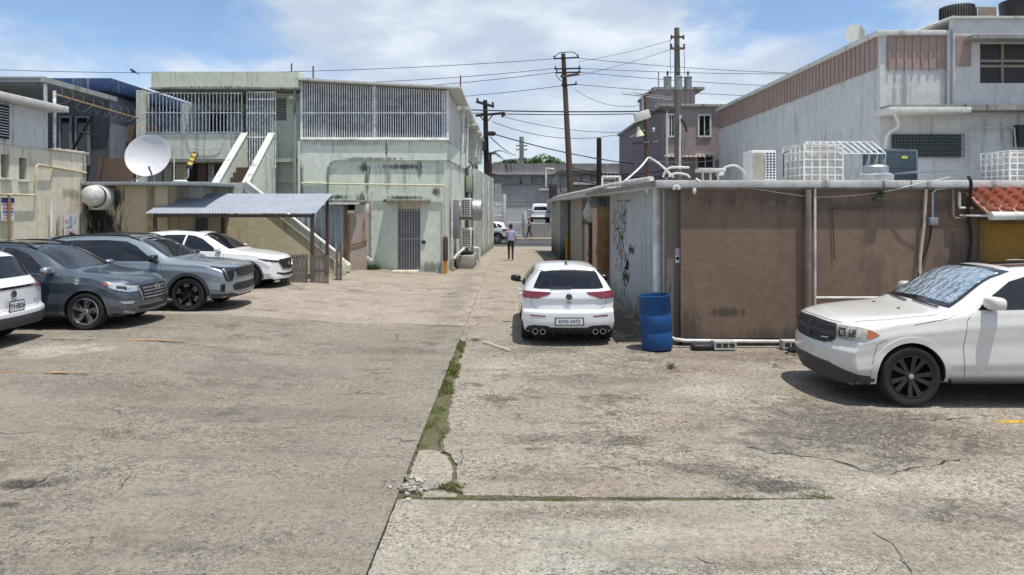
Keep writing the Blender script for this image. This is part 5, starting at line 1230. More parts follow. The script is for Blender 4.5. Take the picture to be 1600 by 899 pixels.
# door, frame, tile hood
MB().box(od[0], od[1], 12.80, 12.86, od[2], od[3]).build('door', M['orange_door'], bb)
MB().wall(od[0] - .09, od[1] + .1, .02, od[3] + .08, 12.66, 12.698, [(od[0], od[1], .0, od[3])]).build('door_frame', wall('ochre_frame', (.27, .17, .06), seed=3), bb)
MB().box(od[0] + .03, od[0] + .07, 12.78, 12.80, 1.5, 1.75).build('door_hinge', M['dark'], bb)
for i in range(7):
    xx = 8.55 + i * .26
    t_ = MB()
    for r_ in range(4):
        y_ = 12.66 - r_ * .14; z_ = 2.86 - r_ * .085
        t_.lathe([(.095, 0), (.115, -.17)], c=(xx + .02 * (r_ % 2), y_, z_ - .03), ax='y', n=12, M=Matrix.Rotation(R(-31), 3, 'X') @ Matrix.Identity(3), cap=False)
    t_.build('roof_tile', wall('terracotta_%d' % (i % 2), (.72, .36, .25), (.74, .46, .35), (.2, .1, .08), .3, .6, seed=i), bb, smooth=60)
MB().prism([(12.69, 2.84), (12.08, 2.44), (12.08, 2.49), (12.69, 2.88)], 'x', 8.4, 12).build('tile_hood', wall('terracotta_bed', (.55, .25, .17), seed=2), bb)
MB().tube([(8.42, 12.02, 2.42), (12, 12.02, 2.42)], .075, 14).build('gutter', M['white_pvc'], bb)
MB().tube([(8.28, 12.62, 2.42), (8.42, 12.1, 2.42)], .02, 6).build('gutter_strap', M['white_pvc'], bb)
# pipes and cables on the front wall
MB().tube([(X(1263, 12.6), 12.60, 2.9), (X(1263, 12.6), 12.60, .45)], .055, 8).build('brown_pipe', wall('brown_pipe_paint', (.25, .185, .14), (.5, .45, .4), streak=.2, seed=4), bb)
MB().tube([(X(1274, 12.6), 12.62, 2.92), (X(1274, 12.6), 12.62, .72)], .026, 8).build('white_pipe', M['white_pvc'], bb)
MB().tube([(X(1274, 12.6) + .02, 12.64, Z(466, 12.6)), (X(1395, 12.6), 12.64, Z(466, 12.6))], .024, 8).build('white_pipe', M['white_pvc'], bb)
MB().tube([P(1447, 296, 12.62), P(1444, 350, 12.62), P(1438, 400, 12.62), P(1437, 430, 12.62)], .028, 8).build('cream_conduit', plain('cream_pvc', (.50, .42, .32), .6), bb)
MB().tube([P(1478, 294, 12.62), P(1462, 296, 12.62), P(1457, 302, 12.62), P(1457, 341, 12.62)], .025, 8).build('conduit', M['steel'], bb)
MB().box(X(1451, 12.6), X(1464, 12.6), 12.55, 12.698, Z(352, 12.6), Z(340, 12.6)).build('junction_box', plain('box_grey', (.22, .23, .23), .5), bb, bevel=.01)
MB().tube(curve([P(1455, 352, 12.6), P(1453, 372, 12.62), P(1446, 395, 12.62), P(1436, 425, 12.62), P(1434, 445, 12.62)]), .016, 6).build('black_cable', M['wire'], bb)
MB().tube(curve([P(1513, 276, 12.3), P(1517, 285, 12.25), P(1516, 305, 12.4), P(1512, 330, 12.6), P(1517, 372, 12.62), P(1512, 420, 12.62), P(1512, 470, 12.62)]), .03, 6).build('black_cable', M['wire'], bb)
MB().tube([P(1489, 296, 12.62), P(1489, 338, 12.62), P(1493, 341, 12.62), P(1510, 341, 12.62)], .022, 6).build('brown_conduit', M['fascia_b'], bb)
MB().tube([P(1499, 300, 12.6), P(1499, 322, 12.6), P(1500, 325, 12.6), P(1520, 325, 12.6)], .024, 6).build('cream_conduit', M['white_pvc'], bb)
MB().tube(curve([P(1150, 291, 12.6), P(1190, 297, 12.62), P(1252, 306, 12.63), P(1300, 308, 12.63), P(1380, 300, 12.62), P(1440, 286, 12.5), P(1485, 277, 12.45)]), [.005] * 32 + [.010] * 17, 6).build('slack_cord', M['white_pvc'], bb)
MB().tube(curve([P(1300, 322, 12.66), P(1302, 360, 12.67), P(1304, 405, 12.67)]), .010, 5).build('wall_crack', M['brownstep'], bb)
MB().tube([P(1300, 326, 12.67), P(1378, 324, 12.67)], .008, 5).build('wall_crack', M['brownstep'], bb)
# white drain on the lane side, pipe along the foot
MB().tube([(2.80, 13.2, 2.95), (2.80, 13.2, .2)], .07, 12).build('downspout', M['white_pvc'], bb, smooth=50)
MB().tube([(2.80, 14.0, .32), (2.84, 12.9, .20), (3.0, 12.58, .14), (3.2, 12.55, .12), (5.6, 12.55, .10)], .032, 10).build('foot_pipe', M['white_pvc'], bb)
# spray-paint on the grey side wall: free strokes, no lettering that can be read
g_ = MB(); rg = random.Random(12)
def stroke(pts, w):
    c = curve([Vector((2.896, y, z)) for y, z in pts], 5)
    for i in range(len(c) - 1):
        d = (c[i + 1] - c[i]).normalized(); s_ = Vector((0, -d.z, d.y)) * w * (.6 + .4 * math.sin(i))
        g_.poly([c[i] + s_, c[i] - s_, c[i + 1] - s_, c[i + 1] + s_])
for k in range(60):
    y = 16.6 + rg.random() * 3.2; z = .5 + rg.random() * 2.1
    if z > 1.7 and y < 17.4: y += 1
    pts = [(y, z)]; a = rg.uniform(0, 6.28)
    for j in range(rg.randint(3, 6)):
        a += rg.uniform(-1.5, 1.5); l = rg.uniform(.12, .34); pts.append((min(20.0, max(15.6, pts[-1][0] + math.cos(a) * l)), min(2.75, max(.3, pts[-1][1] + math.sin(a) * l))))
    stroke(pts, rg.choice((.010, .016, .026)))
for y0, z0, s_ in ((16.2, 1.48, .10), (16.9, .75, .12)):
    for j in range(5): stroke([(y0 + j * s_ * 1.5, z0), (y0 + j * s_ * 1.5 + s_ * .4, z0 + s_ * 1.7), (y0 + j * s_ * 1.5 + s_ * .9, z0 - s_ * .4), (y0 + j * s_ * 1.5 + s_ * 1.3, z0 + s_)], .026)
for k in range(12): stroke([(17.0 + k * .05, 1.0), (17.15 + .04 * math.sin(k), 1.25), (17.3 - k * .03, .95 + .02 * k)], .016)
g_.build('graffiti', plain('black_spray', (.03, .03, .032), .7), bb, smooth=0, weld=False)
# plant growing from the wall
pl = MB(); c0 = P(1375, 304, 12.6); pl.box(c0.x - .1, c0.x + .12, 12.55, 12.698, c0.z - .09, c0.z - .06)
for i in range(40):
    a = rnd.uniform(0, 6.28); e = rnd.uniform(-.2, 1.2); l = rnd.uniform(.05, .13)
    d1 = Vector((math.cos(a) * math.cos(e), -abs(math.sin(a)) * math.cos(e) * .8, math.sin(e))) * l; s_ = Vector((-math.sin(a), math.cos(a), .3)) * .02
    pl.add([c0, c0 + d1 * .5 + s_, c0 + d1, c0 + d1 * .5 - s_], [(0, 1, 2, 3)])
pl.build('wall_plant', plain('weed_green', (.05, .09, .025), .7, var=.4, scale=20), None, smooth=0, weld=False, label='small green weed growing out of the brown wall', cat='plant')
ps = thing('wall_poster', 'small pink and white paper poster on the brown corner', 'poster', (3.05, 12.79, 1.6))
MB().box(3.06, 3.136, 12.785, 12.797, Z(411, 12.79), Z(388, 12.79)).build('paper', M['plate'], ps)
MB().box(3.06, 3.136, 12.78, 12.784, Z(399, 12.79), Z(388, 12.79)).build('pink_panel', plain('poster_pink', (.55, .30, .45), .6), ps)
MB().lathe([(.03, 0), (0, 0)], c=(3.10, 12.782, Z(404, 12.79)), ax='y', n=14).build('printed_mark', plain('poster_ink', (.16, .08, .07), .6), ps)
# cameras and lamps under the eave
for px, py, lab in ((1011, 298, 'white bulb lamp under the brown lane fascia'), (1085, 299, 'white bulb hanging under the front roof edge')):
    Y = 13.2 if px < 1050 else 12.45
    MB().blob(P(px, py, Y), (.035, .035, .06), 2).build('eave_lamp', M['white_pvc'], None, smooth=60, label=lab, cat='lamp')
el = thing('security_light', 'twin white floodlights on the corner of the brown building roof', 'lamp', P(1056, 296, 12.25))
for dx, a in ((0, 20), (.065, -25)): MB().obox(P(1054, 293, 12.22) + Vector((dx, 0, 0)), (.055, .08, .10), Matrix.Rotation(R(a), 3, 'Y')).build('lamp_head', M['white_pvc'], el, bevel=.02)
MB().tube([P(1094, 285, 12.25), P(1087, 280, 12.28)], .03, 10).build('sensor', M['white_pvc'], el)
# ---- barrel, blocks and litter at the wall foot
br = thing('plastic_barrel', 'blue plastic drum standing by the corner of the brown building', 'barrel', (2.62, 12.42, 0))
pf_ = [(.265, 0), (.275, .02), (.28, .30), (.275, .31), (.275, .325), (.281, .335), (.282, .62), (.276, .63), (.276, .645), (.282, .655), (.278, .92), (.285, .93), (.285, .97), (.27, .975), (.265, .95), (.26, .3), (0, .28)]
BLUE = wall('blue_plastic', (.010, .070, .215), (.02, .085, .23), (.03, .05, .09), .3, .6, rough=.5, bump=.06, seed=3, grime=.35, gz0=-.1, gz1=.25)
Mb = Matrix.Rotation(R(-3.5), 3, 'Y')
MB().lathe(pf_, c=(2.64, 12.40, .015), n=36, M=Mb).build('drum', BLUE, br, smooth=40)
MB().blob((2.47, 12.40, .985), (.03, .02, .012)).build('bung', M['dark'], br)
def cblock(name, label, cx, cy, rot):
    t = MB(); w, d_, h = .40, .20, .15
    t.wall(-w / 2, w / 2, 0, h, -d_ / 2, d_ / 2, [(-.17, -.065, .03, .12), (-.05, .05, .03, .12), (.065, .17, .03, .12)])
    t.xf(Matrix.Translation((cx, cy, .01)) @ Matrix.Rotation(rot, 4, 'Z'))
    t.build(name, wall('cinder', (.46, .45, .42), (.38, .37, .35), streak=.2, seed=int(cx * 3)), None, label=label, cat='block')
cblock('cinder_block', 'pale hollow concrete block lying right of the blue drum', X(1131, 12.35), 12.35, .03)
cblock('cinder_block', 'pale hollow concrete block close to the bumper of the black-wheeled SUV', X(1238, 12.4), 12.4, -.02)
MB().blob((X(1096, 12.4), 12.38, .05), (.20, .12, .055), 4).build('black_tray', M['dark'], None, smooth=50, label='black plastic tray on the ground between the drum and a block', cat='tray')
cc = []
for i in range(60):
    a = i * .42; r_ = .13 + .02 * math.sin(i * .7); cc.append((X(1243, 12.1) + r_ * 1.3 * math.cos(a), 12.05 + r_ * math.sin(a), .02 + .001 * i))
MB().tube(cc, .012, 5).build('cable_coil', M['wire'], None, label='small coil of black cable on the ground by the SUV bumper', cat='cable')
dw = MB()
for i in range(26):
    a = rnd.uniform(0, 6.28); e = rnd.uniform(.3, 1.3); l = rnd.uniform(.08, .18); c0 = Vector((X(1049, 10.9) + rnd.uniform(-.05, .05), 10.9 + rnd.uniform(-.05, .05), 0))
    dw.tube([c0, c0 + Vector((math.cos(a) * math.cos(e), math.sin(a) * math.cos(e), math.sin(e))) * l], [.005, .002], 4)
dw.build('dead_weed', plain('dead_weed_brown', (.10, .065, .04), .8), None, label='dry brown weed tuft on the concrete below the drum', cat='plant')
# ---- rusted lockers and post on the lane
def locker(name, label, x0, x1, y0, y1, z1, m1, m2):
    t = thing(name, label, 'locker', ((x0 + x1) / 2, y0, 0))
    MB().box(x0, x1, y0, y1, 0, z1).build('cabinet', m1, t, bevel=.012)
    MB().box(x0 - .03, x0 - .003, y0 + .02, y1 - .02, .06, z1 - .06).build('door', m2, t, bevel=.008)
    MB().box(x0 - .05, x0 - .03, y0 + .12, y0 + .16, z1 * .45, z1 * .55).build('handle', M['rust'], t)
    return t
Rw = wall('rust_panel', (.24, .12, .055), (.34, .24, .15), (.07, .035, .02), .6, .8, seed=3, rust=.9, scale=1.6)
Rp = wall('rust_cream', (.46, .36, .26), (.36, .22, .13), (.16, .07, .03), .7, .7, seed=5, rust=.95, scale=2.2)
locker('rusty_cabinet', 'tall cream and rust metal cabinet against the graffiti wall end', 2.56, 3.0, 20.35, 21.5, 2.62, Rw, Rp)
locker('rusty_cabinet', 'shorter dark rusty cabinet behind the tall one on the lane', 2.62, 3.1, 23.2, 24.4, 2.05, wall('dark_rust', (.09, .055, .045), rust=.4), Rp)
MB().tube([(X(886, 31.6), 31.6, 0), (X(886, 31.6), 31.6, 1.35)], .07, 12).build('yellow_post', wall('yellow_post_paint', (.50, .30, .03), (.42, .26, .05), rust=.4), None, label='yellow pipe post against the lane wall of the brown building', cat='bollard')
# ---- things on the brown roof (top of the slab at 3.07)
ZR = 3.072
MB().tube(curve([(2.72, 13.3, 3.13), (2.62, 16, 3.15), (2.52, 20, 3.16), (2.46, 23, 3.14), (2.3, 29, 3.13), (2.2, 36, 3.10), (2.1, 40.5, 2.9)]), .05, 10).build('roof_pipe', M['white_pvc'], None, label='long white pipe lying along the lane edge of the brown roof', cat='pipe')
def condenser(name, label, cx, cy, w, d_, h, casing, core, cage=None, rz=0.0):
    t = thing(name, label, 'air conditioner', (cx, cy, ZR))
    Mx = Matrix.Translation((cx, cy, ZR)) @ Matrix.Rotation(rz, 4, 'Z')
    def put(mb, nm, mt, p=t, **k): return mb.xf(Mx).build(nm, mt, p, **k)
    c = put(MB().box(-w / 2 + .004, w / 2 - .004, -d_ / 2 + .004, d_ / 2 - .004, .05, h - .03), 'coil', core)
    m = MB()
    for i in range(13):
        z = .08 + (h - .14) * i / 12
        m.box(-w / 2, w / 2, -d_ / 2 - .008, -d_ / 2 + .012, z - .008, z + .008); m.box(-w / 2 - .008, -w / 2 + .012, -d_ / 2, d_ / 2, z - .008, z + .008); m.box(w / 2 - .012, w / 2 + .008, -d_ / 2, d_ / 2, z - .008, z + .008)
    put(m, 'fins', casing, c, smooth=0)
    for sx in (-1, 1):
        for sy in (-1, 1): put(MB().box(sx * w / 2 - .025, sx * w / 2 + .025, sy * d_ / 2 - .025, sy * d_ / 2 + .025, 0, h), 'corner_post', casing, bevel=.008)
    put(MB().box(-w / 2 - .015, w / 2 + .015, -d_ / 2 - .015, d_ / 2 + .015, h - .035, h + .02), 'top', casing, bevel=.012)
    put(MB().box(-w / 2, w / 2, -d_ / 2, d_ / 2, 0, .05), 'base', casing)
    g = put(MB().lathe([(w * .38, h + .022), (w * .36, h + .05), (w * .08, h + .07), (0, h + .07)], n=28), 'fan_guard', M['dark'])
    if cage:
        m = MB(); e = .07
        for i in range(6):
            x = -w / 2 - e + (w + 2 * e) * i / 5; m.box(x - .012, x + .012, -d_ / 2 - e - .012, -d_ / 2 - e + .012, 0, h + .05)
            y = -d_ / 2 - e + (d_ + 2 * e) * i / 5; m.box(-w / 2 - e - .012, -w / 2 - e + .012, y - .012, y + .012, 0, h + .05); m.box(w / 2 + e - .012, w / 2 + e + .012, y - .012, y + .012, 0, h + .05)
        for j in range(6):
            z = .02 + (h + .02) * j / 5
            m.box(-w / 2 - e, w / 2 + e, -d_ / 2 - e - .01, -d_ / 2 - e + .014, z - .012, z + .012)
            for sx in (-1, 1): m.box(sx * (w / 2 + e) - .014, sx * (w / 2 + e) + .01, -d_ / 2 - e, d_ / 2 + e, z - .012, z + .012)
        put(m, 'cage', cage, smooth=0)
    return t
beige = plain('beige_coil', (.80, .76, .68), .6, var=.15); dkc = plain('grey_coil', (.16, .165, .17), .7)
su = thing('roof_split_unit', 'white slim outdoor unit with side louvres, leftmost on the brown roof', 'air conditioner', (X(1188, 14.5), 14.5, ZR))
cxs = X(1189, 14.5)
MB().box(cxs - .26, cxs + .26, 14.3, 14.9, ZR + .03, ZR + .70).build('casing', plain('unit_white', (.62, .61, .56), .5, var=.08), su, bevel=.04)
sv = MB().box(cxs + .02, cxs + .22, 14.288, 14.297, ZR + .08, ZR + .64).build('vent', M['dim'], su)
m_ = MB()
for i in range(10): m_.box(cxs + .015, cxs + .225, 14.27, 14.287, ZR + .08 + .056 * i, ZR + .10 + .056 * i)
for i in range(4): m_.box(cxs + .01 + .068 * i, cxs + .028 + .068 * i, 14.268, 14.286, ZR + .08, ZR + .64)
m_.build('vent_grille', M['bar'], sv, smooth=0)
MB().box(cxs - .235, cxs - .01, 14.286, 14.298, ZR + .08, ZR + .64).build('coil', plain('unit_coil', (.36, .35, .28), .6), su)
condenser('roof_condenser', 'beige condenser in a white wire cage beside the slim unit on the brown roof', X(1272, 14.6), 14.7, .72, .72, .78, plain('beige_casing', (.55, .53, .48), .5), beige, M['bar'], .12)
condenser('roof_condenser', 'blue grey condenser with yellow sticker on the brown roof', X(1397, 16.0), 16.2, .80, .80, .82, plain('blue_casing', (.10, .135, .16), .5), plain('blue_coil', (.075, .10, .12), .6))
MB().box(X(1409, 15.75), X(1418, 15.75), 15.75, 15.765, Z(248, 15.75), Z(244, 15.75)).build('sticker', plain('sticker_yellow', (.55, .50, .12), .5), [o for o in bpy.data.objects if o.name == 'roof_condenser.001'][0])
condenser('roof_condenser', 'beige caged condenser at the right edge on the brown roof', X(1594, 14.2), 14.4, .66, .66, .62, plain('beige_casing_b', (.58, .56, .52), .5), beige, M['bar'], .05)
condenser('roof_condenser', 'small beige condenser left of the caged one at the right edge', X(1577, 15.4), 15.6, .3, .5, .72, plain('beige_casing_c', (.58, .56, .52), .5), beige)
gr = thing('window_grille', 'white steel burglar grille propped slanting between the roof condensers', 'grille', (X(1320, 17), 17, ZR))
gm = MB(); A0, A1 = P(1258, 219, 16.2), P(1362, 219, 16.2); B0, B1 = P(1283, 240, 15.6), P(1384, 240, 15.6)
A0.z = A1.z = 4.13
for i in range(11): t = i / 10; gm.bar(A0.lerp(A1, t), B0.lerp(B1, t), .022)
gm.bar(A0, A1, .03); gm.bar(B0, B1, .03); gm.build('slanted_panel', M['bar'], gr, smooth=0)
gm = MB(); lowz = ZR
for i in range(9):
    t = i / 8; p = B0.lerp(B1, t); gm.bar(p, (p.x, p.y + .1, lowz), .02)
    if i < 8:
        q = B0.lerp(B1, (i + 1) / 8); gm.bar((p.x, p.y + .08, lowz + .1), q - Vector((0, 0, .05)), .016)
gm.build('front_panel', plain('grey_bars', (.42, .42, .43), .5), gr, smooth=0)
rvp = thing('roof_ventilator', 'squat silver roof ventilator in front of the blue condenser', 'vent', (X(1368, 13.6), 13.6, ZR))
MB().lathe([(.30, 0), (.32, .05), (.33, .14), (.26, .18)], c=(X(1368, 13.6), 13.6, ZR), n=32).build('base', M['steel'], rvp, smooth=40)
MB().lathe([(.225, .18), (.235, .20), (.235, .30), (.20, .335), (0, .34)], c=(X(1368, 13.6), 13.6, ZR), n=32).build('cap', M['steel'], rvp, smooth=40)
MB().tube([P(1224, 277, 14.4), P(1224, 240, 14.4), P(1231, 237, 14.4)], .012, 5).build('roof_cable', M['wire'], None, label='black cable rising beside the slim outdoor unit', cat='cable')
for pts, r_, lab in (((P(1036, 277, 13), P(1040, 268, 13), P(1050, 262, 13), P(1077, 262, 13)), .022, 'white pipe arch at the corner of the brown roof'),
                     ((P(1045, 276, 13), P(1056, 271, 13), P(1072, 273, 13), P(1078, 278, 13)), .022, 'small low white pipe hoop on the roof corner'),
                     ((P(1125, 272, 13), P(1133, 262, 13), P(1148, 259, 13), P(1160, 266, 13), P(1163, 272, 13)), .022, 'white bent pipe next to the white plastic tray on the roof')):
    MB().tube(curve(pts), r_, 8).build('roof_pipe', M['white_pvc'], None, label=lab, cat='pipe')
wl = MB().box(X(1090, 13), X(1132, 13), 12.9, 13.2, Z(269, 13), Z(263.5, 13)).box(X(1120, 13), X(1128, 13), 12.85, 13.1, Z(275, 13), Z(270, 13))
for i in range(3): wl.box(X(1096 + 12 * i, 13), X(1099 + 12 * i, 13), 12.95, 13.0, ZR, Z(269.5, 13))
wl.build('roof_tray', M['white_pvc'], None, bevel=.015, label='white plastic tray raised on the front edge of the brown roof', cat='tray')
dbs = MB()
for k in range(26):
    c0 = Vector((rnd.uniform(X(1425, 14), X(1500, 14)), rnd.uniform(13.5, 15), ZR + rnd.uniform(.01, .05)))
    dbs.obox(c0, (rnd.uniform(.05, .3), rnd.uniform(.03, .12), .015), Matrix.Rotation(rnd.uniform(0, 3), 3, 'Z') @ Matrix.Rotation(rnd.uniform(-.2, .2), 3, 'X'))
dbs.build('roof_debris', plain('debris', (.45, .43, .40), .7, var=.4, scale=4), None, label='scraps of white debris on the brown roof', cat='debris', kind='stuff')
Mp = Matrix.Rotation(R(-3), 3, 'Y')
MB().obox(P(1475, 267, 15.2), (1.75, .8, .04), Mp).build('loose_sheet', M['zinc_d'], None, label='loose tin sheet lying tilted on the roof right of the blue condenser', cat='sheet')
fr = MB()
a, b = P(941, 293, 21), P(969, 276, 21)
for p, q in (((a.x, a.z), (a.x, b.z)), ((b.x, a.z - .25), (b.x, b.z)), ((a.x, b.z), (b.x, b.z)), ((a.x, a.z), (b.x, a.z))): fr.bar((p[0], 21, p[1]), (q[0], 21, q[1]), .05)
fr.build('metal_frame', M['bar'], None, label='white rectangular metal frame standing on the lane side of the roof', cat='frame')
# ---- rusty mast with antenna and flood lamps
ms = thing('antenna_mast', 'rusty mast with television antenna and floodlights on the brown roof', 'mast', (X(1010, 18), 18, ZR))
MB().tube([(X(1012, 18), 18, ZR), (X(1007, 18), 18, Z(150, 18))], .055, 8).build('pole', wall('mast_rust', (.11, .06, .04), (.07, .045, .035), rust=.5), ms)
MB().tube([(X(1004, 18), 17.95, Z(176, 18)), (X(1003, 18), 17.95, Z(148, 18))], .03, 6).build('upper_pole', M['steel'], ms)
an = MB(); a, b = P(973, 147, 18), P(1050, 156, 18); an.tube([a, b], .014, 5)
for i in range(8):
    t = i / 7; c = a.lerp(b, t); l = .12 + .3 * t; an.tube([c + Vector((-l * .25, -l, .03)), c + Vector((l * .25, l, .05))], .008, 4)
an.tube([a.lerp(b, .3), P(1025, 140, 18)], .01, 4); an.tube([a.lerp(b, .2) + Vector((0, 0, .06)), b + Vector((0, 0, .06))], .008, 4)
an.build('antenna', plain('antenna_grey', (.20, .20, .21), .6), ms)
MB().obox(P(1003, 181, 17.8), (.40, .22, .22), Matrix.Rotation(R(-17), 3, 'Y')).build('flood_lamp', plain('lamp_grey', (.55, .55, .50), .45), ms, bevel=.03)
MB().lathe([(.03, .14), (.05, .06), (.11, -.08), (.115, -.10), (0, -.09)], c=P(999, 207, 17.8), n=20, M=Matrix.Rotation(R(-10), 3, 'Y')).build('horn_lamp', plain('lamp_cream', (.62, .62, .42), .4), ms, smooth=40)
MB().tube([P(985, 214, 17.9), P(1008, 203, 17.95)], .02, 6).build('arm', M['steel'], ms)
MB().tube([P(988, 225, 17.95), P(1028, 222, 17.95)], .028, 6).build('cross_arm', M['dark'], ms)
MB().blob(P(1021, 203, 17.9), (.05, .05, .06), 2).build('camera', M['steel'], ms, smooth=60)
for k, pts in enumerate(((P(1013, 246, 18), P(1000, 262, 17.5), P(972, 287, 16.5)), (P(1014, 246, 18), P(1030, 256, 17.0), P(1052, 277, 14.0)))):
    MB().tube(curve(pts), .024, 6).build('guy_cable', M['white_pvc'], ms)
# ---- big white building
wb_ = thing('white_building', 'large white two-storey building with a pink ribbed metal band under its roof', 'building', (14, 26, 0))
MB().box(14, 30, 26.0, 46.2, 0, 9.18).build('wall', M['bigwhite'], wb_)
pk = MB(); pk.box(13.96, 13.998, 26.15, 46.2, 7.92, 9.12)
for i in range(56):
    y = 26.3 + i * .36; pk.box(13.925, 13.96, y, y + .09, 7.92, 9.12)
pk.build('side_band', M['pinkband'], wb_, smooth=0)
pk = MB(); pk.box(14.25, 16.5, 25.96, 25.998, 7.86, 9.1)
for i in range(8): pk.box(14.3 + i * .31, 14.37 + i * .31, 25.92, 25.96, 7.80, 9.1)
pk.build('front_band', M['pinkband'], wb_, smooth=0)
MB().box(13.80, 16.55, 25.8, 46.4, 9.12, 9.30).build('roof_edge', M['white_dirty'], wb_, bevel=.02)
MB().tube([(16.55, 25.88, 9.25), (16.55, 25.88, 6.45)], .07, 8).build('downspout', M['bigwhite'], wb_)
MB().tube([(14.98, 25.94, 7.86), (14.98, 25.94, 6.4)], .03, 6).build('conduit', M['bigwhite'], wb_)
MB().wall(16.62, 26, 6.42, 9.69, 25.7, 25.98, [(X(1531, 25.7), 20.6, Z(130, 25.7), Z(68, 25.7))]).build('upper_wall', M['bigwhite'], wb_)
MB().box(16.7, 17.25, 25.66, 25.698, 7.9, 9.05).build('pink_panel', M['pinkband'], wb_)
MB().box(16.5, 30, 25.6, 34, 9.69, 9.77).build('upper_roof_edge', M['white_dirty'], wb_)
MB().box(X(1516, 25.3), 26, 25.1, 25.698, Z(62, 25.3), Z(56, 25.3)).build('window_canopy', M['oldconc'], wb_)
wx0, wx1, wz0, wz1 = X(1531, 25.7), 20.6, Z(130, 25.7), Z(68, 25.7)
wf = MB().box(wx0, wx1, 25.85, 25.9, wz0, wz1).build('upper_window', plain('smoked_louvre', (.05, .045, .04), .35), wb_)
fm = MB(); 
for x in (wx0 + .04, X(1569, 25.7), wx1 - .04): fm.box(x - .04, x + .04, 25.78, 25.845, wz0, wz1)
for z in (wz0 + .65, wz0 + .85): fm.box(wx0, wx1, 25.77, 25.84, z - .05, z + .05)
fm.build('window_frame', plain('bronze_frame', (.25, .20, .14), .5), wf, smooth=0)
MB().merge(louvre(MB(), wx0, wx1, wz0, wz1, 25.84, 16, 'y', .05)).build('louvre_slat', plain('dark_slat', (.07, .065, .06), .4), wf, smooth=0)
MB().box(13.75, X(1507, 25.3), 24.9, 25.99, Z(178, 25.3), Z(170, 25.3)).build('ledge', M['white_dirty'], wb_, bevel=.02)
MB().box(14.0, 26, 25.3, 25.99, 6.2, 6.40).build('string_course', M['oldconc'], wb_)
lw = (X(1395, 25.9), X(1503, 25.9), Z(245, 25.9), Z(211, 25.9))
wf = MB().box(lw[0], lw[1], 25.93, 25.996, lw[2], lw[3]).build('lower_window', M['glass'], wb_)
MB().merge(grille(lw[0] - .05, lw[1] + .05, lw[2] - .05, lw[3] + .05, 25.86, 22, .01, (lw[2], lw[2] + .3, lw[2] + .6, lw[3]), .012)).build('window_bars', plain('green_bars', (.05, .08, .075), .6), wf, smooth=0)
m_ = MB()
for i in range(7): m_.box(lw[0], lw[1], 25.90, 25.928, lw[2] + .12 * i, lw[2] + .12 * i + .03)
m_.build('louvre_slat', plain('slat_grey', (.10, .11, .11), .5), wf, smooth=0)
MB().tube([(X(1516, 25.85), 25.85, 4.0), (X(1516, 25.85), 25.85, Z(203, 25.85)), (X(1519, 25.85), 25.85, Z(200, 25.85)), (X(1585, 25.85), 25.85, Z(200, 25.85)), (X(1590, 25.85), 25.85, 4.0)], .035, 6).build('conduit', M['bigwhite'], wb_)
MB().box(X(1592, 25.7), X(1600, 25.7) + .3, 25.7, 25.99, 4.9, 5.7).build('meter_box', M['dark'], wb_)
MB().tube(curve([(13.85, 25.0, 6.15), (14.15, 25.2, 6.0), (14.3, 25.3, 5.6), (14.1, 25.7, 5.2), (14.05, 25.85, 3.5)]), .06, 8).build('downspout', M['white_dirty'], wb_)
MB().lathe([(0, 0), (.3, -.04), (.45, -.11), (.46, -.13)], c=(X(1343, 30), 30.5, 10.3), ax='y', n=28).build('roof_dish', M['white_dirty'], None, smooth=50, label='grey round dish peeping over the white building roof edge', cat='dish')
rc = thing('roof_condenser', 'round dark condenser standing on top of the white building', 'air conditioner', (X(1495, 27), 27, 9.772))
MB().lathe([(.58, 0), (.58, .70), (.55, .74), (0, .76)], c=(X(1495, 27), 27, 9.772), n=32).build('coil', plain('bronze_coil', (.10, .085, .075), .6), rc, smooth=40)
m_ = MB()
for k in range(40):
    a = 2 * math.pi * k / 40; m_.box(X(1495, 27) + .59 * math.cos(a) - .014, X(1495, 27) + .59 * math.cos(a) + .014, 27 + .59 * math.sin(a) - .014, 27 + .59 * math.sin(a) + .014, 9.772, 10.50)
m_.build('guard', M['dark'], rc, smooth=0)
condenser_z = ZR
ZR = 9.772
condenser('roof_condenser', 'square rusty condenser beside the round one on the white building', X(1537, 27), 27.2, .75, .75, .70, plain('rusty_casing', (.40, .38, .34), .6), plain('rusty_coil', (.22, .12, .08), .7))
ZR = condenser_z
MB().lathe([(.45, 0), (.75, .55), (.78, .95), (.78, 1.05), (0, 1.1)], c=(X(1606, 27), 27.3, 9.772), n=32).build('water_tank', M['dark'], None, smooth=40, label='black water tank on the white building at the right edge', cat='tank')
MB().tube([P(1428, 50, 26.6), P(1500, 22, 26.6)], .05, 6).build('roof_pipe', M['bigwhite'], None, label='long pipe sloping up beside the round roof condenser', cat='pipe')
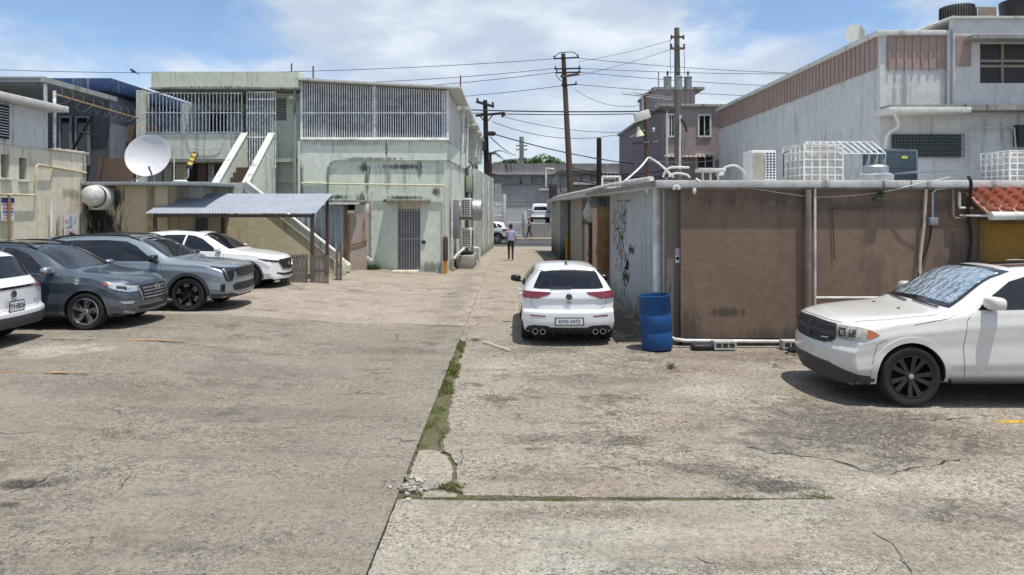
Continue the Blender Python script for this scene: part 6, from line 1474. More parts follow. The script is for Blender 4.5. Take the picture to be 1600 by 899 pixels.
# ---- dull pink building
pkb = thing('pink_building', 'dull pink three-storey building behind the transformer pole', 'building', (12, 47, 0))
MB().box(10.4, 14.4, 47, 66, 0, 9.5).build('wall', M['pinkb'], pkb)
MB().box(10.36, 10.398, 47, 66, 0, 9.4).build('side_wall', wall('shaded_pink_wall', (.20, .17, .18), (.17, .145, .155), seed=3, scale=.5), pkb)  # painted darker and purpler so this face carries its shade in the colour
MB().box(10.15, 14.6, 46.75, 66, 9.5, 9.72).build('cornice', M['oldconc'], pkb, bevel=.03)
MB().box(X(1023, 50), X(1086, 50), 50, 56, 9.72, 11.25).build('penthouse', M['pinkb'], pkb)
MB().box(X(1020, 50), X(1100, 50), 49.8, 56.2, 11.25, 11.42).build('penthouse_roof', M['oldconc'], pkb)
for a, b, c, d_ in ((1093, 1109, 212, 181), (1046, 1053, 212, 180), (1090, 1114, 262, 243), (1046, 1054, 258, 243)):
    x0_, x1_, z0_, z1_ = X(a, 46.9), X(b, 46.9), Z(c, 46.9), Z(d_, 46.9)
    f = MB().wall(x0_ - .12, x1_ + .12, z0_ - .12, z1_ + .12, 46.9, 46.998, [(x0_, x1_, z0_, z1_)]).build('window', M['white_dirty'], pkb)
    MB().box(x0_, x1_, 46.95, 46.99, z0_, z1_).build('pane', M['glass'], f)
    MB().box((x0_ + x1_) / 2 - .03, (x0_ + x1_) / 2 + .03, 46.92, 46.949, z0_, z1_).build('mullion', M['white_dirty'], f)
corrugated(MB(), (X(1040, 46.4), 46.3, 6.05), (3.3, 0, 0), (0, .68, .15), .3, .03).build('awning', M['pinkb'], pkb)
MB().tube([(X(1042, 46.9), 46.9, 9.3), (X(1042, 46.9), 46.9, 3)], .09, 8).build('downspout', M['white_dirty'], pkb)
MB().tube([(X(1029, 50), 50, 9.7), (X(1029, 50), 50, Z(112, 50))], .05, 6).build('lightning_rod', M['steel'], pkb)

# clutter at the lane end of the brown roof
MB().box(X(858, 39.5), X(870, 39.5), 39.2, 40.0, 3.07, 3.95).build('black_box', M['dark'], None, bevel=.03, label='black metal box on the far lane corner of the brown roof', cat='box')
pf2 = MB(); a, b = P(853, 292, 39), P(853, 263, 39)
pf2.tube([a, b, P(866, 264, 39)], .05, 6); pf2.build('pipe_stand', M['white_pvc'], None, label='white pipe stand at the far lane corner of the brown roof', cat='pipe')
for k, (pts, lab) in enumerate((((P(868, 290, 38), P(864, 305, 38), P(868, 330, 37.5), P(872, 352, 37)), 'loose black cable down the far lane wall'), ((P(875, 293, 36), P(880, 303, 36), P(888, 300, 34), P(894, 296, 33)), 'black cable looped under the lane roof edge'), ((P(905, 292, 30), P(912, 303, 29), P(924, 302, 27), P(932, 296, 25)), 'black cable sagging under the roof edge near the tall cabinet'))):
    MB().tube(curve(pts), .03, 5).build('slack_cable', M['wire'], None, label=lab, cat='cable')
MB().lathe([(.32, 0), (.32, 1.6), (.28, 1.6), (.28, 0)], c=(2.75, 21.8, 2.75), ax='y', n=20, M=Matrix.Rotation(R(-14), 3, 'X')).build('exhaust_duct', M['grey_side'], None, smooth=50, label='fat grey duct under the roof edge above the tall rusty cabinet', cat='duct')
# ================================================================== far side of the street
fb = thing('street_building', 'long grey building with a mouldy concrete parapet across the street', 'building', (4, 70, 0))
MB().box(X(757, 70), X(1046, 70), 70, 80, 0, 5.05).build('wall', M['greywall'], fb)
MB().box(X(757, 69.8), X(1046, 69.8), 69.7, 80.2, 5.05, 6.0).build('lower_band', M['oldconc'], fb)
MB().box(X(757, 69.6), X(1046, 69.6), 69.4, 80.4, 6.0, 6.25).build('ledge', M['greywall'], fb)
MB().box(X(757, 69.8), X(1046, 69.8), 69.75, 80.2, 6.25, 7.15).build('parapet', wall('mould_band', (.24, .235, .225), (.36, .355, .34), (.035, .035, .035), .8, .8, seed=3), fb)
MB().box(X(842, 69.6), X(910, 69.6), 69.5, 69.72, 4.4, 4.6).build('sign_ledge', M['white_dirty'], fb)
lb2 = thing('block_building', 'low dark concrete building with a breeze-block vent behind the leaning pole', 'building', (7, 56, 0))
MB().box(X(872, 57), X(1000, 57), 57.5, 66, 0, 5.4).build('wall', M['oldconc'], lb2)
MB().box(X(872, 57), X(936, 57), 57.3, 66.2, 5.4, 5.75).build('roof_edge', wall('mould_edge', (.13, .13, .125), seed=4), lb2)
MB().box(X(895, 57), X(1000, 57), 57.2, 57.49, 4.55, 4.75).build('ledge', M['white_dirty'], lb2)
vx0, vx1, vz0, vz1 = X(938, 57), X(962, 57), Z(279, 57), Z(270, 57)
vb = MB().box(vx0, vx1, 57.44, 57.495, vz0, vz1).build('vent', M['dim'], lb2)
vm = MB()
for i in range(5): vm.box(vx0 + (vx1 - vx0) * i / 4 - .04, vx0 + (vx1 - vx0) * i / 4 + .04, 57.38, 57.43, vz0, vz1)
for i in range(3): vm.box(vx0, vx1, 57.37, 57.425, vz0 + (vz1 - vz0) * i / 2 - .04, vz0 + (vz1 - vz0) * i / 2 + .04)
vm.build('breeze_block', M['white_dirty'], vb, smooth=0)
# gate and columns
wg = thing('street_gate', 'white sliding gate with a lattice top between columns across the street', 'gate', (X(805, 57), 57, .1))
MB().box(X(792, 57), X(819, 57), 57.0, 57.06, .2, Z(327, 57)).build('gate_panel', plain('gate_white', (.50, .51, .52), .5, var=.06), wg)
gg = MB()
for i in range(14): x = X(790, 56.9) + (X(820, 56.9) - X(790, 56.9)) * i / 13; gg.box(x - .02, x + .02, 56.9, 56.94, .15, 1.4)
for i in range(10): x = X(772, 56.9) + (X(790, 56.9) - X(772, 56.9)) * i / 9; gg.box(x - .03, x + .03, 56.9, 56.95, 1.6, 3.1)
for z in (.3, 1.35): gg.box(X(790, 56.9), X(820, 56.9), 56.88, 56.95, z - .03, z + .03)
gg.box(X(772, 56.9), X(790, 56.9), 56.88, 56.96, 1.9, 1.98).box(X(772, 56.9), X(790, 56.9), 56.88, 56.96, 2.8, 2.88)
gg.build('pickets', M['bar'], wg, smooth=0)
lt = MB(); a, b, c, d_ = X(791, 57), X(819, 57), Z(320, 57), Z(308, 57)
for i in range(9): x = a + (b - a) * i / 8; lt.box(x - .025, x + .025, 57, 57.05, c, d_)
for z in (c, (c + d_) / 2, d_): lt.box(a, b, 56.98, 57.07, z - .03, z + .03)
lt.build('lattice', plain('lattice_cream', (.42, .38, .30), .6), wg, smooth=0)
for px in (788.5, 820.5): MB().box(X(px, 56.8) - .12, X(px, 56.8) + .12, 56.8, 57.1, 0, Z(304 if px < 800 else 330, 57)).build('column', M['white_dirty'], wg, bevel=.02)
MB().box(X(770, 58), X(787, 58), 58.0, 58.3, 0, Z(303, 58)).build('yard_wall', M['greywall'], None, label='plain grey wall left of the white street gate', cat='wall')
MB().box(X(773, 60), X(783, 60), 60, 61, 0, Z(287, 60)).build('chimney', wall('chimney_white', (.42, .41, .40)), None, label='pale square pillar rising behind the grey yard wall', cat='pillar')
MB().box(X(823, 57.5), X(905, 57.5), 57.5, 57.8, 0, 1.28).build('retaining_wall', wall('retaining', (.33, .33, .325), seed=4, scale=.6), None, label='grey retaining wall under the boxy white SUV', cat='wall')
MB().box(X(823, 57.8), X(905, 57.8) , 57.8, 69.9, .3, 1.245).build('raised_lot', plain('lot_grey', (.25, .25, .25), .9), kind='structure')
# ---- trees beyond
def leaf_crown(name, label, cx, cy, z0, lobes, n, size, cols, seed, grp=None):
    r_ = random.Random(seed); t = thing(name, label, 'tree', (cx, cy, 0), grp)
    MB().tube([(cx, cy, 0), (cx + .1, cy, z0 * .5), (cx, cy, z0 + .3)], [.22, .17, .1], 8).build('trunk', M['wood'], t)
    m = MB()
    for i in range(n):
        lx, ly, lz, rx, rz_ = r_.choice(lobes)
        while True:
            v = Vector((r_.uniform(-1, 1), r_.uniform(-1, 1), r_.uniform(-1, 1)))
            if .35 < v.length < 1: break
        c0 = Vector((cx + lx + v.x * rx, cy + ly + v.y * rx, z0 + lz + v.z * rz_)); s_ = size * r_.uniform(.5, 1.2)
        u = Vector((r_.gauss(0, 1), r_.gauss(0, 1), r_.gauss(0, .6))).normalized(); w = u.cross(Vector((r_.gauss(0, 1), r_.gauss(0, 1), 1))).normalized()
        m.add([c0 - u * s_, c0 - w * s_ * .5, c0 + u * s_, c0 + w * s_ * .5], [(0, 1, 2, 3)])
    m.build('crown', cols, t, smooth=0, weld=False); return t
def leafmat(name, a, b_):
    m, nt, bs = new_mat(name)
    g = N(nt, 'ShaderNodeNewGeometry')
    nt.links.new(MIX(nt, g.outputs['Random Per Island'], a, b_), bs.inputs['Base Color']); bs.inputs['Roughness'].default_value = .55
    return m
LG = leafmat('leaf_bright', (.05, .11, .02), (.14, .22, .05)); LD = leafmat('leaf_dark', (.025, .055, .018), (.06, .10, .03))
Y = 84
leaf_crown('leafy_tree', 'bright green leafy tree showing above the mouldy parapet', X(849, Y), Y, 7.5, ((0, 0, 1.0, 1.4, .8), (1.2, 0, .7, 1.0, .7), (-1.3, 0, .6, 1.0, .7), (2.1, 0, .4, .7, .5)), 2000, .17, LG, 1)
leaf_crown('leafy_tree', 'darker green tree left of the bright one above the mouldy parapet', X(815, Y), Y + 1, 7.7, ((0, 0, .6, 1.4, .6), (-1.5, 0, .5, 1.0, .5), (1.2, 0, .4, .9, .6)), 1300, .17, LD, 2)
leaf_crown('leafy_tree', 'low green tree near the palm above the mouldy parapet', X(790, Y), Y + 2, 7.7, ((0, 0, .4, 1.0, .5), (-1.0, 0, .3, .8, .4)), 700, .17, LG, 3)
pt = thing('palm_tree', 'palm with arching fronds behind the dark pole at the lane end', 'tree', (X(766, 66), 66, 0))
ptx = X(766, 66); MB().tube([(ptx, 66, 0), (ptx + .1, 66, 4), (ptx, 66, 7.9)], [.2, .15, .12], 8).build('trunk', M['wood'], pt)
m_ = MB()
for k in range(15):
    a = k * 2 * math.pi / 15 + .2; L_ = rnd.uniform(1.3, 1.9); up0 = rnd.uniform(.1, .75)
    for q in range(22):
        t = (q + 1) / 22; r_ = L_ * t; z = 7.9 + r_ * up0 - .42 * r_ * r_
        c0 = Vector((ptx + math.cos(a) * r_, 66 + math.sin(a) * r_, z)); sd = Vector((-math.sin(a), math.cos(a), -.5))
        for sg in (1, -1):
            e = c0 + Vector((sd.x * sg, sd.y * sg, -.45)) * (.42 * (1 - t * .6)) + Vector((math.cos(a), math.sin(a), 0)) * .12
            w = Vector((math.cos(a), math.sin(a), 0)) * .035
            m_.add([c0 - w, c0 + w, e], [(0, 1, 2)])
m_.build('crown', LD, pt, smooth=0, weld=False)
# ---- poles
def cross(mb, a, b, w): mb.bar(a, b, w); return mb
def insul(root, pts, r=.06, h=.22):
    for p in pts: MB().lathe([(r * .5, 0), (r, h * .3), (r * .6, h * .5), (r, h * .7), (r * .4, h), (0, h)], c=p, n=10).build('insulator', M['dark'], root)
Y = 47
up = thing('utility_pole', 'tall leaning wooden pole with four tiers of crossarms at the lane end', 'utility pole', (X(892, Y), Y, 0))
MB().tube([(X(894, Y), Y, -.1), P(891, 290, Y), P(880, 84, Y)], [.24, .22, .15], 12).build('pole', M['wood'], up)
for (pa, ya, pb, yb) in ((865, 92, 905, 90), (866, 108, 908, 107), (868, 114, 908, 113), (877, 134, 901, 132)):
    MB().bar(P(pa, ya, Y - .2), P(pb, yb, Y - .2), .09).build('cross_arm', M['darkwood'], up)
MB().bar(P(876, 120, Y - .3), P(905, 116, Y - .3), .16).build('cross_arm', M['wood'], up)
insul(up, [P(p, y, Y - .2) for p, y in ((866, 92), (903, 90), (868, 108), (905, 107), (870, 114), (905, 113), (879, 134), (900, 132), (878, 121), (903, 117))])
MB().tube(curve([P(866, 90, Y - .2), P(874, 83, Y - .2), P(882, 82, Y - .2), P(896, 82, Y - .2), P(903, 88, Y - .2)]), .03, 6).build('jumper', M['wire'], up)
MB().tube(curve([P(868, 114, Y - .3), P(872, 122, Y - .3), P(880, 127, Y - .3), P(884, 112, Y - .3)]), .025, 6).build('jumper', M['wire'], up)
Y = 46.2
dp = thing('utility_pole', 'dark wooden pole with two crossarms at the far corner of the green building', 'utility pole', (X(762, Y), Y, 0))
MB().tube([(X(763, Y), Y, -.1), P(758, 157, Y)], [.22, .15], 12).build('pole', M['darkwood'], dp)
MB().bar(P(744, 159, Y - .2), P(772, 167, Y - .2), .16).build('cross_arm', M['darkwood'], dp)
MB().bar(P(743, 181, Y - .2), P(788, 177, Y - .2), .15).build('cross_arm', M['darkwood'], dp)
MB().bar(P(750, 181, Y - .2), P(758, 192, Y - .2), .07).build('brace', M['darkwood'], dp)
MB().bar(P(770, 180, Y - .2), P(760, 192, Y - .2), .07).build('brace', M['darkwood'], dp)
insul(dp, [P(p, y, Y - .2) for p, y in ((785, 184), (788, 182), (746, 160), (770, 166))], .09, .3)
MB().lathe([(.22, -.3), (.22, .3), (0, .34)], c=P(754, 228, Y - .5), n=14).build('splice_box', M['dark'], dp)
MB().blob(P(768, 209, Y - .3), (.3, .2, .16)).build('cable_clamp', M['dark'], dp)
Y = 74
sp_ = thing('utility_pole', 'short concrete pole with two small crossarms above the trees', 'utility pole', (X(815, 82), 82, 0))
MB().tube([(X(815, 82), 82, 0), P(815, 214, 82)], [.3, .28], 10).build('pole', M['oldconc'], sp_)
for y in (228, 234): MB().bar(P(806, y, 81.6), P(824, y, 81.6), .16).build('cross_arm', M['oldconc'], sp_)
MB().tube([(X(936, 56), 56, 0), P(936, 216, 56)], [.24, .2], 10).build('utility_pole', M['darkwood'], None, label='short dark pole without arms standing behind the leaning pole', cat='utility pole')
Y = 42
tp = thing('utility_pole', 'concrete pole with three transformer cans beside the pink building', 'utility pole', (X(1060, Y), Y, 0))
MB().tube([(X(1061, Y), Y, 0), P(1057.5, 44, Y)], [.30, .16], 12).build('pole', wall('pole_concrete', (.165, .15, .135), (.11, .10, .09), streak=.5), tp)
for y, a, b in ((58, 1048, 1069), (76, 1048, 1070)): MB().bar(P(a, y, Y - .3), P(b, y, Y - .3), .12).build('cross_arm', M['wood'], tp)
insul(tp, [P(p, y, Y - .3) for p, y in ((1049, 62), (1068, 62), (1049, 76), (1069, 76))], .07, .3)
for px, dy in ((1043, .05), (1060, -.62), (1075, .05)):
    tr = MB().lathe([(.20, -.02), (.235, .0), (.235, .74), (.27, .76), (.27, .80), (.12, .86), (0, .86)], c=P(px, 141, Y + dy) , n=18).build('transformer', plain('transformer_grey', (.24, .265, .255), .5, var=.15), tp, smooth=40)
    MB().lathe([(.05, 0), (.09, .05), (.05, .12), (.08, .18), (.03, .26), (0, .26)], c=P(px, 141, Y + dy) + Vector((0, 0, .92)), n=10).build('bushing', M['dark'], tr)
for px, y0, y1 in ((1047, 62, 116), (1069, 80, 118), (1079, 125, 170), (1070, 122, 190)): MB().tube([P(px, y0, Y - .3), P(px + .5, y1, Y - .3)], .02, 5).build('drop_wire', M['wire_grey'], tp)
MB().tube([P(1063, 180, Y - .3), P(1062, 265, Y - .3)], .07, 8).build('riser_pipe', M['white_pvc'], tp)
MB().tube(curve([P(1064, 186, Y - .35), P(1070, 195, Y - .35), P(1073, 206, Y - .35)]), .06, 6).build('cable_tail', M['wire'], tp)
# ---- overhead wires
def wire(label, a, b, sg_, r=.022, mt='wire_grey'):
    MB().tube(sag(P(*a), P(*b), sg_, 20), r, 5).build('overhead_wire', M[mt], None, smooth=60, label=label, cat='cable', group='overhead wires')
wire('topmost wire from the leaning pole to the left, with a bird on it', (866, 92, 47), (-60, 107, 47), .60)
wire('second wire from the leaning pole to the left, ending behind the porch roof', (868, 107, 47), (430, 132, 47), .25)
wire('third wire from the leaning pole to the left over the porch roof corner', (870, 113, 47), (430, 147, 47), .25)
wire('lowest wire from the leaning pole to the left above the dark pole', (879, 134, 47), (520, 160, 47), .25)
wire('topmost wire from the leaning pole to the right, running to the white building', (903, 91, 47), (1330, 116, 52), .25)
wire('second wire from the leaning pole to the right, just under the topmost', (905, 107, 47), (1330, 114, 52), .2)
wire('third wire from the leaning pole to the right, passing the transformer cans', (905, 113, 47), (1330, 138, 52), .2)
wire('fourth wire from the leaning pole to the right, level with the transformer bases', (900, 132, 47), (1330, 152, 52), .25)
wire('slack thin wire dropping from the leaning pole to the antenna', (898, 140, 47), (1045, 150, 42), .9, .016)
wire('upper thick black cable from the dark pole to the right', (737, 172, 46), (1060, 173, 42), .1, .045, 'wire')
wire('lower black cable just under the thick one from the dark pole', (738, 177, 46), (1060, 176, 42), .12, .03, 'wire')
wire('wire from the dark pole arm tip falling to the pink building', (789, 183, 46), (975, 207, 48), .3)
wire('wire from the dark pole curving under the leaning pole arms to the pink building', (768, 190, 46), (980, 207, 48), .75)
wire('thick cable from the dark pole clamp running down to the low concrete building', (769, 209, 46), (990, 256, 56), .25, .04, 'wire')
wire('short cable from the dark pole clamp falling to the trees', (766, 214, 46), (806, 243, 74), .2, .035, 'wire')
wire('thin wire from the concrete pole top slanting down to the left', (1049, 63, 42), (903, 97, 47), .1, .014)
wire('thin wire from the lower arm of the concrete pole slanting to the left', (1049, 77, 42), (905, 118, 47), .1, .014)
wire('long black cable sagging in front of the mouldy parapet', (763, 271, 46), (893, 266, 47), .35, .035, 'wire')
wire('black cable from the leaning pole foot towards the antenna mast', (893, 262, 47), (1060, 262, 42), .45, .03, 'wire')
wire('second black cable from the leaning pole foot, a little lower', (893, 268, 47), (1060, 272, 42), .3, .03, 'wire')
wire('lowest black cable crossing behind the antenna mast', (893, 281, 47), (1060, 270, 42), .5, .035, 'wire')
wire('thin pale cable crossing in front of the pink building', (1010, 251, 18), (1130, 247, 46), .15, .012)
wire('thin wire across the shade-coloured side of the pink building', (893, 240, 47), (1058, 250, 42), .35, .016)
wire('thin wire leaving the transformer pole for the pink facade', (1066, 245, 42), (1128, 178, 46), .12, .016)
# bird on the wire
bd = P(208, 116.5, 47); wv = sag(P(866, 92, 47), P(-60, 107, 47), .60, 200)
bp = min(wv, key=lambda p: abs(p.x - bd.x))
br_ = MB().blob(bp + Vector((0, 0, .10)), (.19, .09, .09), 2, M=Matrix.Rotation(R(28), 3, 'Y'))
br_.blob(bp + Vector((-.16, 0, .21)), (.075, .065, .065), 2)
br_.lathe([(.02, 0), (0, .08)], c=bp + Vector((-.22, 0, .21)), ax='x', n=8, M=Matrix.Scale(-1, 3, Vector((1, 0, 0))))
br_.prism([(bp.x + .12, bp.z + .06), (bp.x + .40, bp.z - .10), (bp.x + .38, bp.z - .14), (bp.x + .1, bp.z + .0)], 'y', bp.y - .03, bp.y + .03)
br_.build('bird', M['wire'], None, smooth=60, label='small dark bird perched on the topmost left wire', cat='bird')
# ================================================================== ground
def GP(px, py, z=0.0):
    Y = (H - z) * K / (py - HY); return Vector((X(px, Y), Y, z))
def concrete(name, base, alt, feats=(), grit=1.0, seed=0, far=None):
    m, nt, b = new_mat(name)
    p0 = pos(nt); p = MAP(nt, p0, loc=(seed * 7.3, seed * 2.9, 0))
    col = MIX(nt, SM(nt, NOI(nt, p, .55, 6, .6, .4), .36, .64), base, alt)
    if far:                                           # newer, pinker pour beyond the cross joint
        y = N(nt, 'ShaderNodeSeparateXYZ', {0: p0}).outputs[1]
        col = MIX(nt, SM(nt, y, 14.85, 14.95, 0, .85), col, far)
    wv_ = NOI(nt, MAP(nt, p, (.5, 2.6, 1)), 1.0, 6, .65, .6)                                     # wash and tyre bands across the lot
    col = MIX(nt, SM(nt, wv_, .50, .72, 0, .55), col, tuple(x * .58 for x in base))
    col = MIX(nt, SM(nt, NOI(nt, p, 2.3, 8, .68, .3), .55, .72, 0, .55), col, tuple(x * .56 for x in base))
    col = MIX(nt, SM(nt, NOI(nt, MAP(nt, p, loc=(9, 4, 0)), 1.6, 8, .68, .5), .57, .70, 0, .6), col, tuple(min(.62, x * 1.45) for x in base))
    warm = SM(nt, NOI(nt, MAP(nt, p, loc=(3, 8, 0)), .8, 5), .45, .7, 0, .4)
    col = MIX(nt, warm, col, (base[0] * 1.02, base[1] * .90, base[2] * .76))
    nd = MA(nt, 'SUBTRACT', NOI(nt, p, 2.6, 10, .76, .3), .5)
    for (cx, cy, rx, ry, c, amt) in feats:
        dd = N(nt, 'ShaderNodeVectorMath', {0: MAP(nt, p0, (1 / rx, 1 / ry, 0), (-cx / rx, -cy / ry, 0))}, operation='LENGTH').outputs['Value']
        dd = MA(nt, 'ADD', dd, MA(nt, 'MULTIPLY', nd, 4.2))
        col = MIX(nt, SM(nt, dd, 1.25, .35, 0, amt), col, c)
    lic = MA(nt, 'MULTIPLY', SM(nt, NOI(nt, MAP(nt, p, (1, 1.3, 1), (4, 1, 0)), 1.15, 12, .80, .2), .51, .60), SM(nt, NOI(nt, MAP(nt, p, loc=(8, 3, 0)), .35, 4, .6), .42, .58, .15, 1.0))
    col = MIX(nt, MA(nt, 'MULTIPLY', lic, .62 * grit), col, (.085, .075, .06))
    # exposed aggregate: coarse mottling, pits and pale grains, stronger where the skin of the slab has worn off
    g1 = NOI(nt, p, 15, 7, .78); g2 = NOI(nt, p, 46, 4, .75); g3 = NOI(nt, p, 120, 3, .7)
    worn_ = SM(nt, NOI(nt, MAP(nt, p, (1, 1.6, 1), (2, 7, 0)), .7, 6, .65), .38, .62, .45, 1.0)
    gr = MA(nt, 'ADD', MA(nt, 'MULTIPLY', SM(nt, g1, .36, .64), .9), MA(nt, 'ADD', MA(nt, 'MULTIPLY', SM(nt, g2, .36, .64), 1.1), MA(nt, 'MULTIPLY', SM(nt, g3, .35, .65), .7)))
    gr = MA(nt, 'MULTIPLY', MA(nt, 'SUBTRACT', gr, 1.35), MA(nt, 'MULTIPLY', worn_, grit * .62))
    fac = MA(nt, 'MAXIMUM', MA(nt, 'ADD', gr, 1.0), .22)
    col = N(nt, 'ShaderNodeVectorMath', {0: col, 1: N(nt, 'ShaderNodeCombineXYZ', {0: fac, 1: fac, 2: fac}).outputs[0]}, operation='MULTIPLY').outputs[0]
    col = MIX(nt, MA(nt, 'MULTIPLY', SM(nt, g2, .60, .70), worn_), col, tuple(x * .2 for x in base))
    for sc_, lo_, hi_ in ((26, .24, .80), (52, .28, .78)):          # single stones and pock marks
        vo = N(nt, 'ShaderNodeTexVoronoi', {'Vector': p, 'Scale': float(sc_)})
        rv = N(nt, 'ShaderNodeSeparateColor', {0: vo.outputs['Color']}).outputs[0]
        rim_ = SM(nt, vo.outputs['Distance'], .55, .30)
        col = MIX(nt, MA(nt, 'MULTIPLY', MA(nt, 'MULTIPLY', SM(nt, rv, lo_, lo_ * .5), rim_), MA(nt, 'MULTIPLY', worn_, .62 * grit)), col, tuple(x * .25 for x in base))
        col = MIX(nt, MA(nt, 'MULTIPLY', MA(nt, 'MULTIPLY', SM(nt, rv, hi_, hi_ + .1), rim_), MA(nt, 'MULTIPLY', worn_, .50 * grit)), col, tuple(min(.6, x * 1.65) for x in base))
    # hairline cracks, only here and there
    wp = N(nt, 'ShaderNodeMix', {'Factor': .22, 4: p, 5: N(nt, 'ShaderNodeTexNoise', {'Vector': p, 'Scale': 2.2, 'Detail': 6}).outputs[1]}, data_type='VECTOR').outputs[1]
    vd = N(nt, 'ShaderNodeTexVoronoi', {'Vector': wp, 'Scale': .62}, feature='DISTANCE_TO_EDGE').outputs[0]
    ck = MA(nt, 'MULTIPLY', SM(nt, vd, .006, .001), SM(nt, NOI(nt, MAP(nt, p, loc=(1, 5, 0)), .5, 3), .56, .64))
    col = MIX(nt, MA(nt, 'MULTIPLY', ck, .75), col, (.035, .03, .025))
    nt.links.new(col, b.inputs['Base Color']); b.inputs['Roughness'].default_value = .93; b.inputs['Specular IOR Level'].default_value = .25
    h = MA(nt, 'ADD', MA(nt, 'MULTIPLY', g1, .9), MA(nt, 'MULTIPLY', g2, .5)); h = MA(nt, 'ADD', h, MA(nt, 'MULTIPLY', NOI(nt, p, 3.5, 6), 1.6)); h = MA(nt, 'SUBTRACT', h, MA(nt, 'MULTIPLY', ck, 1.2))
    nt.links.new(N(nt, 'ShaderNodeBump', {'Height': h, 'Strength': .6, 'Distance': .035}).outputs[0], b.inputs['Normal'])
    return m
DK, LT, BR = (.12, .105, .09), (.40, .368, .315), (.17, .135, .10)
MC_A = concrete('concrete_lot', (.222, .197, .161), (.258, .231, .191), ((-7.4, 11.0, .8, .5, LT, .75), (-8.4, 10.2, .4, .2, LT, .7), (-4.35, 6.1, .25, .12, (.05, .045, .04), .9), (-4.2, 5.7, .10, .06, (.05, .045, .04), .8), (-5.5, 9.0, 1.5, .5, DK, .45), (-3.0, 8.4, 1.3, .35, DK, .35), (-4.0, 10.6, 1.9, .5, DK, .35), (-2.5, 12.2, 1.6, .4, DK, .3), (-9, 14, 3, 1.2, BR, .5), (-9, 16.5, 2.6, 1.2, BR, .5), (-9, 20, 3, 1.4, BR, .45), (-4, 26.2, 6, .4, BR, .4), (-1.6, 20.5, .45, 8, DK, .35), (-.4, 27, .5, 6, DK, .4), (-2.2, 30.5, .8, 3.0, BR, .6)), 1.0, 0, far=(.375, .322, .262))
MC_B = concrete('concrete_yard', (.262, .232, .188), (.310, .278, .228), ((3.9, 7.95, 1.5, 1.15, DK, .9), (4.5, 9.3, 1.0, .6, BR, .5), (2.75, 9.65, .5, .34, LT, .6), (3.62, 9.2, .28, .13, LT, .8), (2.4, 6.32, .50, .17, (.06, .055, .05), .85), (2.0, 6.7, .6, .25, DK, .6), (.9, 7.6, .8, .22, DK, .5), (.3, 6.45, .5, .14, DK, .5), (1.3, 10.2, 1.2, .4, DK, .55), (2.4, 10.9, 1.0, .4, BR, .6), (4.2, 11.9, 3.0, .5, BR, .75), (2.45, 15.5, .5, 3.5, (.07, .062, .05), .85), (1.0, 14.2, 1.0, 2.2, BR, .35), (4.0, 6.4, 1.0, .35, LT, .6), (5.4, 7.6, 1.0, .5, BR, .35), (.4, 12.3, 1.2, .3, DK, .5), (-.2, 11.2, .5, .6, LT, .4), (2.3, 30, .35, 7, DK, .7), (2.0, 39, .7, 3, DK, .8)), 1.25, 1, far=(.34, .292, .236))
MC_C = concrete('concrete_apron', (.295, .267, .222), (.337, .306, .258), ((.6, 5.7, .8, .13, DK, .5), (1.2, 5.35, 1.4, .25, LT, .5), (3.9, 5.6, .8, .3, DK, .5), (3.0, 5.0, 1.0, .4, BR, .3), (.3, 4.9, .4, .2, LT, .6), (1.6, 4.85, .5, .12, DK, .5)), 1.0, 2)
MB().box(-400, 400, -60, 900, -.30, -.10).build('ground', concrete('dirt', (.12, .11, .09), (.16, .15, .12)), kind='structure')
g = MB(); xs = [-14.6 + .5 * i for i in range(24)] + [-2.7, -2.4, -2.0, -1.5, -1.02]
for x in xs: g.v += [(x, -6, gz(x)), (x, 46.0, gz(x)), (x, -6, -.09), (x, 46.0, -.09)]
for i in range(len(xs) - 1): q = 4 * i; g.f += [[q, q + 4, q + 5, q + 1], [q + 2, q + 3, q + 7, q + 6], [q, q + 2, q + 6, q + 4], [q + 1, q + 5, q + 7, q + 3]]
q = 4 * (len(xs) - 1); g.f += [[0, 1, 3, 2], [q, q + 2, q + 3, q + 1]]
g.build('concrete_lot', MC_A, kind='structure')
def rough(pts, amp, step, seed):
    r_ = random.Random(seed); out = []
    for i in range(len(pts) - 1):
        a, b = Vector(pts[i]), Vector(pts[i + 1]); k = max(1, int((b - a).length / step))
        n = Vector((-(b - a).y, (b - a).x)).normalized()
        for t in range(k): out.append(tuple(a.lerp(b, t / k) + n * (r_.uniform(-amp, amp) if (i or t) else 0)))
    out.append(tuple(pts[-1])); return out
edge = rough([(-.99, 13.25), (-.90, 13.1), (-.90, 11.5), (-.85, 10.4), (-.87, 9.9), (-.79, 9.0), (-.80, 8.4), (-.72, 7.9), (-.80, 7.45), (-.67, 7.18), (-.565, 6.9), (-.515, 6.6), (-.535, 6.3), (-.43, 6.1)], .018, .06, 4)
low = rough([(-.40, 6.1), (.2, 6.08), (.9, 6.06), (1.6, 6.05), (2.4, 6.03), (3.0, 6.01), (16.5, 6.01)], .012, .08, 5)
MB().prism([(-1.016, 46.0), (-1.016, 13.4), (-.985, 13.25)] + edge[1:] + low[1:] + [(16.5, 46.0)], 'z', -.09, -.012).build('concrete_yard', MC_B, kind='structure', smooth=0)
top = rough([(16.5, 5.99), (3.0, 5.99), (1.5, 5.95), (0, 5.94), (-.7, 5.96), (-1.0, 5.98)], .010, .08, 6)
lft = rough([(-1.0, 5.98), (-1.0, -6)], .006, .07, 12)[1:]
MB().prism([(16.5, -6)] + top + lft, 'z', -.09, .004).build('concrete_apron', MC_C, kind='structure', smooth=0)
ch = rough([(-.985, 7.22), (-.80, 7.22), (-.68, 7.06), (-.585, 6.74), (-.555, 6.42), (-.68, 6.24), (-.9, 6.18), (-.985, 6.2), (-.985, 7.22)], .012, .05, 8)[:-1]
MB().prism(ch, 'z', -.09, -.004).build('concrete_chunk', MC_C, kind='structure', smooth=0)
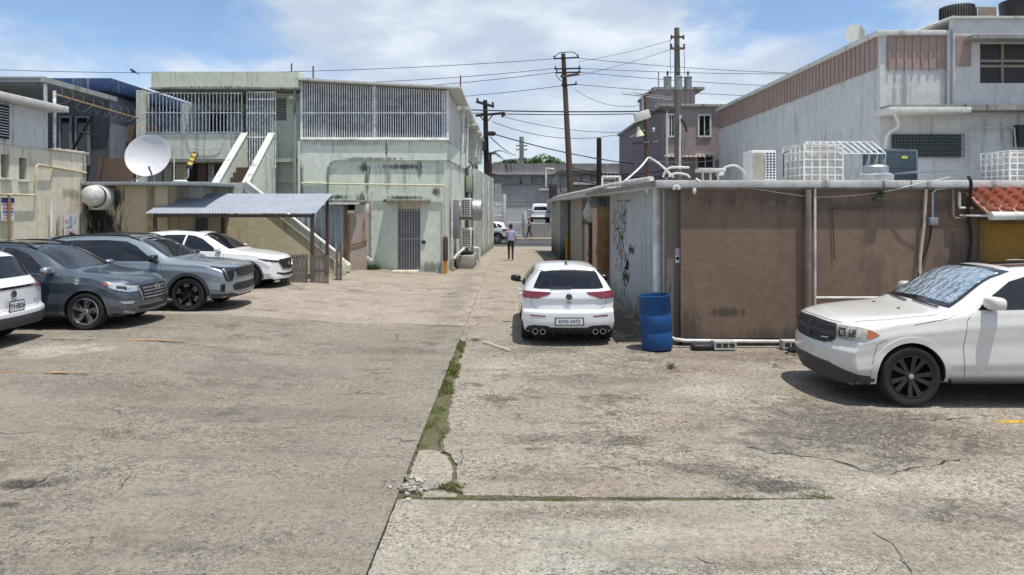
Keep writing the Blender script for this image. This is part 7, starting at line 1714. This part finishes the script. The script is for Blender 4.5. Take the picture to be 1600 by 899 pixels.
ch = rough([(-.80, 6.19), (-.62, 6.2), (-.48, 6.1), (-.5, 6.05), (-.8, 6.05), (-.80, 6.19)], .008, .04, 9)[:-1]
MB().prism(ch, 'z', -.09, -.008).build('concrete_chunk', MC_C, kind='structure', smooth=0)
asph = concrete('asphalt', (.075, .075, .078), (.10, .10, .10), (), .7, 5)
MB().box(-120, 120, 46.02, 55.4, -.09, -.03).build('road', asph, kind='structure')
MB().box(-120, 120, 55.42, 58.2, -.09, .10).build('pavement', MC_C, kind='structure')
# worn paint lines
def worn(name, c):
    m, nt, b = new_mat(name); p = pos(nt)
    b.inputs['Base Color'].default_value = rgba(c); b.inputs['Roughness'].default_value = .8
    out = nt.nodes['Material Output']; tr = N(nt, 'ShaderNodeBsdfTransparent')
    f = SM(nt, MA(nt, 'ADD', MA(nt, 'MULTIPLY', NOI(nt, p, 26, 6, .7), .6), MA(nt, 'MULTIPLY', NOI(nt, p, 2.6, 4), .55)), .50, .66)
    mx = N(nt, 'ShaderNodeMixShader', {0: f, 1: tr.outputs[0], 2: b.outputs[0]}); nt.links.new(mx.outputs[0], out.inputs[0]); return m
OR, YE = worn('worn_orange', (.40, .27, .13)), worn('worn_yellow', (.60, .38, .04))
def line(x0, x1, y, w, mt, z):
    MB().box(x0, x1, y - w / 2, y + w / 2, z + .001, z + .005).build('paint_line', mt, kind='structure')
line(-9.6, -5.9, 9.55, .11, OR, .26); line(-8.4, -5.7, 11.9, .10, OR, .255); line(5.75, 9.5, 8.20, .10, YE, -.012)
# open cracks in the concrete
ck = MB()
def crack(pts, w, z, seed, amp=.03):
    q = rough([(p.x, p.y) for p in pts], amp, .06, seed); r_ = random.Random(seed)
    vs = []
    for i in range(len(q)):
        a, b = Vector(q[max(i - 1, 0)]), Vector(q[min(i + 1, len(q) - 1)]); n = Vector((-(b - a).y, (b - a).x)).normalized()
        ww = w * (.1 + 1.3 * r_.random() ** 1.6) * (.3 if i in (0, len(q) - 1) else 1); c = Vector(q[i])
        vs.append((c.x + n.x * ww, c.y + n.y * ww, z + gz(c.x) + .003)); vs.append((c.x - n.x * ww, c.y - n.y * ww, z + gz(c.x) + .003))
    ck.add(vs, [(2 * i, 2 * i + 1, 2 * i + 3, 2 * i + 2) for i in range(len(q) - 1)])
crack([GP(487, 508), GP(560, 508), GP(640, 507), GP(724, 511)], .022, 0, 1, .012)
crack([GP(1165, 697), GP(1200, 705), GP(1260, 712), GP(1300, 716), GP(1345, 733), GP(1385, 738), GP(1440, 728), GP(1500, 716)], .014, -.012, 2)
crack([GP(1398, 653), GP(1450, 655), GP(1490, 654), GP(1520, 652)], .014, -.012, 3)
crack([GP(690, 596), GP(712, 600)], .006, 0, 4); crack([GP(660, 632), GP(674, 634)], .007, 0, 5)
crack([GP(438, 669), GP(475, 670)], .006, 0, 6, .008); crack([GP(15, 787), GP(45, 775), GP(72, 762)], .035, 0, 7)
crack([GP(150, 690), GP(210, 672), GP(240, 655)], .004, 0, 8); crack([GP(700, 706), GP(730, 700), GP(800, 704)], .003, -.012, 9)
crack([GP(800, 615), GP(850, 612), GP(905, 618), GP(960, 616)], .004, -.012, 10); crack([GP(1360, 830), GP(1400, 858), GP(1425, 899)], .006, .004, 11)
crack([GP(1085, 870), GP(1105, 882), GP(1140, 884)], .006, .004, 12); crack([GP(940, 725), GP(975, 735), GP(1010, 738)], .008, -.012, 13)
crack([GP(728, 512), GP(770, 500), GP(815, 497)], .008, -.012, 14)
ck.build('ground_crack', plain('crack_dark', (.03, .027, .022), .95), kind='structure', smooth=0)
# moss and grass in the joints
gm = MB(); r_ = random.Random(5)
def tuft(x, y, h):
    a = r_.uniform(0, 6.28); l = Vector((math.cos(a), math.sin(a), 0)) * h * r_.uniform(.3, 1.1); s_ = Vector((-math.sin(a), math.cos(a), 0)) * h * .16
    b0 = Vector((x, y, -.012)); gm.add([b0 - s_, b0 + s_, b0 + l * .5 + Vector((0, 0, h * .9)) + s_ * .6, b0 + l + Vector((0, 0, h * r_.uniform(.7, 1.2)))], [(0, 1, 2, 3)])
def edgex(y):
    return min((abs(p[1] - y), p[0]) for p in edge)[1]
for i in range(11000):
    y = r_.uniform(7.3, 13.2); e = edgex(y); x = r_.uniform(-1.02, e + .03)
    k = mnoise.noise(Vector((x * 7, y * 3.2, 1.7))) + .5 * mnoise.noise(Vector((x * 3, y * 1.1, 7.7)))
    if k > -.14 or r_.random() < .10: tuft(x, y, r_.uniform(.008, .020 + .05 * max(0, k)))
for i in range(9500):
    x = r_.uniform(-1.0, 2.85); k = mnoise.noise(Vector((x * 2.0, 4.2, 0)))
    if k > -.25 and r_.random() < .35 + 1.2 * (k + .2): tuft(x, 6.0 + r_.gauss(.012, .026 + .07 * max(0, k)), r_.uniform(.004, .013 + .01 * max(0, k)))
for i in range(380): tuft(-.56 + r_.gauss(0, .06), 6.27 + r_.gauss(0, .045), r_.uniform(.012, .03))
for i in range(260): tuft(-.72 + r_.gauss(0, .10), 13.25 + r_.gauss(0, .08), r_.uniform(.01, .03))
for i in range(200): tuft(-.985, r_.uniform(6.2, 7.3), .015)
gm.build('grass', leafmat('moss_green', (.075, .10, .020), (.20, .20, .06)), kind='stuff', smooth=0, weld=False)
bs = MB()
def soil(rows, z0, amp):                          # lumpy earth filling a joint: rows of (left point, right point)
    a = len(bs.v); n = 9
    for (l, r2) in rows:
        for k in range(n):
            t = k / (n - 1); x, y = l[0] + (r2[0] - l[0]) * t, l[1] + (r2[1] - l[1]) * t
            h = mnoise.noise(Vector((x * 22, y * 22, 0))) + .6 * mnoise.noise(Vector((x * 60, y * 60, 3)))
            bs.v.append((x, y, z0 + amp * h * (.4 if k in (0, n - 1) else 1)))
    for m_i in range(len(rows) - 1):
        for k in range(n - 1): q = a + m_i * n + k; bs.f.append([q, q + 1, q + n + 1, q + n])
soil([((-1.03, 7.2 + .03 * t), (edgex(7.2 + .03 * t) + .02, 7.2 + .03 * t)) for t in range(201)], -.022, .011)
soil([((-1.03 + .03 * t, 5.92), (-1.03 + .03 * t, 6.16 - .02 * min(4, t / 30))) for t in range(135)], -.020, .010)
soil([((-1.03, 6.1 + .03 * t), (-.36, 6.1 + .03 * t)) for t in range(38)], -.034, .008)
def soilmat():
    m, nt, b = new_mat('mossy_soil'); p = pos(nt)
    col = MIX(nt, SM(nt, NOI(nt, p, 30, 6, .75), .38, .62), (.06, .045, .03), (.20, .17, .125))
    mo = MA(nt, 'ADD', MA(nt, 'MULTIPLY', NOI(nt, p, 5, 6, .7), .6), MA(nt, 'MULTIPLY', NOI(nt, p, 45, 4, .7), .4))
    col = MIX(nt, SM(nt, mo, .45, .55, 0, .85), col, MIX(nt, NOI(nt, p, 70, 3), (.04, .055, .012), (.16, .17, .05)))
    nt.links.new(col, b.inputs['Base Color']); b.inputs['Roughness'].default_value = .95
    nt.links.new(N(nt, 'ShaderNodeBump', {'Height': NOI(nt, p, 90, 5, .7), 'Strength': .8, 'Distance': .02}).outputs[0], b.inputs['Normal'])
    return m
bs.build('joint_soil', soilmat(), kind='stuff', smooth=80)
rb = MB()
for i in range(90):
    big = r_.random(); c0 = GP(r_.gauss(640, 14), r_.gauss(762, 10), .0) if i < 60 else GP(r_.gauss(615, 30), r_.gauss(770, 25), 0)
    s_ = r_.uniform(.008, .03) if i < 60 else r_.uniform(.004, .012)
    rb.obox(c0 + Vector((0, 0, s_ * .3)), (s_ * r_.uniform(.8, 1.8), s_ * r_.uniform(.8, 1.5), s_ * .8), Matrix.Rotation(r_.uniform(0, 3), 3, 'Z') @ Matrix.Rotation(r_.uniform(-.5, .5), 3, 'X'))
for i in range(420):
    c0 = Vector((r_.uniform(-6.5, 6.5), 4.6 + 9 * r_.random() ** 1.5, 0)); s_ = r_.uniform(.004, .011)
    rb.obox(c0 + Vector((0, 0, gz(c0.x))), (s_ * r_.uniform(.8, 2), s_ * r_.uniform(.8, 1.6), s_), Matrix.Rotation(r_.uniform(0, 3), 3, 'Z') @ Matrix.Rotation(r_.uniform(-.5, .5), 3, 'X'))
rb.build('rubble', plain('rubble_grey', (.30, .28, .24), .9, var=.3), kind='stuff', smooth=0)
MB().tube([GP(755, 533, .03), GP(775, 540, .03), GP(797, 547, .03)], .015, 8).build('broken_pipe', M['pilaster'], None, label='short pale pipe offcut lying near the joint behind the hatchback', cat='pipe')
# weeds at the wall foot
wd = MB()
for i in range(900):
    c0 = Vector((-5.45 + r_.gauss(0, .15), 26.55 + r_.uniform(-.2, .3), 0)); tufth = r_.uniform(.1, .42) * math.exp(-((c0.x + 5.45) / .35) ** 2)
    a = r_.uniform(0, 6.28); l = Vector((math.cos(a), math.sin(a), 0)) * tufth * .6; s_ = Vector((-math.sin(a), math.cos(a), 0)) * .025
    wd.add([c0 - s_, c0 + s_, c0 + l + Vector((0, 0, tufth))], [(0, 1, 2)])
wd.build('weed_clump', LD, None, smooth=0, weld=False, label='weeds growing at the foot of the green wall by the rusty door', cat='plant')
# ================================================================== people
SKIN = plain('skin_brown', (.30, .17, .11), .55); SKIN2 = plain('skin_light', (.42, .26, .19), .55)
HAIR = plain('hair_black', (.012, .011, .010), .6); HAIR2 = plain('hair_fair', (.32, .22, .12), .6)
def person(label, J, E, rad, mats, regions, hair, loc, rz, hands=()):
    """J: joints, E: bones, rad: skin radii; one skinned surface with clothing materials, hair and shoes as children"""
    root = thing('person', label, 'person', (0, 0, 0))
    names = list(J); me = bpy.data.meshes.new('skeleton')
    me.from_pydata([J[n] for n in names], [(names.index(a), names.index(b)) for a, b in E], [])
    ob = bpy.data.objects.new('skeleton', me); COL.objects.link(ob)
    sk = ob.modifiers.new('skin', 'SKIN'); sk.use_smooth_shade = True
    for i, n in enumerate(names):
        r0 = rad[n]; me.skin_vertices[0].data[i].radius = r0 if isinstance(r0, tuple) else (r0, r0)
        me.skin_vertices[0].data[i].use_root = n == 'pelvis'
    sb = ob.modifiers.new('sub', 'SUBSURF'); sb.levels = 2; sb.render_levels = 2
    dg = bpy.context.evaluated_depsgraph_get()
    m2 = bpy.data.meshes.new_from_object(ob.evaluated_get(dg)); m2.name = 'body'
    bpy.data.objects.remove(ob); bpy.data.meshes.remove(me)
    fm = MB()
    for (w, d, s_) in hands:                         # four fingers and a thumb, rooted in the palm
        w, d = Vector(w), Vector(d).normalized(); sd = d.cross(Vector((0, 0, 1)) if abs(d.z) < .8 else Vector((0, 1, 0))).normalized()
        for k, (o_, l) in enumerate(((-.03, .062), (-.010, .075), (.010, .070), (.028, .055))):
            a = w + sd * o_; fm.tube([a, a + d * l * .55, a + d * l + sd.cross(d) * .02], [.010, .009, .006], 6)
        a = w - d * .045 - sd * .03; fm.tube([a, a - sd * .03 + d * .03, a - sd * .035 + d * .06], [.012, .010, .007], 6)
    bm = bmesh.new(); bm.from_mesh(m2)
    n0 = len(bm.verts); vs = [bm.verts.new(v) for v in fm.v]
    for f in fm.f: bm.faces.new([vs[i] for i in f])
    bm.to_mesh(m2); bm.free(); m2.materials.clear()
    for m in mats: m2.materials.append(m)
    for p in m2.polygons: p.material_index = regions(p.center)
    m2.shade_smooth()
    b = bpy.data.objects.new('body', m2); COL.objects.link(b); b.parent = root; WL[b] = Vector((0, 0, 0))
    hd = Vector(J['head']); hc, hr = hair
    MB().blob(hd + Vector((-.012, 0, .035)), (hr[0], hr[1], hr[2]), 2.2).build('hair', hc, root, smooth=70)
    f = MB()
    f.blob(hd + Vector((.098, 0, -.035)), (.022, .016, .022), 2)                               # nose
    for sg in (1, -1): f.blob(hd + Vector((0, sg * .082, -.02)), (.022, .012, .034), 2)        # ears
    f.build('face', mats[0], root, smooth=70)
    e = MB()
    for sg in (1, -1): e.blob(hd + Vector((.088, sg * .032, .0)), (.008, .014, .008), 2)
    e.blob(hd + Vector((.086, 0, -.075)), (.006, .026, .006), 2); e.build('eyes_and_mouth', HAIR, root, smooth=70)
    root.location = loc; root.rotation_euler = (0, 0, rz)
    return root
def human(stride=.0, armL=.0, armR=.0, s=1.0, sh=.185, elbow=0.0):
    """figure facing +x, 1.74 m tall times s"""
    J = {'pelvis': (0, 0, .96), 'belly': (.0, 0, 1.10), 'chest': (.0, 0, 1.30), 'neck0': (-.01, 0, 1.46), 'neck': (.0, 0, 1.53), 'head0': (.015, 0, 1.60), 'head': (.02, 0, 1.67)}
    rad = {'pelvis': (.125, .165), 'belly': (.105, .145), 'chest': (.115, .17), 'neck0': (.07, .09), 'neck': .055, 'head0': (.08, .07), 'head': (.105, .085)}
    E = [('pelvis', 'belly'), ('belly', 'chest'), ('chest', 'neck0'), ('neck0', 'neck'), ('neck', 'head0'), ('head0', 'head')]
    for sd, sg, st, ar in (('L', 1, stride, armL), ('R', -1, -stride, armR)):
        J.update({'hip' + sd: (0, sg * .09, .90), 'knee' + sd: (st * .5 + .03, sg * .095, .50), 'ank' + sd: (st * .95 - (.06 if st < 0 else 0), sg * .095, .09 + (.05 if st < -.05 else 0)), 'toe' + sd: (st * .95 + .15 - (.03 if st < 0 else 0), sg * .11, .04)})
        rad.update({'hip' + sd: .10, 'knee' + sd: .062, 'ank' + sd: .045, 'toe' + sd: (.035, .045)})
        E += [('pelvis', 'hip' + sd), ('hip' + sd, 'knee' + sd), ('knee' + sd, 'ank' + sd), ('ank' + sd, 'toe' + sd)]
        J.update({'sho' + sd: (-.01, sg * sh, 1.42), 'elb' + sd: (ar * .5 - .02, sg * (sh + .055), 1.13), 'wri' + sd: (ar + .03 + elbow, sg * (sh + .06), .88 + elbow * .6), 'palm' + sd: (ar + .045 + elbow * 1.2, sg * (sh + .06), .80 + elbow * .7)})
        rad.update({'sho' + sd: .062, 'elb' + sd: .044, 'wri' + sd: .028, 'palm' + sd: (.032, .018)})
        E += [('chest', 'sho' + sd), ('sho' + sd, 'elb' + sd), ('elb' + sd, 'wri' + sd), ('wri' + sd, 'palm' + sd)]
    J = {k: tuple(c * s for c in v) for k, v in J.items()}
    rad = {k: (tuple(c * s for c in v) if isinstance(v, tuple) else v * s) for k, v in rad.items()}
    hands = [(J['palm' + sd], Vector(J['palm' + sd]) - Vector(J['wri' + sd]), s) for sd in 'LR']
    return J, E, rad, hands
SHIRT = plain('lavender_shirt', (.36, .38, .58), .8, var=.1, bump=.3, bscale=30); TROU = plain('dark_trousers', (.022, .022, .028), .8); SHOE = plain('shoe_dark', (.05, .045, .045), .6)
J, E, rad, hands = human(.10, .10, -.06)
def reg1(c):
    if c.z < .095: return 3
    if c.z < .98 and abs(c.y) < .20: return 2
    if c.z > 1.50 or (abs(c.y) > .205 and c.z < 1.20): return 0
    return 1
person('man in a lavender shirt and dark trousers walking away down the lane', J, E, rad, [SKIN, SHIRT, TROU, SHOE], reg1, (HAIR, (.112, .094, .105)), (X(798, 33.6), 33.6, 0), R(88), hands)
J, E, rad, hands = human(.30, .25, -.25, .97, .165, .08)
TOP = plain('dark_top', (.03, .035, .06), .8)
def reg2(c):
    if c.z < .085: return 3
    if c.z < .98 and abs(c.y) < .19: return 2
    if c.z > 1.42 or abs(c.y) > .165: return 0
    return 1
person('person in a dark sleeveless top striding along the pavement across the street', J, E, rad, [SKIN2, TOP, TROU, SHOE], reg2, (HAIR2, (.115, .10, .11)), (X(827, 56.4), 56.4, .10), R(205), hands)
